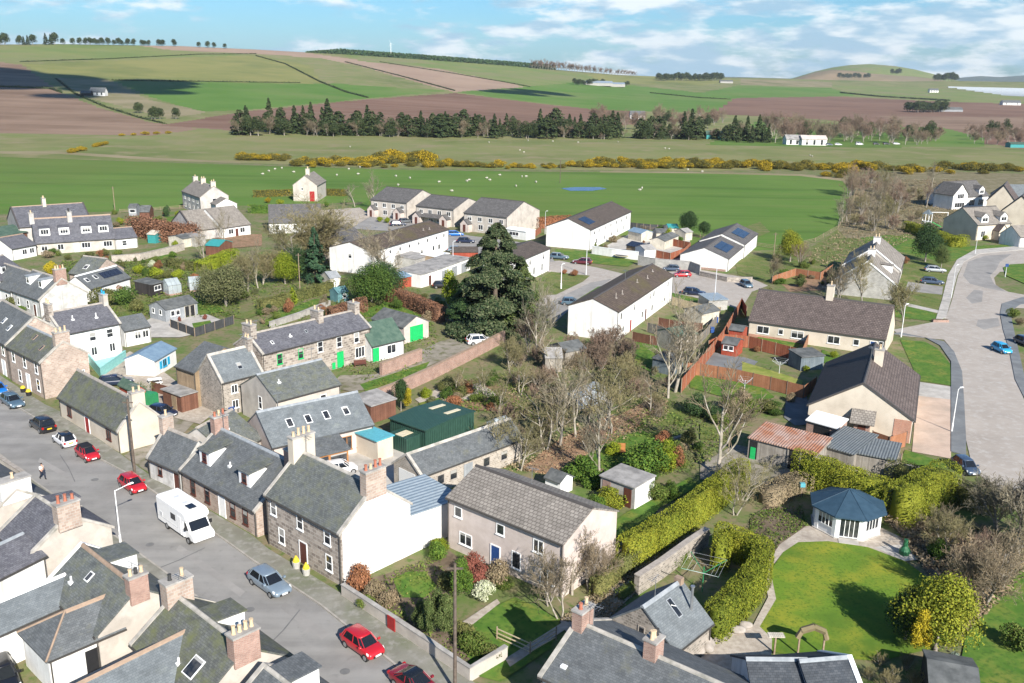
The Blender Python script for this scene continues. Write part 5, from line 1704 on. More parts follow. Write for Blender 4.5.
h = Hs('b31', 'grey_house', 'grey block gabled house, lower half of the stepped pair by the bare trees', 'house', (895.5, 285), (899.5, 272), C=(835.5, 280), eave=3.1, rp=(869, 262), rpe='A', wall='block', roof='tile_grey', cap='ridge_dark', coping=('white_paint', 'A'))
h.chim(.6, wx=1.0, wy=1.4, h=1.0, pots=2, mat='harl_white').win('F', [.3, .7], 1, 1.2, 1.1, '2', frame='upvc')
h.dorm(.5, 2.0, h=1.5, rise=.3, y0=1.2, style='2', frame='upvc')
h2 = Hs('b31b', 'grey_house', 'upper half of the stepped pair of grey tiled houses, with a pale chimney', 'house', (899.8, 270.3), (904, 257), w=h.w, eave=3.9, ridge=h.r + .8, wall='harl_grey', roof='tile_grey', cap='ridge_dark', coping=('white_paint', 'A'))
h2.chim(.5, wx=1.0, wy=1.4, h=1.0, pots=2, mat='harl_white')
h = Hs('b32', 'new_house', 'new cream house with two gabled dormers and a porch on the road bend', 'house', (977.5, 225), (1011, 223), w=11.5, eave=4.2, rp=(965.8, 208), rpe='A', wall='harl_cream', roof='tile_grey', cap='ridge_dark')
h.dorm(.24, 2.6, h=1.6, y0=.4, gable=True, cheek='harl_white', style='2').dorm(.8, 2.6, h=1.6, y0=.4, gable=True, cheek='harl_white', style='2').porch(.6, 3.0, 2.2, 2.6, 4.2, wall='harl_cream', roof='tile_dark').win('F', [.2, .88], .8, 1.4, 1.6, '2', frame='upvc').sky(.52, .5, .8, 1.0, frame='lead')
h = Hs('b32g', 'garage', 'low white garage with a grey roof beside the new cream house', 'garage', (1020, 237), (1034, 236), w=6, eave=2.8, ridge=5.2, wall='harl_white', roof='tile_grey', cap=None)
h.door('F', .5, 'upvc', w=2.6, h=2.2, frame=None)
h = Hs('b33', 'new_house', 'new house with a tall white gable and a glazed front at the scrub edge', 'house', (956, 197.5), (989, 195.5), w=12, eave=3.6, rp=(997, 180.5), wall='harl_white', roof='tile_estate', cap='ridge_dark')
m = MB()
g0, g1, gm = -4.6, 2.4, -1.1
loop = lambda y: [(g0, y, 0), (g1, y, 0), (g1, y, 5.0), (gm, y, 8.4), (g0, y, 5.0)]
m.hexa(loop(-2.6), loop(5.0))
gb = m.build('front_gable', 'harl_white', h.root)
m = MB()
for sg in (-1, 1):
 xe = gm + sg * 3.9
 A_ = [(xe, -2.9, 4.62), (gm, -2.9, 8.42), (gm, 5.0, 8.42), (xe, 5.0, 4.62)]
 m.hexa(A_, [(x, y, z + .16) for x, y, z in A_])
m.build('gable_roof', 'tile_estate', gb)
for z_, w_ in ((.7, 4.6), (3.6, 3.0)):
 a_, b_ = window_meshes(w_, 1.5, '4', 'upvc')
 link('window', a_, gb, (gm, -2.6, z_))
 link('pane', b_, gb, (gm, -2.6, z_))
h.dorm(.8, 2.6, h=1.8, y0=.5, gable=True, cheek='harl_white', style='2').win('F', [.5, .78], .5, 2.6, 2.0, '4', frame='upvc')
h = Hs('b34', 'new_house', 'cream gabled house with dark verges beyond the new house with two dormers', 'house', (1016, 203), (1019, 197), C=(986, 202), L=16, eave=4.4, rp=(1004, 186), rpe='A', wall='harl_cream', roof='tile_dark', cap='ridge_dark', coping=('black_trim', 'A'))
h = Hs('b34b', 'new_house', 'second cream gabled house with dark verges, at the picture edge beyond the bend', 'house', (1040, 217), (1046, 209), C=(1000, 212), L=15, eave=4.0, rp=(1011, 196.5), rpe='A', wall='harl_cream', roof='tile_dark', cap='ridge_dark', coping=('black_trim', 'A'))
h = Hs('b35', 'bungalow', 'blue-grey roofed house furthest along the new road below the gorse', 'house', (1014, 198), (1046, 198), w=13, eave=3.0, ridge=6.8, wall='harl_grey', roof='slate_blue', cap=None)
# near houses
h = Hs('b36', 'pink_house', 'pale pink house with a big grey tiled roof and a blue front door', 'house', (447.7, 497), (564, 544), C=(617, 511.5), eave=5.0, rp=(592, 509), wall='harl_pink', roof='tile_grey', cap='ridge_dark', gutter='pipe')
h.win('F', [.10, .48], 3.5, .8, .9, '', frame='white_paint').win('F', [.80], 3.3, 1.0, 1.1, '2', frame='white_paint').win('F', [.17], 1.0, 1.4, 1.1, '2', frame='upvc').win('F', [.62], .9, .9, 1.5, '', frame='upvc').win('F', [.88], .8, 1.4, 1.2, '2', frame='upvc').door('F', .44, 'blue_paint', w=.95, h=2.1, label='dark blue front door')
h = Hs('b37', 'stone_outbuilding', 'stone outbuilding with a blue slate roof, narrow skylight and steel flue beside the curved hedge', 'outbuilding', (674, 651), (711, 622), C=(613, 617.7), eave=2.4, rp=(644.6, 607.7), rpe='A', wall='rubble', roof='slate_blue', cap='lead', gutter='pipe')
h.sky(.5, .62, .6, 1.6, frame='lead').win('A', [.5], 2.2, .5, .9, '', frame='ridge_stone').door('A', .14, 'blue_paint', w=.9, h=2.0)
m = MB()
m.cyl((h.L * .78, h.w * .2), .1, h.rz_at(h.w * .2) - .2, h.rz_at(h.w * .2) + 1.9, 10)
m.cyl((h.L * .78, h.w * .2), .17, h.rz_at(h.w * .2) + 1.9, h.rz_at(h.w * .2) + 2.0, 10)
m.build('flue', 'alloy', h.root)
h.extra('chimney_stub', 'ridge_orange', h.L - .5, h.L - .05, h.w / 2 - .3, h.w / 2 + .3, h.r - .1, h.r + .5)
h = Hs('b38', 'slate_house', 'white house with a wide slate roof and two red brick chimneys below the gravel lane', 'house', (541, 675), (667, 737), w=8.2, L=19, eave=3.6, rp=(577, 622), rpe='A', wall='harl_white', roof='slate', coping=('skew_stone', 'A'), cap='skew_stone')
h.chim(.025, wx=.8, wy=1.5, h=1.1, pots=2, mat='brick', potmat=('pot_red', 'pot_buff')).chim(6.0, wx=.9, wy=1.1, h=1.1, pots=3, mat='brick', potmat=('pot_buff', 'pot_buff', 'pot_dark')).vent(.06, .25, .1)
# bottom-left row: gables and back wings
def HR(key, name, label, cat, A, B, ridge, eave, w, hipA=0, zr=None, **k):
 """house given by the ridge it shows; the slope facing the camera is its front"""
 a, b = P(*A, zr or ridge), P(*B, zr or ridge)
 d = Vector((b.x - a.x, b.y - a.y, 0)).normalized()
 n = Vector((-d.y, d.x, 0))
 if hipA:
  a = a - d * w / 2
  k['hip'] = 'A'
 a, b = a - n * w / 2, b - n * w / 2
 a.z = b.z = eave
 return Hs(key, name, label, cat, proj(a), proj(b), w=w, eave=eave, ridge=ridge - .15, **k)
h = HR('b39', 'slate_house', 'dark slate roof with a blue-grey ridge and a pale gable below the big lawn', 'house', (800, 660), (850, 656), 5.4, 3.2, 7.0, wall='harl_grey', roof='slate_dark', cap='lead', coping=('white_paint', 'B'))
h.vent(.2, .5, .4)
h = HR('b39b', 'slate_house', 'very dark slate roof with a lead edge sloping beside the paved yard and the boulders', 'house', (747, 658), (806, 658.5), 5.2, 3.0, 6.6, wall='harl_white', roof='slate_dark', cap='lead')
h.vent(.75, .35, .5)
h = HR('c0', 'slate_house', 'slate house with a broad white chimney at the kerb, cut by the picture edge', 'house', (-60, 441), (16, 489), 5.6, 3.1, 7.0, wall='harl', roof='slate', coping=('skew_stone', 'AB'), cap='skew_stone')
h.chim(.97, wx=1.2, wy=2.6, h=.8, pots=1, mat='harl_white', potmat='pot_buff')
h = HR('c1', 'slate_house', 'slate house with a pinkish stone chimney and a cream gable behind the street lamp', 'house', (36, 494), (68, 515), 5.6, 3.1, 7.0, wall='harl', roof='slate_purple', coping=('skew_stone', 'AB'), cap='skew_stone')
h.chim(.97, wx=1.0, wy=1.9, h=1.1, pots=3, mat='stone_pink', potmat='pot_red')
h.dorm(.3, 1.6, h=1.3, rise=.4, y0=1.0, back=True, style='')
h = HR('c1w', 'back_wing', 'white back wing with a purple-grey slate roof at the picture edge', 'outbuilding', (-40, 562), (22, 533), 4.4, 3.0, 5.0, wall='harl_white', roof='slate_purple', cap='lead', gutter='pipe')
h = HR('c2', 'slate_house', 'slate house with a flat-roofed street dormer, a small skylight and an orange brick gable chimney', 'house', (81.6, 543), (138, 587), 5.6, 3.1, 6.4, wall='harl', roof='slate_green', coping=('white_paint', 'A'), cap='ridge_orange')
h.dorm(.33, 2.3, h=1.5, rise=.5, y0=.8, back=True, style='2').sky(.42, .62, .6, .8).vent(.28, .35, .5)
h.chim(.985, wx=.8, wy=1.4, h=.9, pots=3, mat='brick', potmat=('pot_buff', 'pot_dark', 'pot_buff'))
h = HR('c2a', 'back_wing', 'long white back wing with a pale blue slate roof beside the parked black car', 'outbuilding', (-30, 613), (64, 574), 4.2, 2.9, 4.2, wall='harl_white', roof='slate_blue', cap='white_paint', gutter='pipe')
h.win('F', [.78], 1.2, .8, .7, '2').extra('wheelie_bin', 'bin_black', h.L * .62, h.L * .62 + .6, -.75, -.15, 0, 1.05)
h.extra('wheelie_bin', 'bin_blue', h.L * .68, h.L * .68 + .6, -.7, -.1, 0, 1.05)
h = HR('c2b', 'back_wing', 'hip-roofed white back wing with a dark doorway and orange ridge tiles', 'outbuilding', (65, 611), (107, 594.5), 4.5, 2.8, 4.6, hipA=1, wall='harl_white', roof='slate', cap='ridge_orange', gutter='pipe')
h.door('F', .56, 'door_black', w=1.1, h=2.1, frame=None)
h = HR('c3', 'slate_house', 'mossy slate house with a street dormer and a four-pot brick chimney', 'house', (175.5, 593), (245.6, 646.7), 5.6, 3.1, 6.8, wall='harl', roof='slate_moss', coping=('skew_stone', 'A'), cap='skew_stone')
h.dorm(.45, 2.0, h=1.4, rise=.6, y0=1.0, back=True, style='2').chim(.975, wx=.9, wy=1.9, h=1.0, pots=4, mat='brick', potmat='pot_buff').chim(.03, wx=1.0, wy=2.0, h=1.2, pots=2, mat='stone_pink', potmat=('pot_dark', 'pot_buff')).sky(.72, .3, 1.2, 1.4)
h = HR('c3a', 'back_wing', 'long blue-grey slated back wing with orange ridge tiles against the mossy slate house', 'outbuilding', (40, 702), (202, 622), 4.7, 2.9, 5.4, wall='harl', roof='slate_blue', cap='ridge_orange', gutter='pipe')
h.vent(.74, .4, .4)
h = HR('c4', 'slate_house', 'slate house at the bottom edge with a white street dormer below the four-pot chimney', 'house', (264, 664), (345, 726), 5.3, 3.0, 6.6, wall='harl', roof='slate', coping=('skew_stone', 'A'), cap='skew_stone')
h.dorm(.2, 2.0, h=1.4, rise=.6, y0=1.0, back=True, style='2').vent(.3, .8, .3)
# sheds, garages and other outbuildings
h = Hs('gg', 'garage', 'pale garage with a bright green door and a grey felt roof', 'garage', (372, 318.5), (404, 327.5), C=(427, 321), eave=2.7, rp=(416, 316.5), wall='harl_pink', roof='felt', cap=None, gutter=None)
h.door('B', .5, 'green_paint', w=2.8, h=2.5, frame=None, label='bright green garage door').door('F', .8, 'green_dark', w=.9)
h = Hs('dg', 'workshop', 'dark green metal workshop with two pale roof lights and a low porch', 'workshop', (390, 418.5), (426, 431), w=8.2, eave=2.5, ridge=2.7, wall='green_sheet', roof='green_sheet', cap=None, gutter=None)
h.on_roof('roof_light', 'cream_paint', h.L * .3, .5, .6, 2.4, .05, back=True)
h.on_roof('roof_light', 'cream_paint', h.L * .72, .5, .6, 2.4, .05, back=True)
h.extra('porch', 'green_sheet', h.L * .35, h.L * .85, -2.2, -.01, 0, 1.9)
h.extra('porch_light', 'cream_paint', h.L * .5, h.L * .7, -2.0, -.3, 1.902, 1.95)
h = Hs('os', 'stone_outbuilding', 'long old stone outbuilding with a slate roof and a white garage door under bare branches', 'outbuilding', (420.5, 476), (523, 438), C=(392, 464), eave=2.6, rp=(407, 455), rpe='A', wall='rubble_pale', roof='slate', coping=('skew_stone', 'A'), cap='skew_stone')
h.door('A', .5, 'white_paint', w=2.6, h=2.4, frame=None).door('F', .44, 'shed_grey', w=1.3, h=2.0, frame=None).win('F', [.18, .3, .62, .8], .9, .9, 1.0, '', frame='ridge_stone')
h = Hs('tb', 'garden_house', 'low white garden house with a pale blue felt roof and bright blue shutters', 'outbuilding', (154, 361), (175.5, 348.5), C=(136, 353), eave=2.4, ridge=3.3, wall='harl_white', roof='felt_blue', cap=None, gutter=None)
h.win('F', [.45], .8, 1.0, 1.0, '2', frame='cyan_paint')
for u in (.27, .63):
 h.extra('shutter', 'cyan_paint', h.L * u - .3, h.L * u + .3, -.08, -.01, .75, 1.85)
h = Hs('rs', 'shed', 'red-brown timber shed with a dark green felt roof beside the yellow-green bin store', 'shed', (119, 384), (136, 392), C=(144, 389), eave=2.2, ridge=2.8, wall='shed_red', roof='felt_green', cap=None, gutter=None)
h.win('F', [.6], .9, .9, .9, '')
h = Hs('sh', 'summerhouse', 'grey-blue timber summerhouse with a dark felt roof on pale slabs', 'summerhouse', (165, 309.5), (197, 302.5), C=(151, 305), eave=2.3, rp=(156, 302), rpe='A', wall='shed_grey', roof='felt', cap=None, gutter=None)
h.win('F', [.22, .38], .9, .7, .9, '').door('F', .68, 'door_black', w=1.0, frame='shed_pale').door('F', .82, 'door_black', w=1.0, frame='shed_pale').win('A', [.3, .75], 1.2, .6, .8, '')
h = Hs('bs', 'shed', 'black timber shed with two small windows next to the greenhouses', 'shed', (152, 297), (164.5, 293.5), w=4, eave=2.3, ridge=2.6, mono=True, wall='shed_black', roof='felt', cap=None, gutter=None, z=0)
h.win('F', [.5], 1.1, 1.6, .8, '2')
h = Hs('ws1', 'shed', 'white shed with a shallow grey roof beyond the russet hedge', 'shed', (183, 248), (194, 246), w=5, eave=2.2, ridge=2.7, wall='shed_pale', roof='felt', cap=None, gutter=None, z=0)
h = Hs('ws2', 'shed', 'pale grey block shed joined to the white shed beyond the russet hedge', 'shed', (195, 247), (206.5, 245), w=5, eave=2.3, ridge=2.5, mono=True, wall='block', roof='flat_roof', cap=None, gutter=None, z=0)
h = Hs('gs', 'shed', 'brown timber shed with a turquoise-green roof near the russet hedge', 'shed', (206, 255), (220, 256), w=5.5, eave=2.3, ridge=3.2, wall='shed_brown', roof='teal', cap=None, gutter=None, z=0)
h = Hs('hs1', 'shed', 'small blue-grey hut with a dark roof at the green field edge behind the dormered terrace', 'shed', (129, 216), (137, 216), w=4, eave=2.4, ridge=3.2, wall='shed_grey', roof='felt', cap=None, gutter=None, z=0)
h.win('F', [.5], 1, 1.4, .9, '')
h = Hs('hs2', 'shed', 'small dark brown hut with a grey pointed roof at the green field edge', 'shed', (140, 219.5), (150, 219.5), w=4.5, eave=2.2, ridge=3.6, wall='shed_brown', roof='felt', cap=None, gutter=None, z=0)
h = Hs('hs3', 'shed', 'blue-painted hut with a pale roof at the end of the dormered terrace', 'shed', (148, 243), (156, 243.5), w=4, eave=2.2, ridge=2.8, wall='teal', roof='shed_pale', cap=None, gutter=None, z=0)
h = Hs('wh', 'shed', 'white garden shed under the dark conifer beside the lawn', 'shed', (330, 288), (340.5, 286.5), w=3.5, eave=2.0, ridge=2.9, wall='shed_pale', roof='shed_grey', cap=None, gutter=None, z=0)
h.door('F', .6, 'white_paint', frame=None)
h = Hs('ph', 'playhouse', 'small teal playhouse with a dark window on the lawn behind the grey stone terrace', 'playhouse', (338, 303), (349, 301), w=2.6, eave=1.9, ridge=2.6, wall='shed_teal', roof='shed_teal', cap=None, gutter=None, z=0)
h.win('F', [.6], .8, .7, .7, '')
h = Hs('ga', 'garage', 'flat-roofed white garage with a brown door below the long white terrace', 'garage', (421, 288), (437, 283), w=6, eave=2.7, ridge=2.9, mono=True, wall='harl_white', roof='flat_roof', cap=None, gutter=None, z=0)
h.door('F', .55, 'door_brown')
h = Hs('ga2', 'garage', 'flat-roofed white garage in a row, with its door in the shade of the huge conifer', 'garage', (438, 282.5), (470, 270), w=6, eave=2.7, ridge=2.9, mono=True, wall='harl_white', roof='flat_roof', cap=None, gutter=None, z=0)
h.door('F', .2, 'shed_grey', w=2.4, frame=None).door('F', .5, 'shed_grey', w=2.4, frame=None).door('F', .8, 'shed_grey', w=2.4, frame=None)
h = Hs('ga3', 'shed', 'cream flat-topped shed with a white roof behind the flat-roofed garages', 'shed', (436, 268), (449, 264), w=4, eave=2.4, ridge=2.6, mono=True, wall='shed_wood', roof='white_paint', cap=None, gutter=None, z=0)
h = Hs('ga4', 'shed', 'small grey flat-roofed store beside the yellow and green climbing frame', 'shed', (415, 270), (430, 265), w=5, eave=2.3, ridge=2.5, mono=True, wall='block', roof='flat_roof', cap=None, gutter=None, z=0)
h = Hs('ga5', 'shed', 'orange-red timber shed with a blue-grey roof above the russet hedge', 'shed', (400, 289), (420.5, 284.5), w=4, eave=2.2, ridge=2.8, wall='shed_red', roof='felt_blue', cap=None, gutter=None, z=0)
h.win('F', [.7], .9, .9, .7, '2')
h = Hs('ga6', 'shed', 'red and brown shed roof beside the huge conifer behind the garages', 'shed', (452, 262), (478, 262), w=5, eave=2.3, ridge=3.0, wall='shed_red', roof='tile_brown', cap=None, gutter=None, z=0)
h = Hs('ga7', 'shed', 'white cabin with a dark window by the red fence below the third porched pair', 'cabin', (506, 237.5), (526, 240.5), w=4, eave=2.3, ridge=2.6, wall='harl_white', roof='white_paint', cap=None, gutter=None, z=0)
h.win('F', [.4], .9, 3.0, .9, '3')
for k, (lab, A_, B_, wl, rf) in enumerate((('white shed with a blue tarpaulin in the gardens behind the white terrace with solar panels', (628, 239), (641, 242), 'shed_pale', 'felt_blue'),
          ('honey-coloured timber shed with a solar panelled roof by the white boundary wall', (626, 254), (640, 257), 'shed_wood', 'solar'),
          ('pale grey shed with a pitched felt roof near the field fence', (656, 241), (669, 241), 'shed_pale', 'felt'),
          ('dark roofed shed with pale walls beside the red fence corner', (664, 250), (678, 244), 'shed_pale', 'felt'),
          ('small white hut with a turquoise roof by the field fence', (668, 236), (678, 236), 'shed_pale', 'teal'),
          ('cream lean-to shed near the round dark evergreen', (685, 241), (692, 240), 'shed_pale', 'flat_roof'),
          ('white-walled store with a grey roof against the concrete block wall', (644, 259), (655, 258), 'harl_white', 'flat_roof'))):
 h = Hs('bk%d' % k, 'shed', lab, 'shed', A_, B_, w=3.8, eave=2.2, ridge=2.9, wall=wl, roof=rf, cap=None, gutter=None, z=0)
h = Hs('fs', 'shed', 'white garden shed with a grey felt roof behind the pale timber fence', 'shed', (701, 326), (718.5, 322), w=4, eave=2.2, ridge=3.0, wall='shed_pale', roof='felt', cap=None, gutter=None, z=0)
h = Hs('vf', 'covered_van', 'pale corrugated roof of a low store beside the estate lamp post', 'store', (708, 311), (727, 310), w=4.2, eave=2.0, ridge=2.2, mono=True, wall='block', roof='blue_sheet', cap=None, gutter=None, z=0)
h = Hs('rh', 'shed', 'red timber shed with two white windows and a grey felt roof', 'shed', (721, 355), (736, 357.5), w=3.2, eave=2.0, ridge=2.6, wall='shed_red', roof='felt', cap=None, gutter=None, z=0)
h.win('F', [.3, .6], 1.0, .8, .7, '', frame='upvc')
h = Hs('rh2', 'shed', 'small red timber shed with a pale grey roof behind the one with white windows', 'shed', (728, 341), (742, 343), w=3, eave=2.0, ridge=2.5, wall='shed_red', roof='felt', cap=None, gutter=None, z=0)
h = Hs('bh', 'shed', 'blue-grey timber shed with a flat pale roof beside the yellow lawn', 'shed', (800, 371), (823, 369), w=3.2, eave=2.1, ridge=2.3, mono=True, wall='fence_blue', roof='felt', cap=None, gutter=None, z=0)
h = Hs('ds', 'shed', 'blue-grey timber hut with a white band below the garden with the bare birch', 'shed', (652, 371), (672, 376), w=3, eave=2.0, ridge=2.3, mono=True, wall='fence_blue', roof='felt', cap=None, gutter=None, z=0)
h = Hs('ps', 'shed', 'pale stone-walled store with a mossy roof next to the narrow lane behind the red fences', 'store', (676, 353), (696, 349), w=4.5, eave=2.6, ridge=3.4, wall='rubble_pale', roof='felt_green', cap=None, gutter=None, z=0)
h = Hs('ru', 'open_shed', 'long open-fronted board shed with a rusty corrugated roof beside the lane', 'shed', (747, 458), (814, 476), w=4.6, eave=2.5, ridge=2.9, mono=True, wall='old_boards', roof='rusty_sheet', cap=None, gutter=None, z=0)
h.extra('painted_opening', 'door_black', h.L * .6, h.L * .97, -.04, -.003, .02, 2.3)  # black sheets on a closed front, painting the shade inside the shed
h.extra('painted_opening', 'door_black', .2, h.L * .14, -.04, -.003, .02, 2.2)
for u in (.6, .78):
 h.extra('post', 'old_boards', h.L * u - .08, h.L * u + .08, -.1, -.045, 0, 2.45)
h.extra('tarpaulin', 'green_paint', .35, h.L * .12, -.12, -.05, .02, 1.5)
h = Hs('fr', 'flat_roofed_store', 'low store with a dark green-grey sheet roof between the bungalow and the hedge', 'store', (818, 464), (852, 474), w=6.5, eave=2.3, ridge=2.6, mono=True, wall='old_boards', roof='grey_sheet', cap=None, gutter=None, z=0)
h = Hs('fr2', 'flat_roofed_store', 'low store with a dark sheet roof next to the timber gate below the bungalow', 'store', (853, 472), (893, 480), w=4.6, eave=2.3, ridge=2.5, mono=True, wall='old_boards', roof='grey_sheet', cap=None, gutter=None, z=0)
h = Hs('aw', 'lean_to', 'small brick lean-to with a white sheet roof against the cream bungalow gable', 'lean-to', (805, 437), (836, 446), w=2.4, eave=2.2, ridge=2.6, mono=True, wall='brick', roof='white_paint', cap=None, gutter=None, z=0)
h.extra('painted_opening', 'door_black', h.L * .25, h.L * .75, -.03, -.003, .9, 1.9)  # flat black panel painted as the dim inside of the lean-to
h = Hs('co', 'flat_roofed_outhouse', 'flat-roofed concrete outhouse with a white end wall and brown doors in the middle garden', 'outhouse', (600, 497), (634, 510), w=3.4, eave=2.4, ridge=2.5, mono=True, wall='concrete', roof='flat_roof', cap=None, gutter=None, z=0)
h.extra('end_wall', 'harl_white', h.L + .001, h.L + .05, 0, h.w, 0, 2.45)
h.door('F', .18, 'brick', w=1.0, frame=None).door('F', .8, 'door_brown', w=.9, frame=None)
h = Hs('kn', 'shed', 'small grey-white plastic store behind the pink house roof', 'store', (545, 490), (560, 496), w=2.0, eave=1.5, ridge=2.1, wall='upvc', roof='felt', cap=None, gutter=None, z=0)
h = Hs('wd1', 'shed', 'old weathered shed with a mossy roof among the bare trees behind the white terrace', 'shed', (545, 372), (562, 372), w=4.5, eave=2.2, ridge=3.0, wall='old_boards', roof='flat_roof', cap=None, gutter=None, z=0)
h = Hs('wd2', 'shed', 'leaning grey shed roof next to the weathered shed among the bare trees', 'shed', (565, 366), (585, 362), w=4, eave=2.2, ridge=3.0, wall='old_boards', roof='felt', cap=None, gutter=None, z=0)
h = Hs('blk', 'shed', 'black timber shed with a grey felt roof at the bottom edge beside the golden shrubs', 'shed', (925, 712), (975, 722), w=4, eave=2.2, ridge=2.8, wall='shed_black', roof='felt', cap=None, gutter=None, z=0)
h = Hs('tq', 'flat_roofed_store', 'small cream store with a bright turquoise roof in the yard of the blue-roofed house', 'store', (356, 453), (378, 462.5), C=(395, 457.5), eave=2.5, ridge=2.5, mono=True, wall='harl_cream', roof='turquoise', cap=None, gutter=None, z=0)
h = Hs('gr', 'lean_to', 'grey sheet-roofed lean-to beside the blue-roofed house and green workshop', 'lean-to', (371, 424), (396, 416), w=3.6, eave=2.3, ridge=2.6, mono=True, wall='shed_brown', roof='flat_roof', cap=None, gutter=None, z=0)
for k, x in (('st1', .9), ('st2', .93), ('st4', .08), ('st4', .93), ('st5', .1), ('b6', .2), ('b7', .08), ('b7', .66), ('b8', .85), ('b9', .9), ('b11', .92), ('b12', .9), ('b16', .06), ('b16', .52), ('b23', .3), ('b27', .5), ('b29', .5), ('b30', .55), ('b36', .5), ('b38', .07), ('c1', .9), ('c2', .93), ('c3', .08), ('b37', .3)):
 HS[k].aerial(x)
for p in ([(62, 300), (92, 292), (100, 300), (72, 312)], [(110, 258), (142, 256), (150, 262), (118, 266)], [(205, 296), (240, 285), (250, 294), (212, 308)], [(250, 268), (280, 262), (286, 272), (258, 280)], [(190, 262), (215, 258), (222, 264), (196, 270)], [(600, 408), (640, 392), (650, 400), (615, 418)],
  [(535, 388), (560, 378), (570, 386), (545, 398)], [(640, 420), (680, 405), (695, 415), (655, 432)], [(700, 425), (735, 428), (728, 440), (700, 440)], [(700, 500), (735, 480), (745, 490), (712, 510)], [(545, 415), (575, 402), (585, 410), (552, 426)]):
 sheet('lawn', 'verge', p)
sheet('lawn', 'lawn', [(393, 580), (408, 573), (426, 573), (437, 588), (425, 599), (400, 599)])
# garden buildings that are not houses
def gazebo(label, c, r):
 o = P(*c)
 root = empty('garden_pavilion', o, R(-14), label, 'pavilion')
 n = 8
 A = [2 * math.pi * (k + .5) / n for k in range(n)]
 V = lambda rr, z: [(rr * math.cos(t), rr * math.sin(t), z) for t in A]
 m = MB()
 m.hexa(V(r + .15, 0), V(r + .15, .18))
 m.build('base', 'slabs', root)
 for k in range(n):
  a, b = A[k], A[(k + 1) % n]
  pa, pb = Vector((r * math.cos(a), r * math.sin(a), 0)), Vector((r * math.cos(b), r * math.sin(b), 0))
  d = (pb - pa).normalized()
  nn = Vector((d.y, -d.x, 0))
  for q, s_ in ((pa, 1), (pb, -1)):
   m = MB()
   e = q + d * .42 * s_
   m.hexa([tuple(q + Vector((0, 0, .18))), tuple(e + Vector((0, 0, .18))), tuple(e - nn * .1 + Vector((0, 0, .18))), tuple(q - nn * .1 + Vector((0, 0, .18)))],
    [tuple(q + Vector((0, 0, 2.35))), tuple(e + Vector((0, 0, 2.35))), tuple(e - nn * .1 + Vector((0, 0, 2.35))), tuple(q - nn * .1 + Vector((0, 0, 2.35)))])
   m.build('wall_panel', 'white_paint', root)
  low = k != 5
  e, f_ = pa + d * .42 - nn * .05, pb - d * .42 - nn * .05
  m = MB()
  z0 = .95 if low else .3
  m.hexa([tuple(e + Vector((0, 0, z0))), tuple(f_ + Vector((0, 0, z0))), tuple(f_ - nn * .03 + Vector((0, 0, z0))), tuple(e - nn * .03 + Vector((0, 0, z0)))],
   [tuple(e + Vector((0, 0, 2.3))), tuple(f_ + Vector((0, 0, 2.3))), tuple(f_ - nn * .03 + Vector((0, 0, 2.3))), tuple(e - nn * .03 + Vector((0, 0, 2.3)))])
  w = m.build('window', 'glass', root)
  m = MB()
  L_ = (f_ - e).length
  for i in range(1, 4):
   q = e + d * L_ * i / 4 + nn * .03
   m.bar(q + Vector((0, 0, z0)), q + Vector((0, 0, 2.3)), .04, 4)
  m.bar(e + nn * .03 + Vector((0, 0, z0)), f_ + nn * .03 + Vector((0, 0, z0)), .05, 4)
  m.build('frame', 'white_paint', w)
  if low:
   m = MB()
   m.hexa([tuple(e + Vector((0, 0, .18))), tuple(f_ + Vector((0, 0, .18))), tuple(f_ - nn * .06 + Vector((0, 0, .18))), tuple(e - nn * .06 + Vector((0, 0, .18)))],
    [tuple(e + Vector((0, 0, .93))), tuple(f_ + Vector((0, 0, .93))), tuple(f_ - nn * .06 + Vector((0, 0, .93))), tuple(e - nn * .06 + Vector((0, 0, .93)))])
   m.build('apron', 'white_paint', root)
 m = MB()
 lo, hi = V(r + .45, 2.32), V(r + .45, 2.45)
 for k in range(n):
  j = (k + 1) % n
  m.face(lo[k], lo[j], hi[j], hi[k])
  m.face(hi[k], hi[j], (.0, 0, 3.95))
 m.face(*lo[::-1])
 rf = m.build('roof', 'gazebo_blue', root)
 m = MB()
 for k in range(n):
  m.bar(hi[k], (0, 0, 3.97), .035, 5)
 m.build('hip_ridge', 'gazebo_blue', rf)
 m = MB()
 m.box(-.9, .9, -r - .7, -r + .2, 0, .15)
 m.build('step', 'slabs', root)
 return root
gazebo('octagonal white garden pavilion with a blue roof on the patio above the big lawn', (845, 526), 3.25)
def greenhouse(label, a, b, w=2.6, e=1.6, r=2.5):
 p, q = P(*a), P(*b)
 d = q - p
 L = d.length
 root = empty('greenhouse', p, math.atan2(d.y, d.x), label, 'greenhouse')
 m = MB()
 m.prism_x([(0, .3), (w, .3), (w, e), (w / 2, r), (0, e)], 0, L)
 m.build('glazing', 'greenhouse_glass', root)
 m = MB()
 n = max(3, int(L / .8))
 for k in range(n + 1):
  x = L * k / n
  for u, v in (((x, 0, 0), (x, 0, e)), ((x, w, 0), (x, w, e)), ((x, 0, e), (x, w / 2, r)), ((x, w, e), (x, w / 2, r))):
   m.bar(u, v, .035, 4)
 for y, z in ((0, e), (w, e), (w / 2, r)):
  m.bar((0, y, z), (L, y, z), .04, 4)
 m.build('frame', 'alloy', root)
 m = MB()
 m.box(-.03, L + .03, -.03, w + .03, 0, .32)
 m.build('base', 'brick', root)
greenhouse('larger glass greenhouse beside the black shed', (169, 296), (182, 294), 3.2, 1.9, 3.0)
greenhouse('small glass greenhouse set apart near the orange shrub', (190, 292), (203, 291), 3.0, 1.7, 2.7)
greenhouse('small old greenhouse against the end of the long stone outbuilding', (500, 440), (512, 436), 2.4, 1.6, 2.3)
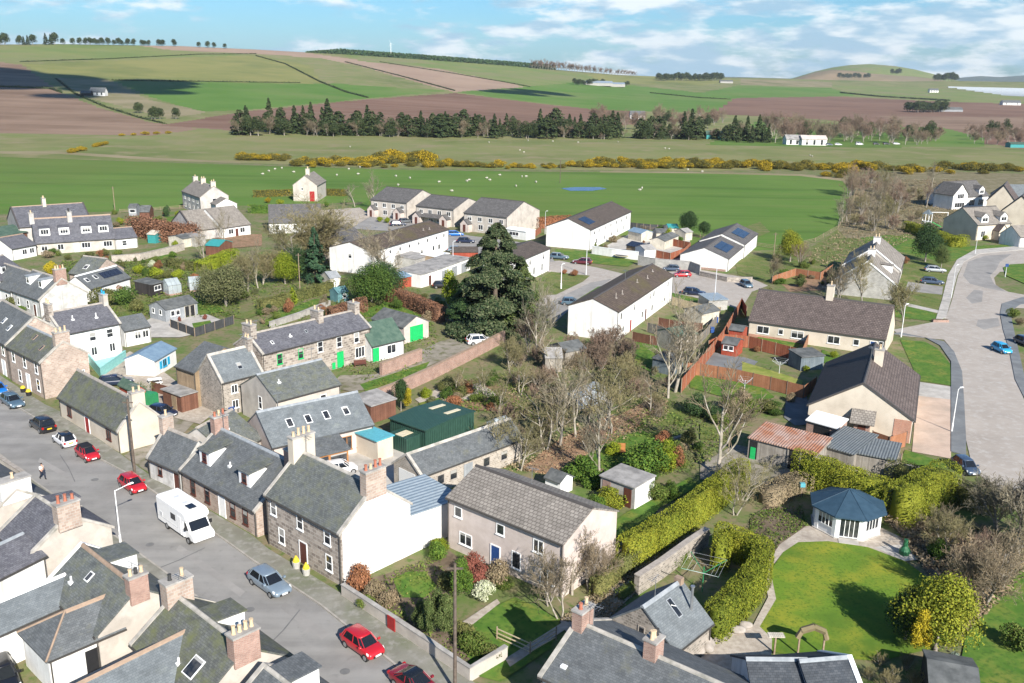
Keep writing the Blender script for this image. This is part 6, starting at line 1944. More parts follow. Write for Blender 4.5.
def polytunnel(label, a, b, r=1.9):
 p, q = P(*a), P(*b)
 d = q - p
 L = d.length
 root = empty('polytunnel', p, math.atan2(d.y, d.x), label, 'polytunnel')
 m = MB()
 A = [math.pi * k / 12 for k in range(13)]
 arc = [(r * math.cos(t), r * 1.05 * math.sin(t)) for t in A]
 for (y0, z0), (y1, z1) in zip(arc, arc[1:]):
  m.face((0, y0, z0), (L, y0, z0), (L, y1, z1), (0, y1, z1))
 m.build('cover', 'polythene', root)
 for k in range(6):
  m = MB()
  x = L * k / 5
  for (y0, z0), (y1, z1) in zip(arc, arc[1:]):
   m.bar((x, y0 * 1.01, z0 * 1.01), (x, y1 * 1.01, z1 * 1.01), .04, 4)
  m.build('hoop', 'alloy', root)
polytunnel('half-round clear polytunnel among the bare trees', (566, 409), (596, 396), 1.9)
# fences
fence('timber_fence', 'tall red-brown timber fence along the narrow lane, from the estate to the bare birch', [(681, 393), (702, 368), (722, 343), (741, 309), (746, 318)], 2.1, 'fence_red')
fence('timber_fence', 'red-brown timber fence across the gardens, behind the shed with white windows', [(708, 353), (722, 346), (748, 348), (775, 355), (804, 363)], 2.0, 'fence_red')
fence('timber_fence', 'orange-brown timber fence with dark posts above the lawn of the rusty shed', [(684, 375), (700, 376), (735, 382), (770, 390), (803, 399), (815, 390)], 1.9, 'fence_orange', 'post_dark', 2.2)
fence('timber_fence', 'short orange timber fence between the two halves of the cream bungalow garden', [(809, 341), (802, 358)], 1.7, 'fence_orange')
fence('timber_fence', 'brown timber fence around the garden of the shed behind the pale fence', [(658, 327), (680, 331), (702, 333)], 1.7, 'fence_brown')
fence('timber_fence', 'grey timber fence with a white sheet hung on it behind the mossy white terrace', [(647, 332), (675, 341), (697, 347), (706, 338), (716, 325)], 1.7, 'fence_grey')
fence('timber_fence', 'pale new timber fence at the end of the mossy white terrace', [(672, 305), (690, 310), (707, 314), (720, 316)], 1.6, 'fence_pale')
fence('timber_fence', 'dark board fence standing by the wall of the mossy white terrace', [(632, 341), (650, 345), (664, 347)], 1.6, 'fence_brown')
fence('timber_fence', 'red-brown fence around the garden beside the solar-panelled white bungalow', [(656, 258), (670, 261), (684, 256), (690, 250), (672, 246)], 1.9, 'fence_red')
fence('timber_fence', 'dark field fence behind the sheds at the edge of the green field', [(630, 228), (650, 230), (672, 231)], 1.6, 'fence_dark')
fence('timber_fence', 'red fence panels by the white cabin and the estate verge', [(526, 239), (535, 237), (541, 233)], 1.8, 'fence_red')
fence('timber_fence', 'dark grey timber fence round the small lawn before the grey-blue summerhouse', [(171, 328), (195, 337), (234, 324)], 1.5, 'fence_dark')
fence('timber_fence', 'dark red-brown plank fence beside the yard of the black car and the green tank', [(152, 392), (168, 397), (186, 411)], 1.5, 'fence_brown')
fence('timber_fence', 'orange timber fence panels below the brick corner of the large bungalow', [(871, 446), (888, 452), (905, 447)], 1.9, 'fence_orange', 'post_dark')
fence('timber_fence', 'weathered board fence between the dark store and the pink drive', [(852, 452), (875, 462), (900, 468)], 1.7, 'fence_grey')
fence('timber_fence', 'orange garden fences behind the grey stepped houses', [(772, 284), (795, 276), (820, 280), (832, 272)], 1.7, 'fence_orange')
fence('timber_fence', 'pale post and rail fence by the lawn of the pink house', [(497, 640), (530, 655), (556, 640)], 1.1, 'fence_pale', 'post_wood', 2.2, rails=True)
fence('wire_fence', 'thin post fence along the near edge of the sheep field', [(120, 213), (180, 209), (232, 207)], 1.1, 'post_wood', gap=6, rails=True)
fence('wire_fence', 'thin post and rail fence along the curved edge of the bright green field', [(620, 226), (700, 238), (780, 250), (815, 242), (838, 229), (851, 206), (857, 189)], 1.1, 'post_wood', gap=8, rails=True)
# walls
garden_wall('garden_wall', 'pale rendered wall along the pavement below the white gable garden', [(343, 596), (390, 627), (432, 655), (470, 681), (506, 659)], 1.1, .3, 'harl', 'concrete')
garden_wall('garden_wall', 'old brick garden wall running behind the green workshop up to the lane', [(366, 407), (395, 396), (430, 380), (470, 360), (504, 342)], 1.8, .4, 'brick', 'ridge_orange')
garden_wall('garden_wall', 'short thick brick wall by the small lawn in front of the green door', [(381, 376), (400, 369), (421, 361)], 1.9, .5, 'brick', 'ridge_orange')
garden_wall('garden_wall', 'broken stone wall between the lane and the old stone outbuilding in the middle garden', [(636, 594), (660, 578), (688, 557), (706, 545)], 1.7, .5, 'rubble', 'ridge_stone')
garden_wall('garden_wall', 'white boundary wall of the terrace with solar panels along the estate grass', [(592, 254), (612, 257), (638, 260)], 1.9, .3, 'harl_white', 'white_paint')
garden_wall('garden_wall', 'grey concrete block wall behind the parked red car', [(638, 265), (655, 268), (690, 271), (700, 275)], 2.1, .3, 'block', 'concrete')
garden_wall('garden_wall', 'low stone and timber wall beside the solar-panelled white bungalow', [(700, 276), (727, 282), (752, 282)], 1.0, .3, 'rubble', 'ridge_stone')
garden_wall('garden_wall', 'long old rubble wall across the gardens below the russet hedge', [(112, 263), (140, 261), (170, 254), (184, 250)], 1.6, .4, 'rubble_pale', 'ridge_stone')
garden_wall('garden_wall', 'aqua painted yard wall beside the white house with a blue chimney pot', [(90, 364), (101, 378), (126, 360)], 1.4, .2, 'aqua', 'aqua')
garden_wall('garden_wall', 'pale garden wall behind the lawn with the small yellow conifer', [(270, 328), (300, 318), (330, 306)], 1.0, .3, 'concrete', 'concrete')
garden_wall('garden_wall', 'low concrete wall beside the parked dusky blue car and the grass strip', [(893, 472), (920, 476), (948, 482)], 1.0, .25, 'concrete', 'concrete')
garden_wall('garden_wall', 'low pale wall along the kerb above the house with the broad white chimney', [(-60, 430), (-10, 458), (24, 480)], .9, .35, 'harl', 'ridge_stone')
# poles and lamps
ADIR = R(45)
pole_lamp('street_lamp', 'pale street lamp with a bent arm over the village street', (121, 547), 5.6, 1.3, ADIR, 'lamp_white')
pole_lamp('street_lamp', 'slender white lamp leaning over the pavement beside the pink drive', (951.5, 432), 5.6, .25, R(10), 'lamp_white', head=True)
pole_lamp('street_lamp', 'pale lamp post on the verge where the road bends, with a bare head', (951, 298), 6.5, .25, R(20), 'lamp_grey')
pole_lamp('street_lamp', 'pale lamp post among the lawns beside the bare tree near the road', (901, 337), 5.5, .25, R(20), 'lamp_white')
pole_lamp('street_lamp', 'short lamp post near the hedge of the new cream house', (975, 254), 5.0, .25, R(20), 'lamp_grey')
pole_lamp('street_lamp', 'tall lamp post on the estate parking area between the navy car and the pale roof', (714, 305), 7.5, .25, R(190), 'lamp_grey', r=.1)
pole_lamp('street_lamp', 'lamp post in front of the terrace with solar panels by the maroon car', (586, 275), 6.5, .25, R(200), 'lamp_grey', r=.1)
pole_lamp('street_lamp', 'short pale post on the verge by the white house beside the huge conifer', (561, 289), 5.0, .25, R(0), 'lamp_white', r=.1)
pole_lamp('street_lamp', 'lamp post beyond the white cabin and the red fence panels', (545, 234), 6.0, .25, R(0), 'lamp_grey')
pole_lamp('street_lamp', 'lamp post standing by the garages in front of the long white terrace', (453, 269), 6.0, .25, R(0), 'lamp_grey', r=.1)
pole_lamp('sign_post', 'small sign post with a blue and white plate on the grass island', (1005, 277), 3.0, mat='lamp_grey', head=False, cat='sign')
for k in ('sign_plate',):
 m = MB()
 q = P(1005, 277)
 m.box(-.35, .35, -.06, -.02, 2.3, 3.0)
 o = m.build(k, 'blue_paint', bpy.data.objects['sign_post'])
for lab, b_, h_, r_ in (('dark wooden telegraph pole beside the pale cottage gable on the street', (135, 474), 8.5, .16), ('tall wooden telegraph pole at the pavement wall of the white gable garden', (455, 693), 10.2, .14),
      ('thin wooden pole in the garden between the golden shrub and the brown hedge', (300, 291), 7.5, .1), ('wooden pole by the green field behind the dormered terrace', (115, 210), 7.0, .12),
      ('lone wooden pole standing in the sheep field', (560, 183), 9.0, .14), ('leaning pale pole in the garden beside the bare tree and the lawn lamp', (773, 262), 7.0, .1)):
 root = empty('telegraph_pole', T(*b_), 0, lab, 'pole')
 m = MB()
 m.bar((0, 0, -.1), (0, 0, h_), r_, 8, r_ * .72)
 m.build('pole', 'post_dark' if h_ > 8 else 'post_wood', root)
 m = MB()
 m.box(-.55, .55, -.05, .05, h_ - .45, h_ - .33)
 m.build('crossarm', 'post_dark', root)
# small garden things
def bbox_thing(name, label, cat, c, parts, rz=0.0, group=None):
 root = empty(name, P(*c), rz, label, cat, group)
 for nm, mat, args in parts:
  m = MB()
  for a in args:
   getattr(m, a[0])(*a[1:])
  m.build(nm, mat, root)
 return root
def cyl(*a):
 return ('cyl',) + a
def bx(*a):
 return ('box',) + a
bbox_thing('covered_barbecue', 'green covered chiminea on the pale patio of the garden pavilion', 'barbecue', (904, 555), [('body', 'green_dark', [cyl((0, 0), .42, 0, .5, 12, .5), cyl((0, 0), .5, .5, .95, 12, .22)]), ('chimney', 'green_dark', [cyl((0, 0), .22, .95, 1.6, 12, .18)])])
for lab, c in (('yellow flowers in a pale tub left of the brown door', (296.5, 569)), ('yellow flowers in a pale tub on the downhill side of the brown door', (306.5, 576))):
 bbox_thing('flower_tub', lab.replace(' left of', ' on the uphill side of'), 'flower tub', c, [('tub', 'tub_grey', [cyl((0, 0), .28, .13, .75, 10, .36)]), ('flowers', 'bloom_yellow', [cyl((0, 0), .32, .752, .95, 8, .26), cyl((0, 0), .26, .95, 1.3, 8, .06)])])
for lab, c in (('yellow flowers in a dark tub at the uphill end of the pinkish stone wall', (23.5, 393)), ('yellow flowers in a dark tub nearer the gable of the pinkish stone house', (29, 396.5))):
 bbox_thing('flower_tub', lab, 'flower tub', c, [('tub', 'bin_black', [cyl((0, 0), .3, .13, .7, 10, .36)]), ('flowers', 'bloom_yellow', [cyl((0, 0), .34, .702, 1.0, 8, .2)])])
bbox_thing('oil_tank', 'green plastic oil tank behind the mossy cottage', 'tank', (151, 406), [('tank', 'bin_green', [bx(-.8, .8, -.6, .6, .3, 1.7), bx(-.7, .7, -.5, .5, 1.702, 1.85)]), ('stand', 'block', [bx(-.8, .8, -.6, .6, 0, .298)])], R(-20))
for i, (c, col, lab) in enumerate((((226, 419), 'bin_black', 'black wheelie bin at the foot of the rough stone gabled house'), ((232, 415), 'bin_blue', 'blue wheelie bin beside the rough stone gabled house'), ((237, 412), 'bin_black', 'black wheelie bin next to the blue one by the stone house'),
        ((716, 323), 'bin_blue', 'blue bin in the narrow lane by the white garden shed'), ((712, 333), 'bin_blue', 'blue bin at the bend of the grey timber fence'))):
 bbox_thing('wheelie_bin', lab, 'bin', c, [('bin', col, [bx(-.28, .28, -.32, .32, .1, .95)]), ('lid', col, [bx(-.31, .31, -.36, .34, .952, 1.06)]), ('wheel', 'tyre', [bx(-.3, .3, .2, .36, 0, .16)])])
def rotary_dryer(label, c, h=2.0, r=1.6, mat='lamp_grey', cat='clothes dryer'):
 root = empty('clothes_dryer', P(*c), R(20), label, cat)
 m = MB()
 m.bar((0, 0, 0), (0, 0, h), .045, 6)
 m.build('pole', mat, root)
 m = MB()
 ends = []
 for k in range(4):
  t = math.pi / 2 * k
  e = (r * math.cos(t), r * math.sin(t), h + .25)
  ends.append(e)
  m.bar((0, 0, h - .6), e, .03, 4)
 m.build('arm', mat, root)
 m = MB()
 for f_ in (1, .75, .5):
  for k in range(4):
   a, b = ends[k], ends[(k + 1) % 4]
   m.bar([a[0] * f_, a[1] * f_, h - .6 + .85 * f_], [b[0] * f_, b[1] * f_, h - .6 + .85 * f_], .009, 3)
 m.build('line', 'lamp_grey', root)
rotary_dryer('large rotary clothes dryer with a green pole between the stone outbuilding and the curved hedge', (702, 592), 2.4, 2.2, 'bin_green')
rotary_dryer('rotary clothes dryer on the yellow-green lawn between the red fences', (779, 374), 1.9, 1.4)
rotary_dryer('thin rotary clothes dryer on the lawn below the orange-brown fence', (744, 394), 2.0, 1.2)
for lab, c, s_ in (('big pale pink boulder by the wall of the stone outbuilding', (705, 649), .75), ('smaller pale boulder leaning on the stone outbuilding wall', (696, 654), .55), ('grey garden rock at the foot of the curved hedge', (738, 633), .5), ('grey garden rock beside the path by the yard', (746, 628), .45)):
 bm = bmesh.new()
 bmesh.ops.create_icosphere(bm, subdivisions=3, radius=s_)
 for v in bm.verts:
  n_ = .16 * math.sin(v.co.x * 5 + s_ * 9) + .12 * math.sin(v.co.y * 7 + 1) + .1 * math.cos(v.co.z * 6)
  v.co *= 1 + n_
  v.co.z = v.co.z * .75 + s_ * .55
 me = bpy.data.meshes.new('boulder')
 bm.to_mesh(me)
 bm.free()
 me.materials.append(MATS['ridge_stone'])
 me.shade_smooth()
 props(link('boulder', me, None, P(*c)), lab, 'boulder')
bbox_thing('garden_slide', 'small green and white slide with a climbing tower on the new house lawn', 'slide', (926, 227), [('tower', 'lamp_white', [bx(-1, -.85, -1, -.85, 0, 4), bx(1 - .15, 1, -1, -.85, 0, 4), bx(-1, -.85, .85, 1, 0, 4), bx(.85, 1, .85, 1, 0, 4), bx(-1, 1, -1, 1, 1.6, 1.75)]), ('roof', 'fence_blue', [cyl((0, 0), 1.7, 3.9, 5.2, 4, .1)])])
m = MB()
m.hexa([(1, -.5, 1.7), (1, .5, 1.7), (4.2, .5, .15), (4.2, -.5, .15)], [(1, -.5, 1.85), (1, .5, 1.85), (4.2, .5, .3), (4.2, -.5, .3)])
m.build('slide', 'green_paint', bpy.data.objects['garden_slide'])
bbox_thing('climbing_frame', 'bright green and yellow play slide behind the flat-roofed garages', 'slide', (419, 266), [('slide', 'green_paint', [bx(-.9, .9, -.4, .4, .9, 1.9)]), ('ladder', 'bloom_yellow', [bx(-1.8, -1, -.3, .3, 0, 1.7)])])
bbox_thing('goal_frame', 'white garden goal on the small lawn by the new houses', 'goal', (938, 219), [('frame', 'lamp_white', [bx(-3, -2.85, 0, .15, 0, 2), bx(2.85, 3, 0, .15, 0, 2), bx(-3, 3, 0, .15, 2.002, 2.15)])])
bbox_thing('trampoline', 'round black trampoline with a pale rim in the gardens behind the solar terrace', 'trampoline', (622, 258), [('mat', 'bin_black', [cyl((0, 0), 1.6, .75, .8, 16)]), ('rim', 'cream_paint', [cyl((0, 0), 1.85, .68, .74, 16)]), ('leg', 'alloy', [bx(-1.6, -1.5, -.05, .05, 0, .68), bx(1.5, 1.6, -.05, .05, 0, .68)])])
bbox_thing('washing_sheet', 'white sheet hung over the grey timber fence', 'laundry', (669, 343), [('sheet', 'white_paint', [bx(-1.1, 1.1, -.1, -.05, .5, 1.85)])], R(-10))
bbox_thing('garden_bench', 'dark wooden bench against the wall of the grey stone terrace', 'bench', (360, 366), [('seat', 'door_brown', [bx(-.9, .9, -.5, 0, .4, .48)]), ('backrest', 'door_brown', [bx(-.9, .9, -.06, 0, .482, .95)]), ('leg', 'door_brown', [bx(-.85, -.75, -.45, -.05, 0, .398), bx(.75, .85, -.45, -.05, 0, .398)])], R(20))
bbox_thing('pub_table', 'white garden table and bench in the yard with the blue shutters', 'table', (155, 384), [('table_top', 'white_paint', [bx(-.9, .9, -.5, .5, .7, .76)]), ('seat', 'white_paint', [bx(-.9, .9, -1.0, -.7, .4, .45), bx(-.9, .9, .7, 1.0, .4, .45)]), ('leg', 'white_paint', [bx(-.7, -.6, -.8, .8, 0, .398), bx(.6, .7, -.8, .8, 0, .398)])], R(30))
bbox_thing('bird_table', 'wooden bird table by the path below the big lawn', 'bird table', (774, 654), [('post', 'post_wood', [bx(-.06, .06, -.06, .06, 0, 1.6)]), ('table_top', 'shed_pale', [bx(-.6, .6, -.3, .3, 1.602, 1.68)])])
bbox_thing('garden_arch', 'pale timber garden arch covered by a dry climber below the big lawn', 'arch', (810, 655), [('post', 'post_wood', [bx(-1, -.88, -.06, .06, 0, 2.0), bx(.88, 1, -.06, .06, 0, 2.0)]), ('climber', 'dead_stem', [('bar', (-1.1, 0, 1.5), (-.8, 0, 2.15), .22), ('bar', (-.85, 0, 2.1), (.1, 0, 2.45), .27), ('bar', (0, 0, 2.45), (.9, 0, 2.05), .26), ('bar', (.85, 0, 2.1), (1.1, 0, 1.4), .2)])])
bbox_thing('compost_bin', 'orange-brown garden seat in the middle garden beside the golden laurel', 'garden seat', (621, 454), [('seat', 'orange_wood', [bx(-.5, .5, -.4, .4, .35, .45)]), ('backrest', 'orange_wood', [bx(-.5, .5, .3, .4, .452, 1.2)]), ('leg', 'orange_wood', [bx(-.45, -.35, -.35, .35, 0, .348), bx(.35, .45, -.35, .35, 0, .348)])])
bbox_thing('garden_timbers', 'grey planks stacked on the ground beside the lane in the wild garden', 'planks', (678, 440), [('plank', 'old_boards', [bx(-2.2, 2.2, -.3, .3, .02, .3), bx(-2.0, 2.0, -.25, .25, .302, .45)])], R(40))
bbox_thing('birdhouse', 'turquoise bird feeder on a post beside the garden pavilion', 'bird feeder', (801, 497), [('post', 'post_wood', [bx(-.05, .05, -.05, .05, 0, 1.2)]), ('feeder', 'turquoise', [bx(-.25, .25, -.25, .25, 1.202, 1.6)])])
for lab, c in (('red kerbstone planter at the end of the lawn near the road', (940, 322)),):
 bbox_thing('planter', lab, 'planter', c, [('box', 'brick', [bx(-1.4, 1.4, -.4, .4, 0, .45)]), ('soil', 'soil', [bx(-1.3, 1.3, -.3, .3, .452, .5)])])
bbox_thing('garden_gate', 'small red gate in the pale wall along the pavement', 'gate', (393.5, 630), [('boards', 'door_red', [bx(-.45, .45, -.25, -.17, .12, 1.25)])], R(-44))
def walker(label, c, heading):
 p = P(*c)
 root = empty('person', p, heading, label, 'person')
 J = {'pel': (0, 0, .93), 'wst': (0, 0, 1.1), 'chs': (.02, 0, 1.33), 'nck': (.03, 0, 1.5), 'hd0': (.05, 0, 1.58), 'hd1': (.06, 0, 1.72),
  'hl': (0, .1, .9), 'kl': (.2, .11, .5), 'al': (.26, .11, .09), 'tl': (.44, .12, .04), 'hr': (0, -.1, .9), 'kr': (-.05, -.11, .48), 'ar': (-.36, -.11, .14), 'tr': (-.2, -.12, .04),
  'sl': (.02, .18, 1.43), 'el': (-.14, .25, 1.16), 'wl': (-.06, .24, .92), 'fl': (0, .23, .84), 'sr': (.02, -.18, 1.43), 'er': (.1, -.26, 1.16), 'wr': (.3, -.22, 1.02), 'fr': (.37, -.2, .99)}
 E = [('pel', 'wst'), ('wst', 'chs'), ('chs', 'nck'), ('nck', 'hd0'), ('hd0', 'hd1'), ('pel', 'hl'), ('hl', 'kl'), ('kl', 'al'), ('al', 'tl'), ('pel', 'hr'), ('hr', 'kr'), ('kr', 'ar'), ('ar', 'tr'),
  ('chs', 'sl'), ('sl', 'el'), ('el', 'wl'), ('wl', 'fl'), ('chs', 'sr'), ('sr', 'er'), ('er', 'wr'), ('wr', 'fr')]
 RAD = {'pel': .15, 'wst': .135, 'chs': .155, 'nck': .06, 'hd0': .085, 'hd1': .09, 'hl': .1, 'kl': .065, 'al': .045, 'tl': .035, 'hr': .1, 'kr': .065, 'ar': .045, 'tr': .035,
  'sl': .065, 'el': .045, 'wl': .032, 'fl': .035, 'sr': .065, 'er': .045, 'wr': .032, 'fr': .035}
 def skin(nm, keys, grow, mat):
  ks = [k for k in J if k in keys]
  me = bpy.data.meshes.new(nm)
  me.from_pydata([J[k] for k in ks], [(ks.index(a), ks.index(b)) for a, b in E if a in ks and b in ks], [])
  me.materials.append(MATS[mat])
  o = link(nm, me, root)
  o.modifiers.new('skin', 'SKIN')
  sk = me.skin_vertices[0].data if me.skin_vertices else None
  if sk is None:
   bm = bmesh.new()
   bm.from_mesh(me)
   bm.verts.layers.skin.verify()
   bm.to_mesh(me)
   bm.free()
   sk = me.skin_vertices[0].data
  for i, k in enumerate(ks):
   sk[i].radius = (RAD[k] + grow, RAD[k] + grow)
   sk[i].use_root = i == 0
  s_ = o.modifiers.new('smooth', 'SUBSURF')
  s_.levels = s_.render_levels = 1
  return o
 skin('body', set(J), 0, 'skin')
 skin('shirt', {'wst', 'chs', 'sl', 'el', 'sr', 'er'}, .025, 'shirt_white')
 skin('trousers', {'pel', 'hl', 'kl', 'al', 'hr', 'kr', 'ar'}, .022, 'trousers_dark')
 bm = bmesh.new()
 bmesh.ops.create_icosphere(bm, subdivisions=2, radius=.115)
 for v in bm.verts:
  v.co = Vector((v.co.x * .95 + .04, v.co.y * .9, v.co.z * .8 + 1.76))
 me = bpy.data.meshes.new('hair')
 bm.to_mesh(me)
 bm.free()
 me.materials.append(MATS['hair_dark'])
 link('hair', me, root)
 for k, (a, b) in enumerate((('al', 'tl'), ('ar', 'tr'))):
  m = MB()
  m.bar(J[a], J[b], .06, 6, .05)
  m.build('shoe', 'black_trim', root)
 return root
walker('person walking down the street in a white top and dark trousers', (43, 479), R(-30))
# vehicles
def ahead(c, ang, d=3.0):
 p = P(*c)
 return proj((p.x + math.cos(ang) * d, p.y + math.sin(ang) * d, 0))
DN, UPR = R(-44), R(136)                                    # down / up the village street
for lab, c, ang, kind, paint, rf in (
  ('bright blue hatchback at the head of the row of cars, cut by the picture edge', (-2, 393), DN, 'hatch', 'paint_bright_blue', None),
  ('steel blue estate car parked at the stone house with yellow tubs', (13, 405), DN, 'estate', 'paint_steel_blue', None),
  ('black off-road car with a yellow rear plate parked outside the mossy cottage', (43, 429), UPR, 'suv', 'paint_black', None),
  ('white hatchback with a dark glass roof between the black car and the red convertible', (65, 444), UPR, 'hatch', 'paint_white', 'car_glass'),
  ('small red car with a black folding roof outside the mossy cottage', (88, 458), DN, 'small', 'paint_red', 'black_trim'),
  ('red hatchback parked at the foot of the telegraph pole behind the motorhome', (133, 489), DN, 'hatch', 'paint_red', None),
  ('silver blue hatchback parked opposite the flower tubs of the stone house', (270, 588), DN, 'estate', 'paint_silver_blue', None),
  ('red hatchback on the street beside the pale wall with the red gate', (363, 650), DN, 'hatch', 'paint_red', None),
  ('dark red coupe at the bottom edge of the street with a glass roof', (416, 690), DN, 'coupe', 'paint_dark_red', 'car_glass')):
 car(lab, c, ahead(c, ang), kind, paint, rf)
for lab, c, ang, kind, paint in (
  ('blue car parked in the yard of the mossy cottage beside the red-brown shed', (116, 385), R(20), 'estate', 'paint_navy'),
  ('dark navy car parked behind the gable chimney of the mossy cottage', (163, 416), R(-20), 'hatch', 'paint_navy'),
  ('black car in the yard below the white back wing at the picture corner', (4, 683), R(-52), 'estate', 'paint_black'),
  ('white car partly hidden in the yard by the turquoise-roofed store', (340, 473), R(25), 'hatch', 'paint_white'),
  ('white off-road car on the lane beside the brick garden wall', (480, 344), R(18), 'suv', 'paint_white'),
  ('navy car on the forecourt of the first pair of porched houses', (398, 226), R(15), 'estate', 'paint_navy'),
  ('dark grey car parked close to the first porched pair', (405, 223), R(35), 'hatch', 'paint_grey'),
  ('bright blue car between the porched houses and the white terrace', (455, 236), R(10), 'estate', 'paint_bright_blue'),
  ('navy estate car outside the third pair of porched houses', (466, 243), R(-5), 'estate', 'paint_navy'),
  ('pale blue-grey car beyond the flat-roofed garages', (457, 252), R(0), 'estate', 'paint_silver_blue'),
  ('dark car parked inside the shade of the flat-roofed garages', (442, 288), R(5), 'hatch', 'paint_black'),
  ('blue-grey estate car parked by the white house under the huge conifer', (559, 259), R(-15), 'estate', 'paint_steel_blue'),
  ('maroon car parked on the estate road in front of the solar terrace', (582, 264), R(170), 'estate', 'paint_maroon'),
  ('blue-grey car parked at the gable of the mossy white terrace', (571, 305), R(-8), 'hatch', 'paint_steel_blue'),
  ('dusky blue car parked against the grey block wall', (671, 271), R(175), 'hatch', 'paint_dusk_blue'),
  ('red hatchback parked by the grey block wall on the estate', (682, 277), R(185), 'hatch', 'paint_red'),
  ('navy estate car in the middle of the estate parking area', (694, 295), R(-18), 'estate', 'paint_navy'),
  ('blue car parked at the end of the estate road by the bungalow', (746, 287), R(-80), 'hatch', 'paint_steel_blue'),
  ('silver car parked in front of the grey stepped houses', (935, 272), R(-12), 'estate', 'paint_silver'),
  ('dark car in the drive of the grey stepped houses', (932, 284), R(-20), 'estate', 'paint_dusk_blue'),
  ('white car on the drive of the new cream house', (1019, 243), R(-10), 'estate', 'paint_white'),
  ('black car beside the porch of the new cream house', (1008, 241), R(-80), 'hatch', 'paint_black'),
  ('sky blue hatchback parked alone on the pale road', (1001, 352), R(-83), 'hatch', 'paint_sky_blue'),
  ('dusky blue car parked at the road end by the low concrete wall', (965, 471), R(-85), 'hatch', 'paint_dusk_blue'),
  ('dark blue car half hidden by shrubs at the picture edge of the bungalow road', (1024, 345), R(-80), 'hatch', 'paint_navy')):
 car(lab, c, ahead(c, ang), kind, paint)
for k, (px, col) in enumerate(((829, 'dusk_blue'), (838, 'white'), (859, 'white'), (876, 'black'), (886, 'black'), (896, 'white'))):
 c = (px, 146.3)
 q = T(*c)
 cc = proj((q.x, q.y, 0))
 o = car('tiny %s car in the row beside the far white pavilion' % {'dusk_blue': 'blue', 'white': 'white', 'black': 'dark'}[col], cc, ahead(cc, R(5)), 'van' if k == 2 else 'estate', 'paint_' + col, group='far cars beside the white pavilion')
def motorhome(label, c, ang):
 p = P(*c)
 root = empty('motorhome', p, ang, label, 'motorhome')
 L, w = 7.0, 1.15
 z0, z1 = .38, 2.95
 def shape(pts, hw, name, mat, parent=root, bev=.12):
  bm = bmesh.new()
  a = [bm.verts.new((x, -hw, z)) for x, z in pts]
  b = [bm.verts.new((x, hw, z)) for x, z in pts]
  bm.faces.new(a)
  bm.faces.new(b[::-1])
  n = len(pts)
  for k in range(n):
   bm.faces.new((a[k], b[k], b[(k + 1) % n], a[(k + 1) % n]))
  bmesh.ops.recalc_face_normals(bm, faces=bm.faces)
  if bev:
   bmesh.ops.bevel(bm, geom=bm.edges[:], offset=bev, segments=3, affect='EDGES')
  me = bpy.data.meshes.new(name)
  bm.to_mesh(me)
  bm.free()
  me.materials.append(MATS[mat])
  return link(name, me, parent)
 h_ = L / 2
 shape([(-h_, z0), (h_ - 1.7, z0), (h_ - 1.7, 1.95), (h_ - 1.35, 2.05), (h_ - 1.0, 2.25), (h_ - 1.15, 2.7), (h_ - 1.6, z1), (-h_, z1)], w, 'body', 'white_paint')
 shape([(h_ - 1.9, z0), (h_ - .05, z0), (h_, .75), (h_ - .15, 1.05), (h_ - .75, 1.25), (h_ - 1.35, 2.1), (h_ - 1.9, 2.1)], w * .9, 'cab', 'white_paint', bev=.08)
 m = MB()
 m.hexa([(h_ - .72, -w * .78, 1.29), (h_ - .72, w * .78, 1.29), (h_ - 1.27, w * .74, 2.02), (h_ - 1.27, -w * .74, 2.02)], [(h_ - .68, -w * .78, 1.3), (h_ - .68, w * .78, 1.3), (h_ - 1.22, w * .74, 2.03), (h_ - 1.22, -w * .74, 2.03)])
 m.build('windscreen', 'car_glass', root)
 for sg in (-1, 1):
  m = MB()
  y = sorted((sg * w * .9, sg * (w * .9 + .02)))
  m.hexa([(h_ - 1.75, y[0], 1.3), (h_ - 1.0, y[0], 1.3), (h_ - 1.35, y[0], 1.95), (h_ - 1.75, y[0], 1.95)], [(h_ - 1.75, y[1], 1.3), (h_ - 1.0, y[1], 1.3), (h_ - 1.35, y[1], 1.95), (h_ - 1.75, y[1], 1.95)])
  m.build('side_window', 'car_glass', root)
  y = sorted((sg * w, sg * (w + .025)))
  m = MB()
  m.box(-.6, .3, y[0], y[1], 1.55, 2.15)
  m.build('side_window', 'car_glass', root)
  m = MB()
  m.box(-2.9, -2.3, y[0], y[1], 1.1, 1.5)
  m.build('vent_panel', 'lamp_grey', root)
  for x in (-h_ + 1.9, h_ - 1.0):
   m = MB()
   A = [2 * math.pi * k / 18 for k in range(18)]
   yy = sorted((sg * (w - .24), sg * (w - .0)))
   m.hexa([(x + .34 * math.cos(t), yy[0], .34 + .34 * math.sin(t)) for t in A], [(x + .34 * math.cos(t), yy[1], .34 + .34 * math.sin(t)) for t in A])
   wo = m.build('wheel', 'tyre', root)
   m = MB()
   ye = sorted((sg * (w), sg * (w + .012)))
   m.hexa([(x + .2 * math.cos(t), ye[0], .34 + .2 * math.sin(t)) for t in A], [(x + .2 * math.cos(t), ye[1], .34 + .2 * math.sin(t)) for t in A])
   m.build('rim', 'alloy', wo)
  m = MB()
  yy = sorted((sg * w * .5, sg * w * .86))
  m.box(h_ - .2, h_ - .06, yy[0], yy[1], .8, 1.0)
  m.build('headlight', 'lamp_glass', root)
  m = MB()
  yy = sorted((sg * w * .92, sg * (w + .22)))
  m.box(h_ - 1.2, h_ - 1.1, yy[0], yy[1], 1.35, 1.7)
  m.build('mirror', 'black_trim', root)
 m = MB()
 m.box(.7, 1.35, -w - .025, -w, .55, 2.3)
 d = m.build('door', 'white_paint', root)
 m = MB()
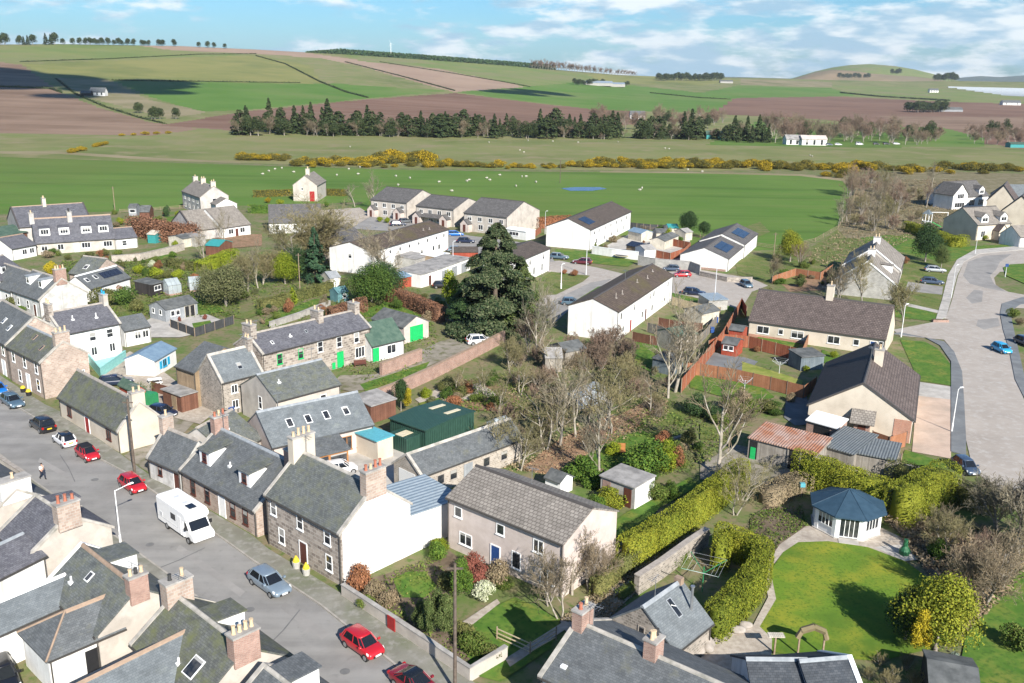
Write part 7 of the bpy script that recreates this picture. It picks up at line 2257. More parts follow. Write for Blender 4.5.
 m.box(1.05, 1.12, -w - .03, -w - .002, .6, 2.2)
 m.box(.68, .72, -w - .032, -w - .002, .55, 2.3)
 m.build('door_seam', 'lamp_grey', d)
 for x, wx, wy, mt in ((1.2, .9, .7, 'car_glass'), (-1.5, .5, .5, 'lamp_grey'), (.2, .45, .45, 'lamp_grey')):
  m = MB()
  m.box(x - wx / 2, x + wx / 2, -wy / 2, wy / 2, z1, z1 + .09)
  m.build('roof_hatch', mt, root)
 m = MB()
 m.box(-h_ - .35, -h_ - .02, -.7, .7, .75, 1.9)
 m.build('bike_cover', 'bin_black', root)
 m = MB()
 m.box(h_ - .03, h_ + .03, -.28, .28, .5, .62)
 m.build('number_plate', 'plate_white', root)
 m = MB()
 m.box(-h_ + .2, h_ - 2.0, -w - .012, -w, .95, 1.02)
 m.build('stripe', 'lamp_grey', root)
motorhome('white motorhome parked on the street outside the dormered stone cottage', (187, 531), DN)
# plant prototypes
def seg_tree(key, name, seed, h, trunk='bark', tmat='twig_brown', **k):
 b, s = bare_segs(seed, h, **k)
 V, Q = tube_np(b, 5)
 tm = np_mesh('trunk', V, Q, trunk)
 V, Q = tube_np(s, 3)
 proto_tree(key, name, tm, np_mesh('crown', V, Q, tmat))
seg_tree('bare0', 'bare_tree', 3, 10, 'bark_pale', 'twig_brown', spread=.45, twig=.019, dens=.88)
seg_tree('bare1', 'bare_tree', 5, 10, 'bark_pale', 'twig_olive', spread=.5, twig=.018, stems=2, dens=.8)
seg_tree('bare2', 'bare_tree', 8, 10, 'bark', 'twig_brown', spread=.5, twig=.02, dens=1.05, clear=.2)
seg_tree('bare3', 'birch_tree', 13, 11, 'bark_pale', 'twig_pale', spread=.28, twig=.018, clear=.15, dens=.9)
seg_tree('bare4', 'bare_tree', 21, 9, 'bark', 'twig_purple', spread=.36, twig=.019, stems=3, dens=.8)
seg_tree('bare5', 'bare_tree', 34, 10, 'bark', 'twig_olive', spread=.58, twig=.02, stems=2, dens=1.12, clear=.12)
seg_tree('thick0', 'bare_shrub', 41, 4, 'bark', 'twig_brown', spread=.3, twig=.016, stems=6, dens=.7, clear=.1)
seg_tree('thick1', 'bare_shrub', 43, 4, 'bark', 'twig_olive', spread=.36, twig=.016, stems=7, dens=.65, clear=.1)
def blob(key, name, seed, w, h, z0, K, n, leaf, mat, trunk=None, **k):
 V, Q = blob_crown(seed, w, h, z0, K, int(n * 4), leaf * .48, **k)
 me = np_mesh('crown', V, Q, mat)
 proto_tree(key, name, trunk_mesh(*trunk, seed=seed) if trunk else None, me)
blob('bush0', 'shrub', 1, 2, 1.6, 0, 9, 900, .2, 'laurel')
blob('bush1', 'shrub', 2, 2, 1.4, 0, 12, 900, .17, 'privet')
blob('bush2', 'shrub', 3, 2, 2.2, 0, 10, 1000, .2, 'laurel')
blob('col0', 'columnar_conifer', 4, 1.3, 3.2, 0, 14, 1300, .16, 'cypress', top=.5)
blob('gorse0', 'gorse_bush', 6, 6, 3.2, 0, 16, 900, .5, 'gorse')
blob('gorse1', 'gorse_bush', 7, 7, 2.8, 0, 18, 900, .5, 'gorse_dark')
blob('round0', 'evergreen_tree', 9, 6, 6, .8, 18, 2600, .38, 'evergreen', trunk=(3, .2))
blob('round1', 'evergreen_tree', 10, 7, 7, .6, 26, 3400, .36, 'cypress', trunk=(4, .25))
blob('far0', 'round_tree', 14, 9, 8, 1.2, 12, 420, 1.1, 'pine_belt', trunk=(3.5, .3))
blob('far1', 'round_tree', 15, 8, 10, 1.8, 12, 420, 1.1, 'pine_belt', trunk=(4, .3))
for i, (s_, h_, w_) in enumerate(((1, 16, 8), (2, 14, 7), (3, 17, 9))):
 proto_tree('spr%d' % i, 'conifer', trunk_mesh(h_ * .95, .28, i, 'bark_dark'), spruce_mesh(s_, h_, w_, 900, 1.15, 'pine_belt'))
for i, (s_, h_, w_, p_) in enumerate(((31, 14, 11, .42), (32, 12, 10, .36))):
 proto_tree('mix%d' % i, 'conifer', trunk_mesh(h_ * .9, .3, i, 'bark_dark'), spruce_mesh(s_, h_, w_, 1300, 1.0, 'pine_belt', base=.1 + .06 * i, pw=p_))
proto_tree('sprn', 'conifer', trunk_mesh(10, .2, 5, 'bark_dark'), spruce_mesh(9, 10.5, 5.5, 3400, .5, 'evergreen_blue'))
proto_tree('sprs', 'conifer', trunk_mesh(4, .1, 6, 'bark_dark'), spruce_mesh(10, 4, 2.2, 900, .3, 'evergreen'))
def tree(key, px, py, h, label, base, cat='tree', group=None, w=1.0, **k):
 """h: height in metres, base: height of the prototype"""
 q = T(px, py)
 s_ = h / base
 return place_tree(key, q, (s_ * w, s_ * w, s_), None, label, cat, group, **k)
def bush(key, px, py, h, label, base, w=1.0, cat='shrub', group=None, mat=None, name=None):
 q = T(px, py)
 s_ = h / base
 return place_solid(key, q, (s_ * w, s_ * w, s_), None, label, cat, group, mat, name)
# far trees
G1 = 'conifers in the belt beyond the pasture'
r2 = random.Random(5)
for x0, x1, n_, y_, hh in ((238, 258, 4, 133, 15), (264, 272, 2, 133, 16), (276, 284, 2, 133, 16), (292, 300, 3, 134, 17), (302, 318, 5, 134, 15), (321, 342, 7, 135, 17), (348, 382, 10, 135, 18), (397, 410, 4, 135, 17), (411, 436, 8, 136, 15), (440, 466, 7, 136, 18),
      (470, 508, 10, 136, 16), (510, 520, 3, 136, 14), (539, 560, 6, 136, 19), (562, 586, 6, 136, 17), (588, 622, 9, 137, 18), (638, 664, 6, 138, 19), (666, 680, 3, 138, 12), (682, 702, 5, 139, 17), (724, 770, 11, 142, 14)):
 for i in range(n_):
  px = x0 + (x1 - x0) * (i + r2.random() * .8) / n_
  kx = r2.choice(['spr0', 'spr1', 'spr2', 'mix0', 'mix1', 'mix0', 'mix1', 'far1'])
  tree(kx, px, y_ + r2.uniform(-1.2, 1.0), hh * r2.uniform(.68, 1.25) * (.9 if kx[0] == 'm' else 1), 'dark conifer in the long belt of trees beyond the pasture', 15, 'tree', G1, w=r2.uniform(.8, 1.15))
for i in range(120):
 px = r2.uniform(238, 768)
 tree(r2.choice(['bare2', 'bare4', 'far0', 'far1', 'mix1']), px, 134.5 + (px - 238) * .009 + r2.uniform(-1, 1.5), r2.uniform(6, 12), 'low broad-leaved tree filling the gaps of the conifer belt', 10, 'tree', 'low trees filling the conifer belt', w=1.25)
G2 = 'bare and mixed trees of the far wood'
for i in range(190):
 px = r2.choice([r2.uniform(770, 895), r2.uniform(770, 895), r2.uniform(770, 895), r2.uniform(965, 1030), r2.uniform(905, 940), r2.uniform(590, 725)])
 yb = (142 if px < 890 else 144) if px > 765 else 126
 yb += r2.uniform(-9, 1) if px > 765 else r2.uniform(-6, 4)
 k = r2.random()
 if k < .87:
  tree(r2.choice(['bare0', 'bare2', 'bare4', 'bare5']), px, yb, r2.uniform(13, 19) if px < 900 else r2.uniform(9, 13), 'bare brownish tree of the far wood behind the white pavilion' if px > 765 else 'bare brownish tree among the far fields behind the conifer belt', 10, 'tree', G2 if px > 765 else 'bare trees behind the conifer belt', crown_mat=r2.choice(['twig_purple', 'twig_brown', 'twig_purple']), w=1.0)
 else:
  tree('far1', px, yb, r2.uniform(8, 13), 'dark evergreen in the far wood behind the white pavilion' if px > 765 else 'dark evergreen among the bare trees behind the conifer belt', 10, 'tree', 'evergreens of the far wood' if px > 765 else 'evergreens behind the conifer belt')
G3 = 'wind-bent trees along the skyline'
for px in (1, 5, 20, 24, 28, 33, 46, 51, 55, 63, 73, 80, 86, 90, 95, 98, 102, 108, 114, 119, 122, 128, 134, 142, 145, 149, 159, 163, 174, 199, 208, 214, 225):
 t_ = px in (28, 46, 51, 24)
 tree('far0' if not t_ else 'spr0', px, float(np.interp(px, SKX, SKY)) + .6, (13 if px > 60 else 18) * r2.uniform(.8, 1.2), 'small dark tree standing on the hill skyline', 9 if not t_ else 16, 'tree', G3, w=1.05)
for px in np.linspace(532, 636, 40):
 tree('bare2', px, float(np.interp(px, SKX, SKY)) + .8, r2.uniform(20, 27) * (1 - (px - 532) / 260), 'bare tree in the thin row on the far crest', 10, 'tree', 'row of bare trees on the far crest', crown_mat='twig_purple', w=1.3)
for x0, x1, y_, n_, hh in ((907, 945, 112, 16, 16), (838, 868, 78.5, 10, 22), (891, 900, 74.5, 3, 22), (934, 958, 81, 9, 26), (574, 604, 85, 12, 12), (622, 628, 86, 2, 11), (657, 722, 80.5, 26, 20)):
 for i in range(n_):
  px = x0 + (x1 - x0) * (i + r2.random()) / n_
  q = T(px, y_ + r2.uniform(-.5, .5))
  if y_ < 80 and px > 830 and px < 905:
   rr = ray(px, y_)
   q = CAM + rr * (4350 / math.hypot(rr.x, rr.y))
  s_ = hh * r2.uniform(.8, 1.15) / 9
  place_tree('far0', q, (s_ * 1.2, s_ * 1.2, s_), None, {907: 'dark tree in the small clump on the red ploughed field', 838: 'dark tree in the plantation on the round far hill', 891: 'lone dark tree near the top of the round far hill', 934: 'dark tree in the plantation at the foot of the far hill',
    574: 'dark tree sheltering the pale farm sheds', 622: 'dark tree at the end of the pale farm sheds', 657: 'dark tree in the dense far plantation on the crest'}[x0], 'tree', 'far clump of trees %s' % {907: 'on the red field', 838: 'on the hill', 891: 'near the hill top', 934: 'at the hill foot', 574: 'by the farm sheds', 622: 'past the farm sheds', 657: 'on the crest'}[x0])
for px in (138, 141, 152, 155, 160, 176):
 tree('far0', px, 113 if px < 148 else 119, r2.uniform(6, 10), 'bushy tree on the field boundary below the hill cottage', 9, 'tree', 'trees on the field boundary below the hill cottage')
rng = np.random.default_rng(4)
N_ = 8000
xs_ = rng.uniform(306, 556, N_)
C_ = []
for px in xs_:
 q = T(px, float(np.interp(px, SKX, SKY)) + rng.uniform(-.0, .5))
 k = 1 + rng.uniform(0, .03)
 taper = min(1, (px - 300) / 40)
 C_.append((q.x * k, q.y * k, q.z + rng.random() * 12 * taper))
C_ = np.array(C_)
V, Q = leaf_quads(C_, np.tile([[0, -.9, .3]], (N_, 1)), rng.uniform(2.5, 5, N_), rng)
props(link('forest_strip', np_mesh('forest_strip', V, Q, 'evergreen')), 'long dark forest strip along the skyline', 'forest', kind='stuff')
for lab, pts, hh in (('dark hedge climbing the hill between the green fields', [(256, 56), (285, 64), (320, 82), (345, 92), (368, 98)], 1.5), ('long dark field boundary under the brown field', [(345, 62), (400, 76), (455, 91)], 1.4), ('thin dark boundary above the brown stubble field', [(380, 62), (450, 73), (512, 83.5), (530, 87)], 1.2),
     ('dark field boundary across the pale hill field', [(20, 62), (110, 59), (200, 54.5), (256, 54)], 1.2), ('dark hedge dividing the ploughed hill fields', [(0, 87), (50, 89), (62, 93)], 1.8), ('dark boundary along the edge of the bright green hill field', [(112, 80.5), (180, 81.5), (256, 82.5), (300, 83)], 1.2),
     ('bushy hedge beside the hill cottage and the big ploughed field', [(56, 79), (75, 94), (105, 107), (140, 118), (165, 124)], .8), ('dark hedge on the far pale fields near the round hill', [(840, 93), (880, 97), (950, 101)], 3.0), ('long dark hedge over the far green fields', [(650, 93), (700, 98), (730, 99.5)], 1.6)):
 hedge(lab, pts, hh, 1.6, 'pine_belt', 2.4, .25, rough=.5, name='field_hedge')
G4 = 'yellow flowering gorse bushes beyond the sheep field'
for x0, x1, y0, y1, n_, hh in ((238, 290, 159, 161, 11, 3.0), (290, 395, 163, 166, 22, 3.4), (378, 430, 158, 166, 16, 5.0), (425, 500, 166, 168, 16, 3.2), (560, 640, 166, 168, 14, 2.6), (580, 720, 163, 167, 30, 3.6), (640, 770, 166, 169, 34, 3.4), (500, 560, 167, 169, 9, 2.0), (300, 560, 166, 168, 20, 2.2), (760, 880, 167, 171, 26, 3.8), (885, 1024, 168, 174, 26, 3.4), (820, 860, 172, 178, 8, 3)):
 for i in range(n_):
  px = x0 + (x1 - x0) * (i + r2.random()) / n_
  bush(r2.choice(['gorse0', 'gorse1']), px, r2.uniform(y0, y1), hh * r2.uniform(.6, 1.2), 'flowering gorse bush in the yellow belt along the sheep field', 3.2, r2.uniform(.9, 1.3), 'gorse', G4)
for x0, x1, y0 in ((70, 85, 153), (95, 108, 147), (122, 180, 136)):
 for i in range(5):
  bush('gorse0', x0 + (x1 - x0) * i / 5, y0 - i * .6, r2.uniform(1.5, 2.6), 'small gorse bush on the track below the ploughed hill field', 3.2, 1.3, 'gorse', 'gorse bushes on the track below the ploughed field')
for i in range(46):                                         # scrub on the right
 px, py = r2.uniform(845, 925), r2.uniform(183, 232)
 if px > 905 and py < 190:
  continue
 tree(r2.choice(['thick0', 'thick1', 'bare4']), px, py, r2.uniform(3.5, 7.5), 'bare reddish-brown scrub tree beside the bright green field', 4 if True else 9, 'tree', 'bare scrub between the field and the new houses', crown_mat=r2.choice(['twig_purple', 'twig_brown', 'twig_olive'])).scale *= .8
for px, py, h_ in ((842, 222, 9), (838, 226, 6), (868, 222, 9), (892, 198, 10), (932, 188, 10), (934, 206, 8), (880, 212, 9)):
 tree('bare3', px, py, h_, 'slender bare birch in the scrub beside the bright green field', 11, 'tree', 'slender birches of the field scrub')
# big named trees
proto_tree('huge', 'conifer', trunk_mesh(17, .6, 3, 'bark_dark'), spruce_mesh(77, 18.3, 15.5, 80000, .32, 'cypress', base=.02, pw=.6, loose=.05))
place_tree('huge', P(496, 332), 1.0, 1.0, 'huge dark green conifer in the middle of the village', 'tree', crown_mat='conifer_dusk')
proto_tree('big2', 'conifer', trunk_mesh(11, .4, 3, 'bark_dark'), spruce_mesh(79, 12, 9.5, 24000, .3, 'cypress', base=.03, pw=.6, loose=.05))
place_tree('big2', P(520, 330), 1.0, 2.0, 'olive-brown conifer leaning against the huge dark one', 'tree')
place_tree('big2', P(466, 328), (.8, .8, .72), 0.6, 'dark conifer at the lane side of the huge one', 'tree', crown_mat='evergreen')
tree('col0', 449, 318, 9, 'golden conifer at the lane side of the huge dark conifer', 3.2, w=1.1, crown_mat='lime_leaf')
tree('bare5', 303, 264, 15, 'broad bare tree just behind the spreading one', 10, crown_mat='twig_olive', w=1.35)
tree('bare2', 296, 268, 11, 'spreading bare tree at the dark shaggy evergreen', 10, crown_mat='twig_olive', w=1.3)
tree('bare5', 326, 262, 11, 'bare tree at the hidden pale gabled house', 10, crown_mat='twig_brown', w=1.3)
tree('bare2', 308, 266, 14.5, 'big broad bare tree in front of the grey tiled bungalow', 10, crown_mat='twig_olive', w=1.4)
tree('sprn', 316, 283, 11.5, 'blue-green conifer under the big bare tree', 10.5)
tree('round1', 300, 281, 7, 'dark shaggy evergreen beside the blue-green conifer', 7, crown_mat='evergreen')
tree('round1', 285, 284, 6.5, 'bright yellow-green leafy tree beside the dark evergreens', 7, crown_mat='lime_leaf', w=.95)
tree('round1', 372, 306, 8.0, 'broad dark leafy evergreen beside the playhouse', 7, crown_mat='holly', w=1.15)
tree('round1', 386, 300, 7.5, 'second broad dark evergreen towards the russet hedge', 7, crown_mat='evergreen', w=1.1)
tree('round1', 226, 306, 7.5, 'dull olive bushy tree behind the grey-blue summerhouse', 7, crown_mat='olive_leaf', w=1.25)
tree('round1', 212, 300, 6, 'olive bushy tree beside the summerhouse lawn', 7, crown_mat='olive_leaf', w=1.1)
tree('bare5', 248, 292, 10, 'bare olive-brown tree above the mossy hedge line', 10, crown_mat='twig_olive')
tree('bare5', 262, 285, 9, 'bare tree with pale forked trunk beside the yellow-green tree', 10, trunk_mat='bark_pale')
tree('bare3', 258, 288, 9, 'pale-trunked bare tree in the garden with the small yellow conifer', 11)
tree('bare0', 372, 268, 11, 'bare grey tree against the end of the long white terrace', 10, crown_mat='twig_pale')
tree('bare2', 388, 288, 12, 'wide bare tree in front of the long white terrace', 10, crown_mat='twig_pale')
tree('bare3', 225, 246, 9, 'pale birch standing before the grey tiled bungalow', 11)
tree('bare3', 374, 209, 11, 'bare pale tree at the corner of the first porched pair', 11)
tree('bare0', 355, 207, 9, 'bare grey tree on the grass by the sheep field', 10, crown_mat='twig_pale')
tree('bare3', 205, 262, 8, 'bare birch over the mossy hedge', 11)
tree('round0', 687.5, 237, 6.5, 'round dark evergreen at the edge of the bright green field', 6)
tree('round0', 703, 238, 4.2, 'dark evergreen behind the solar-panelled bungalow', 6)
tree('round1', 668, 243, 4, 'small golden bush tree among the sheds', 7, crown_mat='lime_leaf', w=.6)
tree('round1', 790, 262, 7.5, 'golden bushy tree behind the cream bungalow', 7, crown_mat='gold_hedge', w=.85)
tree('bare2', 770, 283, 6, 'bare tree in the orange fenced gardens', 10, crown_mat='twig_brown')
tree('bare4', 800, 268, 7, 'bare reddish tree between the golden tree and the grey houses', 9)
tree('round1', 925, 262, 9.5, 'dark rounded evergreen on the grass by the road bend', 7, crown_mat='evergreen', w=.75)
tree('round1', 941, 268, 5.5, 'smaller olive evergreen on the grass by the road bend', 7, crown_mat='cypress', w=.7)
tree('bare5', 904, 322, 9.5, 'round-headed bare tree on the lawn beside the lamp post', 10, crown_mat='twig_olive', w=.9)
tree('bare2', 862, 303, 9.5, 'bare tree in front of the grey stepped houses', 10, crown_mat='twig_olive', w=1.0)
tree('bare4', 838, 301, 9, 'dark bare tree at the corner of the grey stepped houses', 9, crown_mat='twig_brown')
tree('bare3', 926, 208, 10, 'birch by the small garden goal', 11, crown_mat='twig_purple')
r3 = random.Random(8)
GT = 'bare trees of the wild middle garden'
for px, py, h_, k in ((540, 348, 10, 'bare3'), (536, 362, 9, 'bare3'), (552, 372, 8, 'bare0'), (528, 352, 8, 'bare4'), (675, 392, 13, 'bare3'), (668, 398, 10, 'bare3'), (683, 382, 9, 'bare3'), (602, 430, 12, 'bare1'), (612, 434, 11, 'bare1'), (545, 450, 10, 'bare1'), (560, 446, 11, 'bare3'),
     (505, 462, 9, 'bare1'), (520, 470, 8, 'bare1'), (588, 425, 9, 'bare0'), (650, 412, 8, 'bare0'), (520, 395, 7, 'bare1'), (620, 395, 8, 'bare5'), (576, 438, 9, 'bare3'), (510, 372, 7, 'bare5'), (498, 415, 7, 'bare1')):
 tree(k, px, py, h_ * (.92 if py > 365 and px < 660 else 1), 'bare pale-stemmed tree in the tangled middle garden', 10, 'tree', GT)
for i in range(70):
 px, py = r3.uniform(500, 672), r3.uniform(362, 455)
 if py > 420 and px > 600 or (555 < px < 608 and 385 < py < 432):
  continue
 tree(r3.choice(['thick0', 'thick1']), px, py, r3.uniform(1.6, 4.0), 'bare thicket shrub in the tangled middle garden', 4, 'shrub', 'bare thicket shrubs of the wild middle garden', crown_mat=r3.choice(['twig_brown', 'twig_olive', 'twig_brown', 'twig_purple']), w=1.15)
for i in range(16):
 px, py = r3.uniform(590, 650), r3.uniform(345, 372)
 tree('thick0', px - 20, py, r3.uniform(2.5, 4.5), 'brown thicket shrub below the mossy white terrace', 4, 'shrub', 'thicket below the mossy white terrace', crown_mat='twig_purple')
tree('bare3', 717, 476, 11.5, 'wide spreading bare tree above the gold hedge', 10, trunk_mat='bark_pale', crown_mat='twig_brown', w=1.1)
tree('bare3', 600, 478, 9, 'slim birch leaning beside the concrete outhouse', 11)
for px, py, h_ in ((486, 398, 6), (455, 395, 5), (740, 500, 7), (735, 515, 6)):
 tree('bare1', px, py, h_, 'small bare garden tree with many fine shoots', 10, 'tree', 'small bare garden trees')
for px, py, h_, k in ((572, 595, 7, 'bare0'), (548, 605, 7, 'bare4'), (590, 590, 6, 'bare4'), (560, 620, 6, 'bare1'), (604, 585, 5, 'bare4')):
 tree(k, px, py, h_, 'leafless tree over the wall of the pink house', 10, 'tree', 'leafless trees over the pink house wall', crown_mat='twig_brown')
for px, py, h_, k, m_ in ((965, 600, 9, 'bare4', 'twig_brown'), (985, 605, 9, 'bare5', 'twig_brown'), (950, 560, 7, 'bare5', 'twig_olive'), (1000, 590, 10, 'bare4', 'twig_brown'), (940, 540, 6, 'bare4', 'twig_brown'), (1018, 560, 11, 'bare5', 'twig_pale'), (1040, 540, 12, 'bare5', 'twig_pale'), (1000, 535, 9, 'bare5', 'twig_pale'), (975, 580, 8, 'bare4', 'twig_purple')):
 tree(k, px, py, h_ * .8, 'bare shrub-like tree in the dense corner beyond the big lawn', 10, 'tree', 'dense bare trees in the corner beyond the big lawn', crown_mat=m_, w=1.1)
tree('round1', 935, 650, 6.5, 'golden-green holly-like tree at the corner of the big lawn', 7, crown_mat='gold_hedge', w=.95)
tree('col0', 917, 662, 4.6, 'bright yellow conical conifer in front of the golden-green tree', 3.2, crown_mat='gold_leaf', w=.9)
tree('round1', 905, 640, 4.5, 'dark bushy evergreen shading the big lawn', 7, crown_mat='evergreen', w=.8)
bush('bush2', 936, 560, 2.4, 'rhododendron with pale buds at the patio edge', 2.2, 1.0, mat='laurel')
bush('bush0', 953, 668, 1.6, 'silvery shrub below the golden-green tree', 1.6, 1.0, mat='silver_leaf')
bush('bush1', 1015, 650, 2.4, 'olive shrub on the rough grass at the picture edge', 1.4, .9, mat='weed')
for i, (px, py, h_) in enumerate(((890, 690, 2.2), (905, 670, 1.8), (915, 690, 2.0), (880, 665, 1.3), (870, 680, 1.4))):
 tree('thick1', px, py, h_, 'dry twiggy shrub in the border below the big lawn', 4, 'shrub', 'dry shrubs in the border below the big lawn')
bush('bush2', 645, 478, 4.6, 'big glossy yellow-green laurel beside the concrete outhouse', 2.2, 1.3, mat='laurel')
bush('bush2', 665, 470, 3.6, 'smaller laurel joined to the big glossy one', 2.2, 1.2, mat='lime_leaf')
bush('bush2', 655, 500, 2.4, 'sprawling green shrub below the big laurel', 2.2, 1.4, mat='weed')
bush('bush0', 578, 478, 3.0, 'dark green rounded shrub behind the pink house roof', 1.6, 1.1, mat='laurel')
bush('bush0', 592, 487, 2.2, 'green shrub against the concrete outhouse corner', 1.6, 1.1, mat='laurel')
bush('bush0', 612, 455, 1.8, 'bright green clipped shrub beside the orange garden seat', 1.6, 1.0, mat='lime_leaf')
bush('bush0', 614, 506, 2.2, 'golden bush in front of the concrete outhouse', 1.6, 1.4, mat='gold_hedge')
bush('bush1', 596, 511, 2.0, 'small laurel at the corner of the flat outhouse lawn', 1.4, .8, mat='laurel')
bush('bush2', 697, 415, 3.0, 'dark evergreen shrub at the foot of the pale birches', 2.2, 1.4, mat='evergreen')
bush('bush2', 712, 420, 2.6, 'second dark evergreen shrub beside the lawn of the orange fence', 2.2, 1.3, mat='evergreen')
for i, (px, py, h_, m_) in enumerate(((735, 415, 2.0, 'privet'), (750, 412, 2.0, 'weed'), (765, 412, 2.2, 'privet'), (722, 425, 1.8, 'weed'), (742, 424, 1.6, 'dead_stem'))):
 bush('bush1', px, py, h_, 'untidy olive shrub below the lawn of the orange fence', 1.4, 1.2, 'shrub', 'untidy shrubs below the lawn of the orange fence', m_)
for px, py, h_, m_, lab in ((436, 560, 2.0, 'laurel', 'round clipped green shrub in the white gable garden'), (441, 552, 1.7, 'lime_leaf', 'yellow-flecked shrub against the extension wall'), (358, 590, 2.6, 'rust_leaf', 'feathery brown shrub at the corner of the white gable'), (375, 600, 2.0, 'dead_stem', 'dry beige shrub behind the pavement wall'),
       (390, 608, 1.8, 'dead_stem', 'dry shrub beside the shade of the columnar conifers'), (366, 608, 1.4, 'weed', 'low weedy shrub at the pavement wall'), (470, 575, 2.4, 'red_shrub', 'reddish shrub under the windows of the pink house'), (479, 585, 2.2, 'red_shrub', 'dark red shrub beside the pale flowering one'),
       (484, 600, 2.0, 'pale_bloom', 'pale flowering shrub by the gravel path'), (496, 585, 2.6, 'dead_stem', 'dry beige shrub by the blue front door'), (476, 655, 2.4, 'weed', 'leafy shrub at the corner of the pavement wall'), (492, 660, 1.6, 'privet', 'low shrub inside the garden corner'),
       (462, 640, 1.8, 'privet', 'shrub at the foot of the telegraph pole'), (448, 590, 2.0, 'privet', 'dark shrub in the middle of the white gable garden'), (505, 590, 1.6, 'weed', 'low green shrub beside the gravel path')):
 bush('bush1', px, py, h_, lab, 1.4, .85, mat=m_)
for lab, px, py, h_ in (('columnar green conifer next to the pink house path', 461, 607, 4.6), ('columnar conifer nearest the telegraph pole', 446, 640, 4.2), ('columnar conifer in the clump behind the pavement wall', 428, 640, 3.8), ('stout columnar conifer beside the lawn of the white gable garden', 437, 632, 4.0), ('slim columnar conifer in the shade of the clump', 421, 633, 3.0)):
 tree('col0', px, py, h_, lab.replace('nearest', 'beside'), 3.2, crown_mat='laurel' if px > 455 else 'cypress', w=1.05)
tree('round0', 401, 411, 4.0, 'dark green conifer beside the bright yellow one behind the workshop', 6, crown_mat='evergreen', w=.7)
tree('col0', 409, 412, 3.4, 'bright yellow conifer behind the green workshop', 3.2, crown_mat='gold_leaf', w=1.0)
bush('bush0', 425, 398, 1.8, 'pale yellow shrub by the gravel bed', 1.6, .8, mat='lime_leaf')
bush('bush0', 467, 393, 1.8, 'rust-coloured rounded shrub on the gravel bed', 1.6, 1.3, mat='rust_leaf')
bush('bush0', 445, 391, 1.6, 'dark green shrub at the old brick wall', 1.6, 1.2, mat='privet')
bush('bush1', 478, 402, 1.5, 'green mound beside the rust-coloured shrub', 1.4, 1.2, mat='weed')
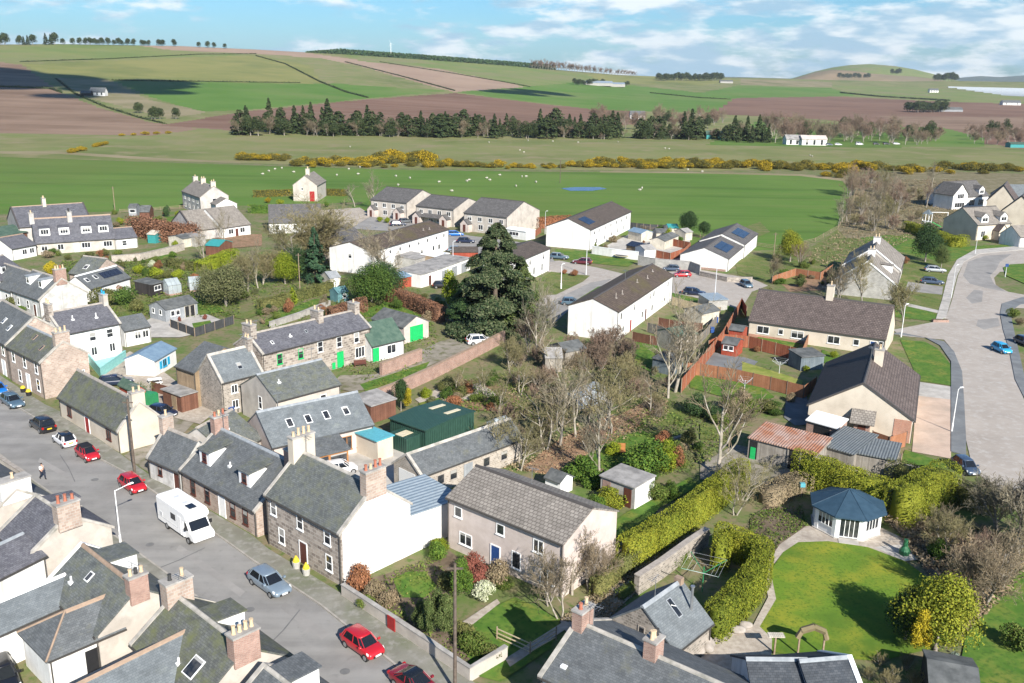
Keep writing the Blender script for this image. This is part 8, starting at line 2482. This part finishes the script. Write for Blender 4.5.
for px, py, h_, m_, w_, lab in ((104, 307, 4.2, 'privet', 1.4, 'big clipped dome of hedge behind the solar-panelled slate house'), (124, 305, 4.0, 'holly', 1.4, 'second clipped dome beside the big one'), (84, 300, 2.4, 'cypress', 1.5, 'olive bush against the white gable with the brick chimney'), (76, 306, 2.0, 'lime_leaf', 1.5, 'yellow bush behind the tall white house'),
        (52, 308, 2.2, 'privet', 1.7, 'low dark bush behind the tall white house'), (140, 274, 2.4, 'lime_leaf', 1.2, 'bright yellow-green bush behind the black shed'), (152, 268, 2.0, 'pale_bloom', 1.2, 'pale flowering bush above the black shed'), (156, 278, 2.6, 'lime_leaf', 1.4, 'broad yellow-green bush over the black shed roof'),
        (168, 279, 2.2, 'privet', 1.1, 'dark bush between the yellow ones'), (178, 279, 2.4, 'lime_leaf', 1.2, 'golden bush beside the greenhouse'), (195, 280, 1.6, 'rust_leaf', 1.4, 'orange-brown shrub behind the small greenhouse'), (136, 312, 2.6, 'privet', 1.5, 'rounded dark bush at the end of the summerhouse'),
        (51, 275, 3.4, 'gold_leaf', .8, 'orange-yellow columnar bush among the slate roofs'), (14, 308, 2.4, 'privet', 1.4, 'dark bush in front of the low white cottage'), (22, 314, 1.8, 'laurel', 1.4, 'green bush at the foot of the white cottage wall'), (276, 320, 1.8, 'weed', 1.1, 'green shrub at the corner of the lawn behind the terrace'),
        (270, 312, 1.8, 'evergreen', 1.0, 'dark low shrub beside the lawn'), (205, 320, 1.2, 'red_shrub', .9, 'small red shrub on the slabs'), (180, 322, 1.2, 'bloom_red', .6, 'red flowering pot plant by the summerhouse'), (121, 247, 2.2, 'privet', 1.2, 'dark shrub in front of the dormered terrace'),
        (105, 256, 2.0, 'privet', 1.2, 'green shrub below the dormered terrace'), (47, 258, 2.0, 'dead_stem', 1.8, 'dry garden shrubs in front of the dormered terrace'), (120, 225, 2.4, 'lime_leaf', 1.2, 'yellow gorse-like bush behind the dormered terrace'), (160, 225, 3.0, 'weed', 1.2, 'green bush at the field edge'),
        (167, 217, 4.0, 'evergreen', .5, 'small dark conifer at the field edge'), (178, 218, 2.4, 'lime_leaf', .8, 'yellow bush beside the tall grey house'), (176, 247, 2.0, 'lime_leaf', 1.2, 'yellow-green bush in front of the white sheds'), (155, 262, 1.6, 'weed', 1.6, 'low green bank along the old rubble wall'),
        (380, 222, 1.8, 'lime_leaf', 1.3, 'yellow shrub in front of the first porched pair'), (387, 223, 1.9, 'lime_leaf', 1.3, 'second yellow shrub in front of the first porched pair'), (326, 207, 2.0, 'laurel', 1.2, 'green shrub beside the tall white house with the red door'), (268, 203, 2.2, 'gorse', 1.2, 'gorse-like bush by the tall white house gardens'),
        (280, 205, 2.2, 'lime_leaf', 1.3, 'yellow bush beside the grey bungalow'), (985, 240, 1.6, 'lime_leaf', 1.5, 'yellow shrub at the porch of the new cream house'), (870, 258, 2.0, 'privet', 1.5, 'dull shrub on the grass by the grey stepped houses'), (905, 264, 2.2, 'rust_leaf', 1.2, 'brown shrub beside the dark evergreen on the grass'),
        (858, 268, 2.2, 'privet', 1.4, 'olive shrub behind the grey stepped houses'), (800, 287, 2.4, 'cypress', 1.1, 'dark shrub behind the cream bungalow roof'), (768, 296, 2.0, 'privet', 1.2, 'shrub at the end of the cream bungalow'), (834, 358, 1.4, 'lime_leaf', 1.0, 'lime shrub in the cream bungalow garden'),
        (806, 372, 1.2, 'lime_leaf', .9, 'round yellow-green shrub at the blue-grey shed'), (757, 352, 1.2, 'rust_leaf', 1.4, 'brown low shrub on the dark patio'), (690, 362, 2.2, 'privet', .9, 'untidy shrub in the narrow lane'), (574, 276, 1.6, 'rust_leaf', 1.6, 'low russet bush on the estate verge'),
        (564, 274, 1.2, 'rust_leaf', 1.5, 'low brown bush on the estate verge beside the maroon car'), (1012, 318, 2.2, 'weed', 1.2, 'green shrub at the picture edge of the road'), (1020, 325, 1.6, 'dead_stem', 1.2, 'dry shrub by the dark blue car')):
 bush('bush1', px, py, h_, lab, 1.4, .62 * w_ + .1, mat=m_ if m_ != 'bloom_red' else 'red_shrub')
tree('sprs', 293, 303, 3.0, 'small yellow conifer at the edge of the lawn', 4, crown_mat='lime_leaf', w=1.1)
tree('bare1', 144, 398, 3.2, 'small palm-like garden shrub in the yard with blue shutters', 10, crown_mat='weed')
for i in range(170):
 x0, x1, y0, y1 = r3.choice(((60, 240, 258, 318), (60, 240, 262, 300), (96, 150, 256, 300), (195, 262, 262, 320), (40, 110, 246, 262), (225, 345, 288, 325), (110, 180, 214, 262), (345, 440, 290, 320), (430, 505, 384, 412), (720, 800, 402, 420), (590, 690, 258, 232), (770, 850, 262, 290), (600, 700, 440, 500)))
 px, py = r3.uniform(x0, x1), r3.uniform(y0, y1)
 if 140 < px < 232 and 280 < py < 340:
  continue
 bush(r3.choice(['bush0', 'bush1', 'bush2']), px, py, r3.uniform(.8, 2.2), 'ordinary low shrub in the planted gardens of the village', 1.6, r3.uniform(.8, 1.4), 'shrub', 'ordinary low garden shrubs', r3.choice(['privet', 'weed', 'laurel', 'rust_leaf', 'dead_stem', 'olive_leaf', 'holly', 'privet', 'weed']))
# hedges
hedge('tall gold-green hedge running up from the stone wall to the wide bare tree', [(627, 566), (656, 548), (684, 530), (712, 507), (739, 485)], 2.8, 2.1, 'gold_hedge', .26, 34)
hedge('curved gold-green hedge beside the path of the big lawn', [(714, 638), (734, 618), (747, 603), (758, 587), (761, 571)], 3.0, 1.9, 'gold_hedge', .26, 36)
hedge('gold-green hedge closing the top of the curved hedge', [(760, 570), (742, 561), (723, 553)], 2.9, 1.8, 'gold_hedge', .26, 36)
hedge('short golden hedge stub behind the rotary dryer', [(722, 554), (719, 571)], 2.9, 1.6, 'gold_hedge', .26, 36)
hedge('long high hedge behind the garden pavilion, gold on its sunny top', [(802, 482), (825, 490), (850, 500), (880, 510)], 3.4, 2.6, 'gold_hedge', .28, 34)
hedge('tall block of golden hedge beside the pavilion patio', [(898, 523), (918, 512), (940, 500)], 4.0, 3.2, 'gold_hedge', .28, 34)
hedge('dark green hedge below the low concrete wall', [(895, 482), (920, 490), (950, 500), (985, 512)], 2.4, 2.4, 'privet', .28, 30)
hedge('long russet beech hedge across the gardens before the grey bungalows', [(137, 234), (152, 237.5), (170, 241), (189, 242)], 4.0, 5.0, 'beech', .8, 9, rough=.5, top_round=.6)
hedge('russet beech hedge beside the dark evergreens above the green garage', [(397, 303), (415, 310), (432, 318), (442, 322)], 2.8, 2.0, 'beech', .34, 24)
hedge('short russet hedge at the end of the garage lawn', [(385, 300), (398, 304)], 2.4, 1.8, 'beech', .34, 24)
hedge('round-topped russet hedge behind the grey stone terrace chimneys', [(332, 322), (345, 318), (362, 312)], 2.6, 2.0, 'beech', .34, 22)
hedge('russet brown hedge beside the estate verge at the field edge', [(540, 228), (566, 226)], 3.0, 3.0, 'rust_leaf', .4, 14)
hedge('mossy green hedge mound above the small greenhouse', [(203, 272), (218, 266), (232, 260)], 2.4, 3.4, 'lime_leaf', .36, 16)
hedge('long dark hedge along the garden behind the mossy hedge mound', [(168, 266), (190, 270), (208, 272)], 1.8, 1.8, 'privet', .36, 16)
hedge('brown mixed hedge below the yellow-green tree', [(262, 310), (285, 304), (318, 295), (332, 290)], 1.9, 1.6, 'privet', .36, 18)
hedge('gorse hedge behind the tall white house gardens', [(256, 197), (290, 196)], 2.2, 2, 'gorse_dark', .5, 10)
hedge('gorse hedge with a dark foot beyond the tall white house', [(321, 195), (345, 196)], 2.2, 2, 'gorse_dark', .5, 10)
hedge('clipped green hedge in front of the tall white house gardens', [(252, 213), (271, 213)], 2.4, 2.4, 'laurel', .4, 14)
hedge('golden hedge with dark sides on the new houses lawn', [(908, 231), (930, 238), (955, 247), (962, 245)], 2.6, 3.4, 'gold_hedge', .4, 14)
hedge('scruffy beige hedge behind the pavilion garden bed', [(765, 505), (785, 495), (800, 490)], 1.8, 2.6, 'dead_stem', .28, 22)
hedge('low hedge along the street end of the stone wall and lane', [(620, 600), (650, 580), (685, 560)], .9, .8, 'weed', .2, 26)
hedge('dark ivy-clad hedge under the pink house gable', [(596, 597), (618, 578), (634, 566)], 1.8, 1.2, 'privet', .24, 26)
# ground cover nobody could count
ground_scatter('undergrowth', [(500, 395), (540, 372), (600, 365), (668, 385), (668, 420), (620, 445), (560, 478), (505, 470)], 14000, .2, 'dead_stem', hmax=.7, seed=3)
ground_scatter('fallen_leaves', [(520, 470), (560, 440), (600, 420), (650, 398), (668, 404), (640, 427), (600, 447), (560, 477)], 12000, .18, 'litter_leaf', hmax=.1, seed=5)
ground_scatter('weeds', [(600, 440), (660, 400), (720, 410), (740, 440), (700, 470), (640, 480), (600, 490)], 8000, .2, 'weed', hmax=.4, seed=7)
ground_scatter('weeds', [(345, 592), (440, 556), (452, 590), (470, 660), (462, 676), (400, 632)], 5000, .16, 'weed', hmax=.35, seed=9)
ground_scatter('dry_stems', [(560, 622), (620, 575), (690, 530), (712, 535), (640, 592), (600, 628)], 9000, .17, 'dead_stem', hmax=.35, seed=11)
ground_scatter('weeds', [(750, 515), (800, 505), (808, 525), (780, 545), (762, 568), (750, 560)], 5200, .16, 'weed', hmax=.3, seed=13)
ground_scatter('dry_stems', [(880, 516), (950, 520), (1024, 540), (1024, 580), (960, 640), (930, 578), (905, 545)], 18000, .22, 'dead_stem', hmax=.6, seed=15)
ground_scatter('rough_grass', [(860, 180), (960, 180), (960, 215), (900, 245), (850, 268), (800, 262), (840, 230)], 26000, .32, 'dead_stem', hmax=.5, seed=17)
ground_scatter('weeds', [(60, 262), (240, 258), (240, 318), (120, 318), (60, 300)], 18000, .3, 'weed', hmax=.5, seed=19)
ground_scatter('garden_plants', [(240, 262), (420, 290), (440, 340), (400, 400), (260, 330)], 15000, .25, 'weed', hmax=.4, seed=21)
ground_scatter('garden_plants', [(440, 385), (520, 372), (540, 420), (480, 412), (440, 412)], 8000, .2, 'weed', hmax=.4, seed=23)
# sheep
bm = bmesh.new()
bmesh.ops.create_icosphere(bm, subdivisions=2, radius=.5, matrix=Matrix.Translation((0, 0, .68)) @ Matrix.Diagonal((1.25, .68, .72, 1)))
bmesh.ops.create_icosphere(bm, subdivisions=2, radius=.17, matrix=Matrix.Translation((.74, 0, .72)) @ Matrix.Diagonal((1.35, .75, .9, 1)))
bmesh.ops.create_icosphere(bm, subdivisions=1, radius=.16, matrix=Matrix.Translation((.58, 0, .78)) @ Matrix.Diagonal((1.3, .9, 1, 1)))
for x in (-.36, .36):
 for y in (-.17, .17):
  bmesh.ops.create_cone(bm, segments=6, radius1=.045, radius2=.08, depth=.5, matrix=Matrix.Translation((x, y, .25)))
for y in (-.14, .14):
 bmesh.ops.create_icosphere(bm, subdivisions=1, radius=.07, matrix=Matrix.Translation((.68, y, .82)) @ Matrix.Diagonal((.6, 1.4, .5, 1)))
sme = bpy.data.meshes.new('sheep')
bm.to_mesh(sme)
bm.free()
sme.materials.append(MATS['wool'])
sme.shade_smooth()
SH = [(269, 172), (275, 170), (263, 175), (282, 169), (294, 173), (337, 176), (358, 175), (396, 177), (410, 179), (439, 183), (467, 182), (469, 181), (452, 192), (487, 179), (490, 181), (516, 187), (522, 177.5), (526, 177.5), (536, 183), (398, 186), (500, 176), (360, 168), (349, 170), (642, 189), (640, 191), (688, 170.5), (702, 172.5),
 (528, 141), (553, 142), (578, 143), (618, 142.5), (520, 151), (524, 153), (665, 149), (669, 149.5), (810, 156), (812, 157), (350, 147.5), (489, 143)]
for px, py in SH:
 o = link('sheep', sme, None, T(px, py), rnd.uniform(0, 6.28))
 o.scale = (.85, .85, .85)
 props(o, 'white sheep grazing in the %s' % ('green field behind the village' if py > 160 else 'olive pasture beyond the gorse'), 'sheep', 'sheep in the %s' % ('green field' if py > 160 else 'olive pasture'))
# far buildings
def far_house(name, label, cat, px, py, L, w, e, r, rz=0.0, wall='harl_white', roof='slate', win=True):
 q = T(px, py)
 root = empty(name, (q.x, q.y, q.z - .5), rz, label, cat)
 m = MB()
 m.prism_x([(-w / 2, 0), (w / 2, 0), (w / 2, e), (0, r), (-w / 2, e)], -L / 2, L / 2)
 m.build('wall', wall, root)
 m = MB()
 k = (r - e) / (w / 2)
 m.prism_x([(-w / 2 - .4, e - .4 * k), (0, r), (w / 2 + .4, e - .4 * k), (w / 2 + .4, e - .4 * k + .3), (0, r + .3), (-w / 2 - .4, e - .4 * k + .3)], -L / 2 - .3, L / 2 + .3)
 m.build('roof', roof, root)
 if win:
  for x in (-.3, 0, .3):
   m = MB()
   m.box(x * L - .7, x * L + .7, -w / 2 - .06, -w / 2 - .005, 1, e - .5)
   m.build('window', 'glass', root)
 return root
far_house('farmhouse', 'white hill cottage with a dark roof beside the ploughed field', 'house', 99, 95.5, 15, 8, 4, 8)
far_house('farm_shed', 'dark shed beside the white hill cottage', 'shed', 87, 95.5, 10, 7, 3, 5, wall='shed_black', roof='felt', win=False)
far_house('farm_shed', 'long pale farm shed beyond the far green field', 'shed', 598, 85.5, 60, 30, 6, 10, wall='block', roof='blue_sheet', win=False)
far_house('farm_shed', 'second pale farm shed with a brighter roof beyond the far green field', 'shed', 614, 86.5, 45, 30, 6, 9, wall='block', roof='blue_sheet', win=False)
far_house('farmhouse', 'white farmhouse half hidden by bare trees behind the conifer belt', 'house', 637, 119, 16, 9, 5, 9)
far_house('farmhouse', 'white farmhouse on the far green slope below the round hill', 'house', 933, 92.5, 22, 12, 6, 10)
far_house('farmhouse', 'white farm buildings near the picture edge on the far ploughed field', 'house', 1010, 105, 34, 13, 5, 9)
far_house('farm_shed', 'dark farm shed beside the clump on the red ploughed field', 'shed', 950, 111.5, 34, 14, 4, 7, wall='shed_grey', roof='felt', win=False)
far_house('pavilion', 'white flat pavilion with a grey roof beside the far wood', 'pavilion', 795, 144.5, 14, 9, 4, 6.5, roof='flat_roof')
far_house('pavilion', 'long white clubhouse in the row of far cars', 'pavilion', 812, 145, 16, 9, 4.5, 6.5, roof='harl_pink')
far_house('green_shed', 'dark blue-green shed between the conifers of the belt', 'shed', 715, 139, 14, 8, 4, 6, wall='teal', roof='felt_green', win=False)
far_house('green_shed', 'dark green container-like shed at the picture edge of the far pasture', 'shed', 1018, 147.5, 14, 7, 3.0, 3.8, wall='teal', roof='felt_green', win=False)
far_house('farm_shed', 'small farm buildings at the foot of the dense far plantation', 'shed', 726, 83, 34, 16, 5, 8, wall='block', roof='felt', win=False)
rows = MB()
for k in range(7):
 a, b = T(948 + k * 9, 87.8 + k * 1.25), T(1120 + k * 9, 92 + k * 2.0)
 d = (b - a)
 n_ = Vector((-d.y, d.x, 0)).normalized() * 5
 h3 = Vector((0, 0, 4))
 rows.hexa([a - n_, a + n_, a + h3], [b - n_, b + n_, b + h3])
props(rows.build('crop_tunnels', 'polythene', None), 'pale rows of crop tunnels on the far hillside', 'crop tunnels', kind='stuff')
q = T(391, 57)
root = empty('wind_turbine', q, 0, 'tiny white wind turbine above the skyline forest', 'wind turbine')
m = MB()
m.cyl((0, 0), .8, 0, 30, 8, .5)
m.build('tower', 'white_paint', root)
for k in range(3):
 m = MB()
 t_ = R(100 + 120 * k)
 m.bar((0, -1.6, 30), (9 * math.sin(t_), -1.6, 30 + 9 * math.cos(t_)), .35, 5, .1)
 m.build('blade', 'white_paint', root)
m = MB()
m.box(-.8, .8, -1.6, 1.8, 29.4, 30.8)
m.build('nacelle', 'white_paint', root)
# a real cloud high over the village; it shades part of the hill
def sun_up(p, z):
 k = (z - p.z) / sv.z
 return p + sv * k
bm = bmesh.new()
r5 = random.Random(3)
for px, py, s_ in [(r5.uniform(-140, 45), r5.uniform(69, 87), 60) for _ in range(16)] + [(r5.uniform(50, 175), r5.uniform(81, 92), 34) for _ in range(18)] + [(r5.uniform(60, 110), r5.uniform(84, 99), 30) for _ in range(5)] + [(r5.uniform(490, 560), r5.uniform(91, 94), 40) for _ in range(7)]:
 c = sun_up(T(px, py), r5.uniform(800, 830))
 bmesh.ops.create_icosphere(bm, subdivisions=2, radius=s_ * r5.uniform(.6, 1.2), matrix=Matrix.Translation(c) @ Matrix.Diagonal((1.3, 1.0, .45, 1)))
me = bpy.data.meshes.new('cloud')
bm.to_mesh(me)
bm.free()
plain('cloud_white', (.85, .86, .88), 1, 0)
me.materials.append(MATS['cloud_white'])
props(link('cloud', me), kind='stuff')
# air
m = MB()
m.box(-4200, 4200, -140, 10200, -75, 330)
me = m.mesh('haze')
hm = bpy.data.materials.new('haze')
hm.use_nodes = True
ht = hm.node_tree
ht.nodes.remove(ht.nodes['Principled BSDF'])
pv = ht.nodes.new('ShaderNodeVolumePrincipled')
pv.inputs['Color'].default_value = (.80, .87, .95, 1)
pv.inputs['Density'].default_value = .00005
pv.inputs['Anisotropy'].default_value = .2
ht.links.new(pv.outputs[0], ht.nodes['Material Output'].inputs['Volume'])
me.materials.append(hm)
props(link('haze', me), kind='stuff')
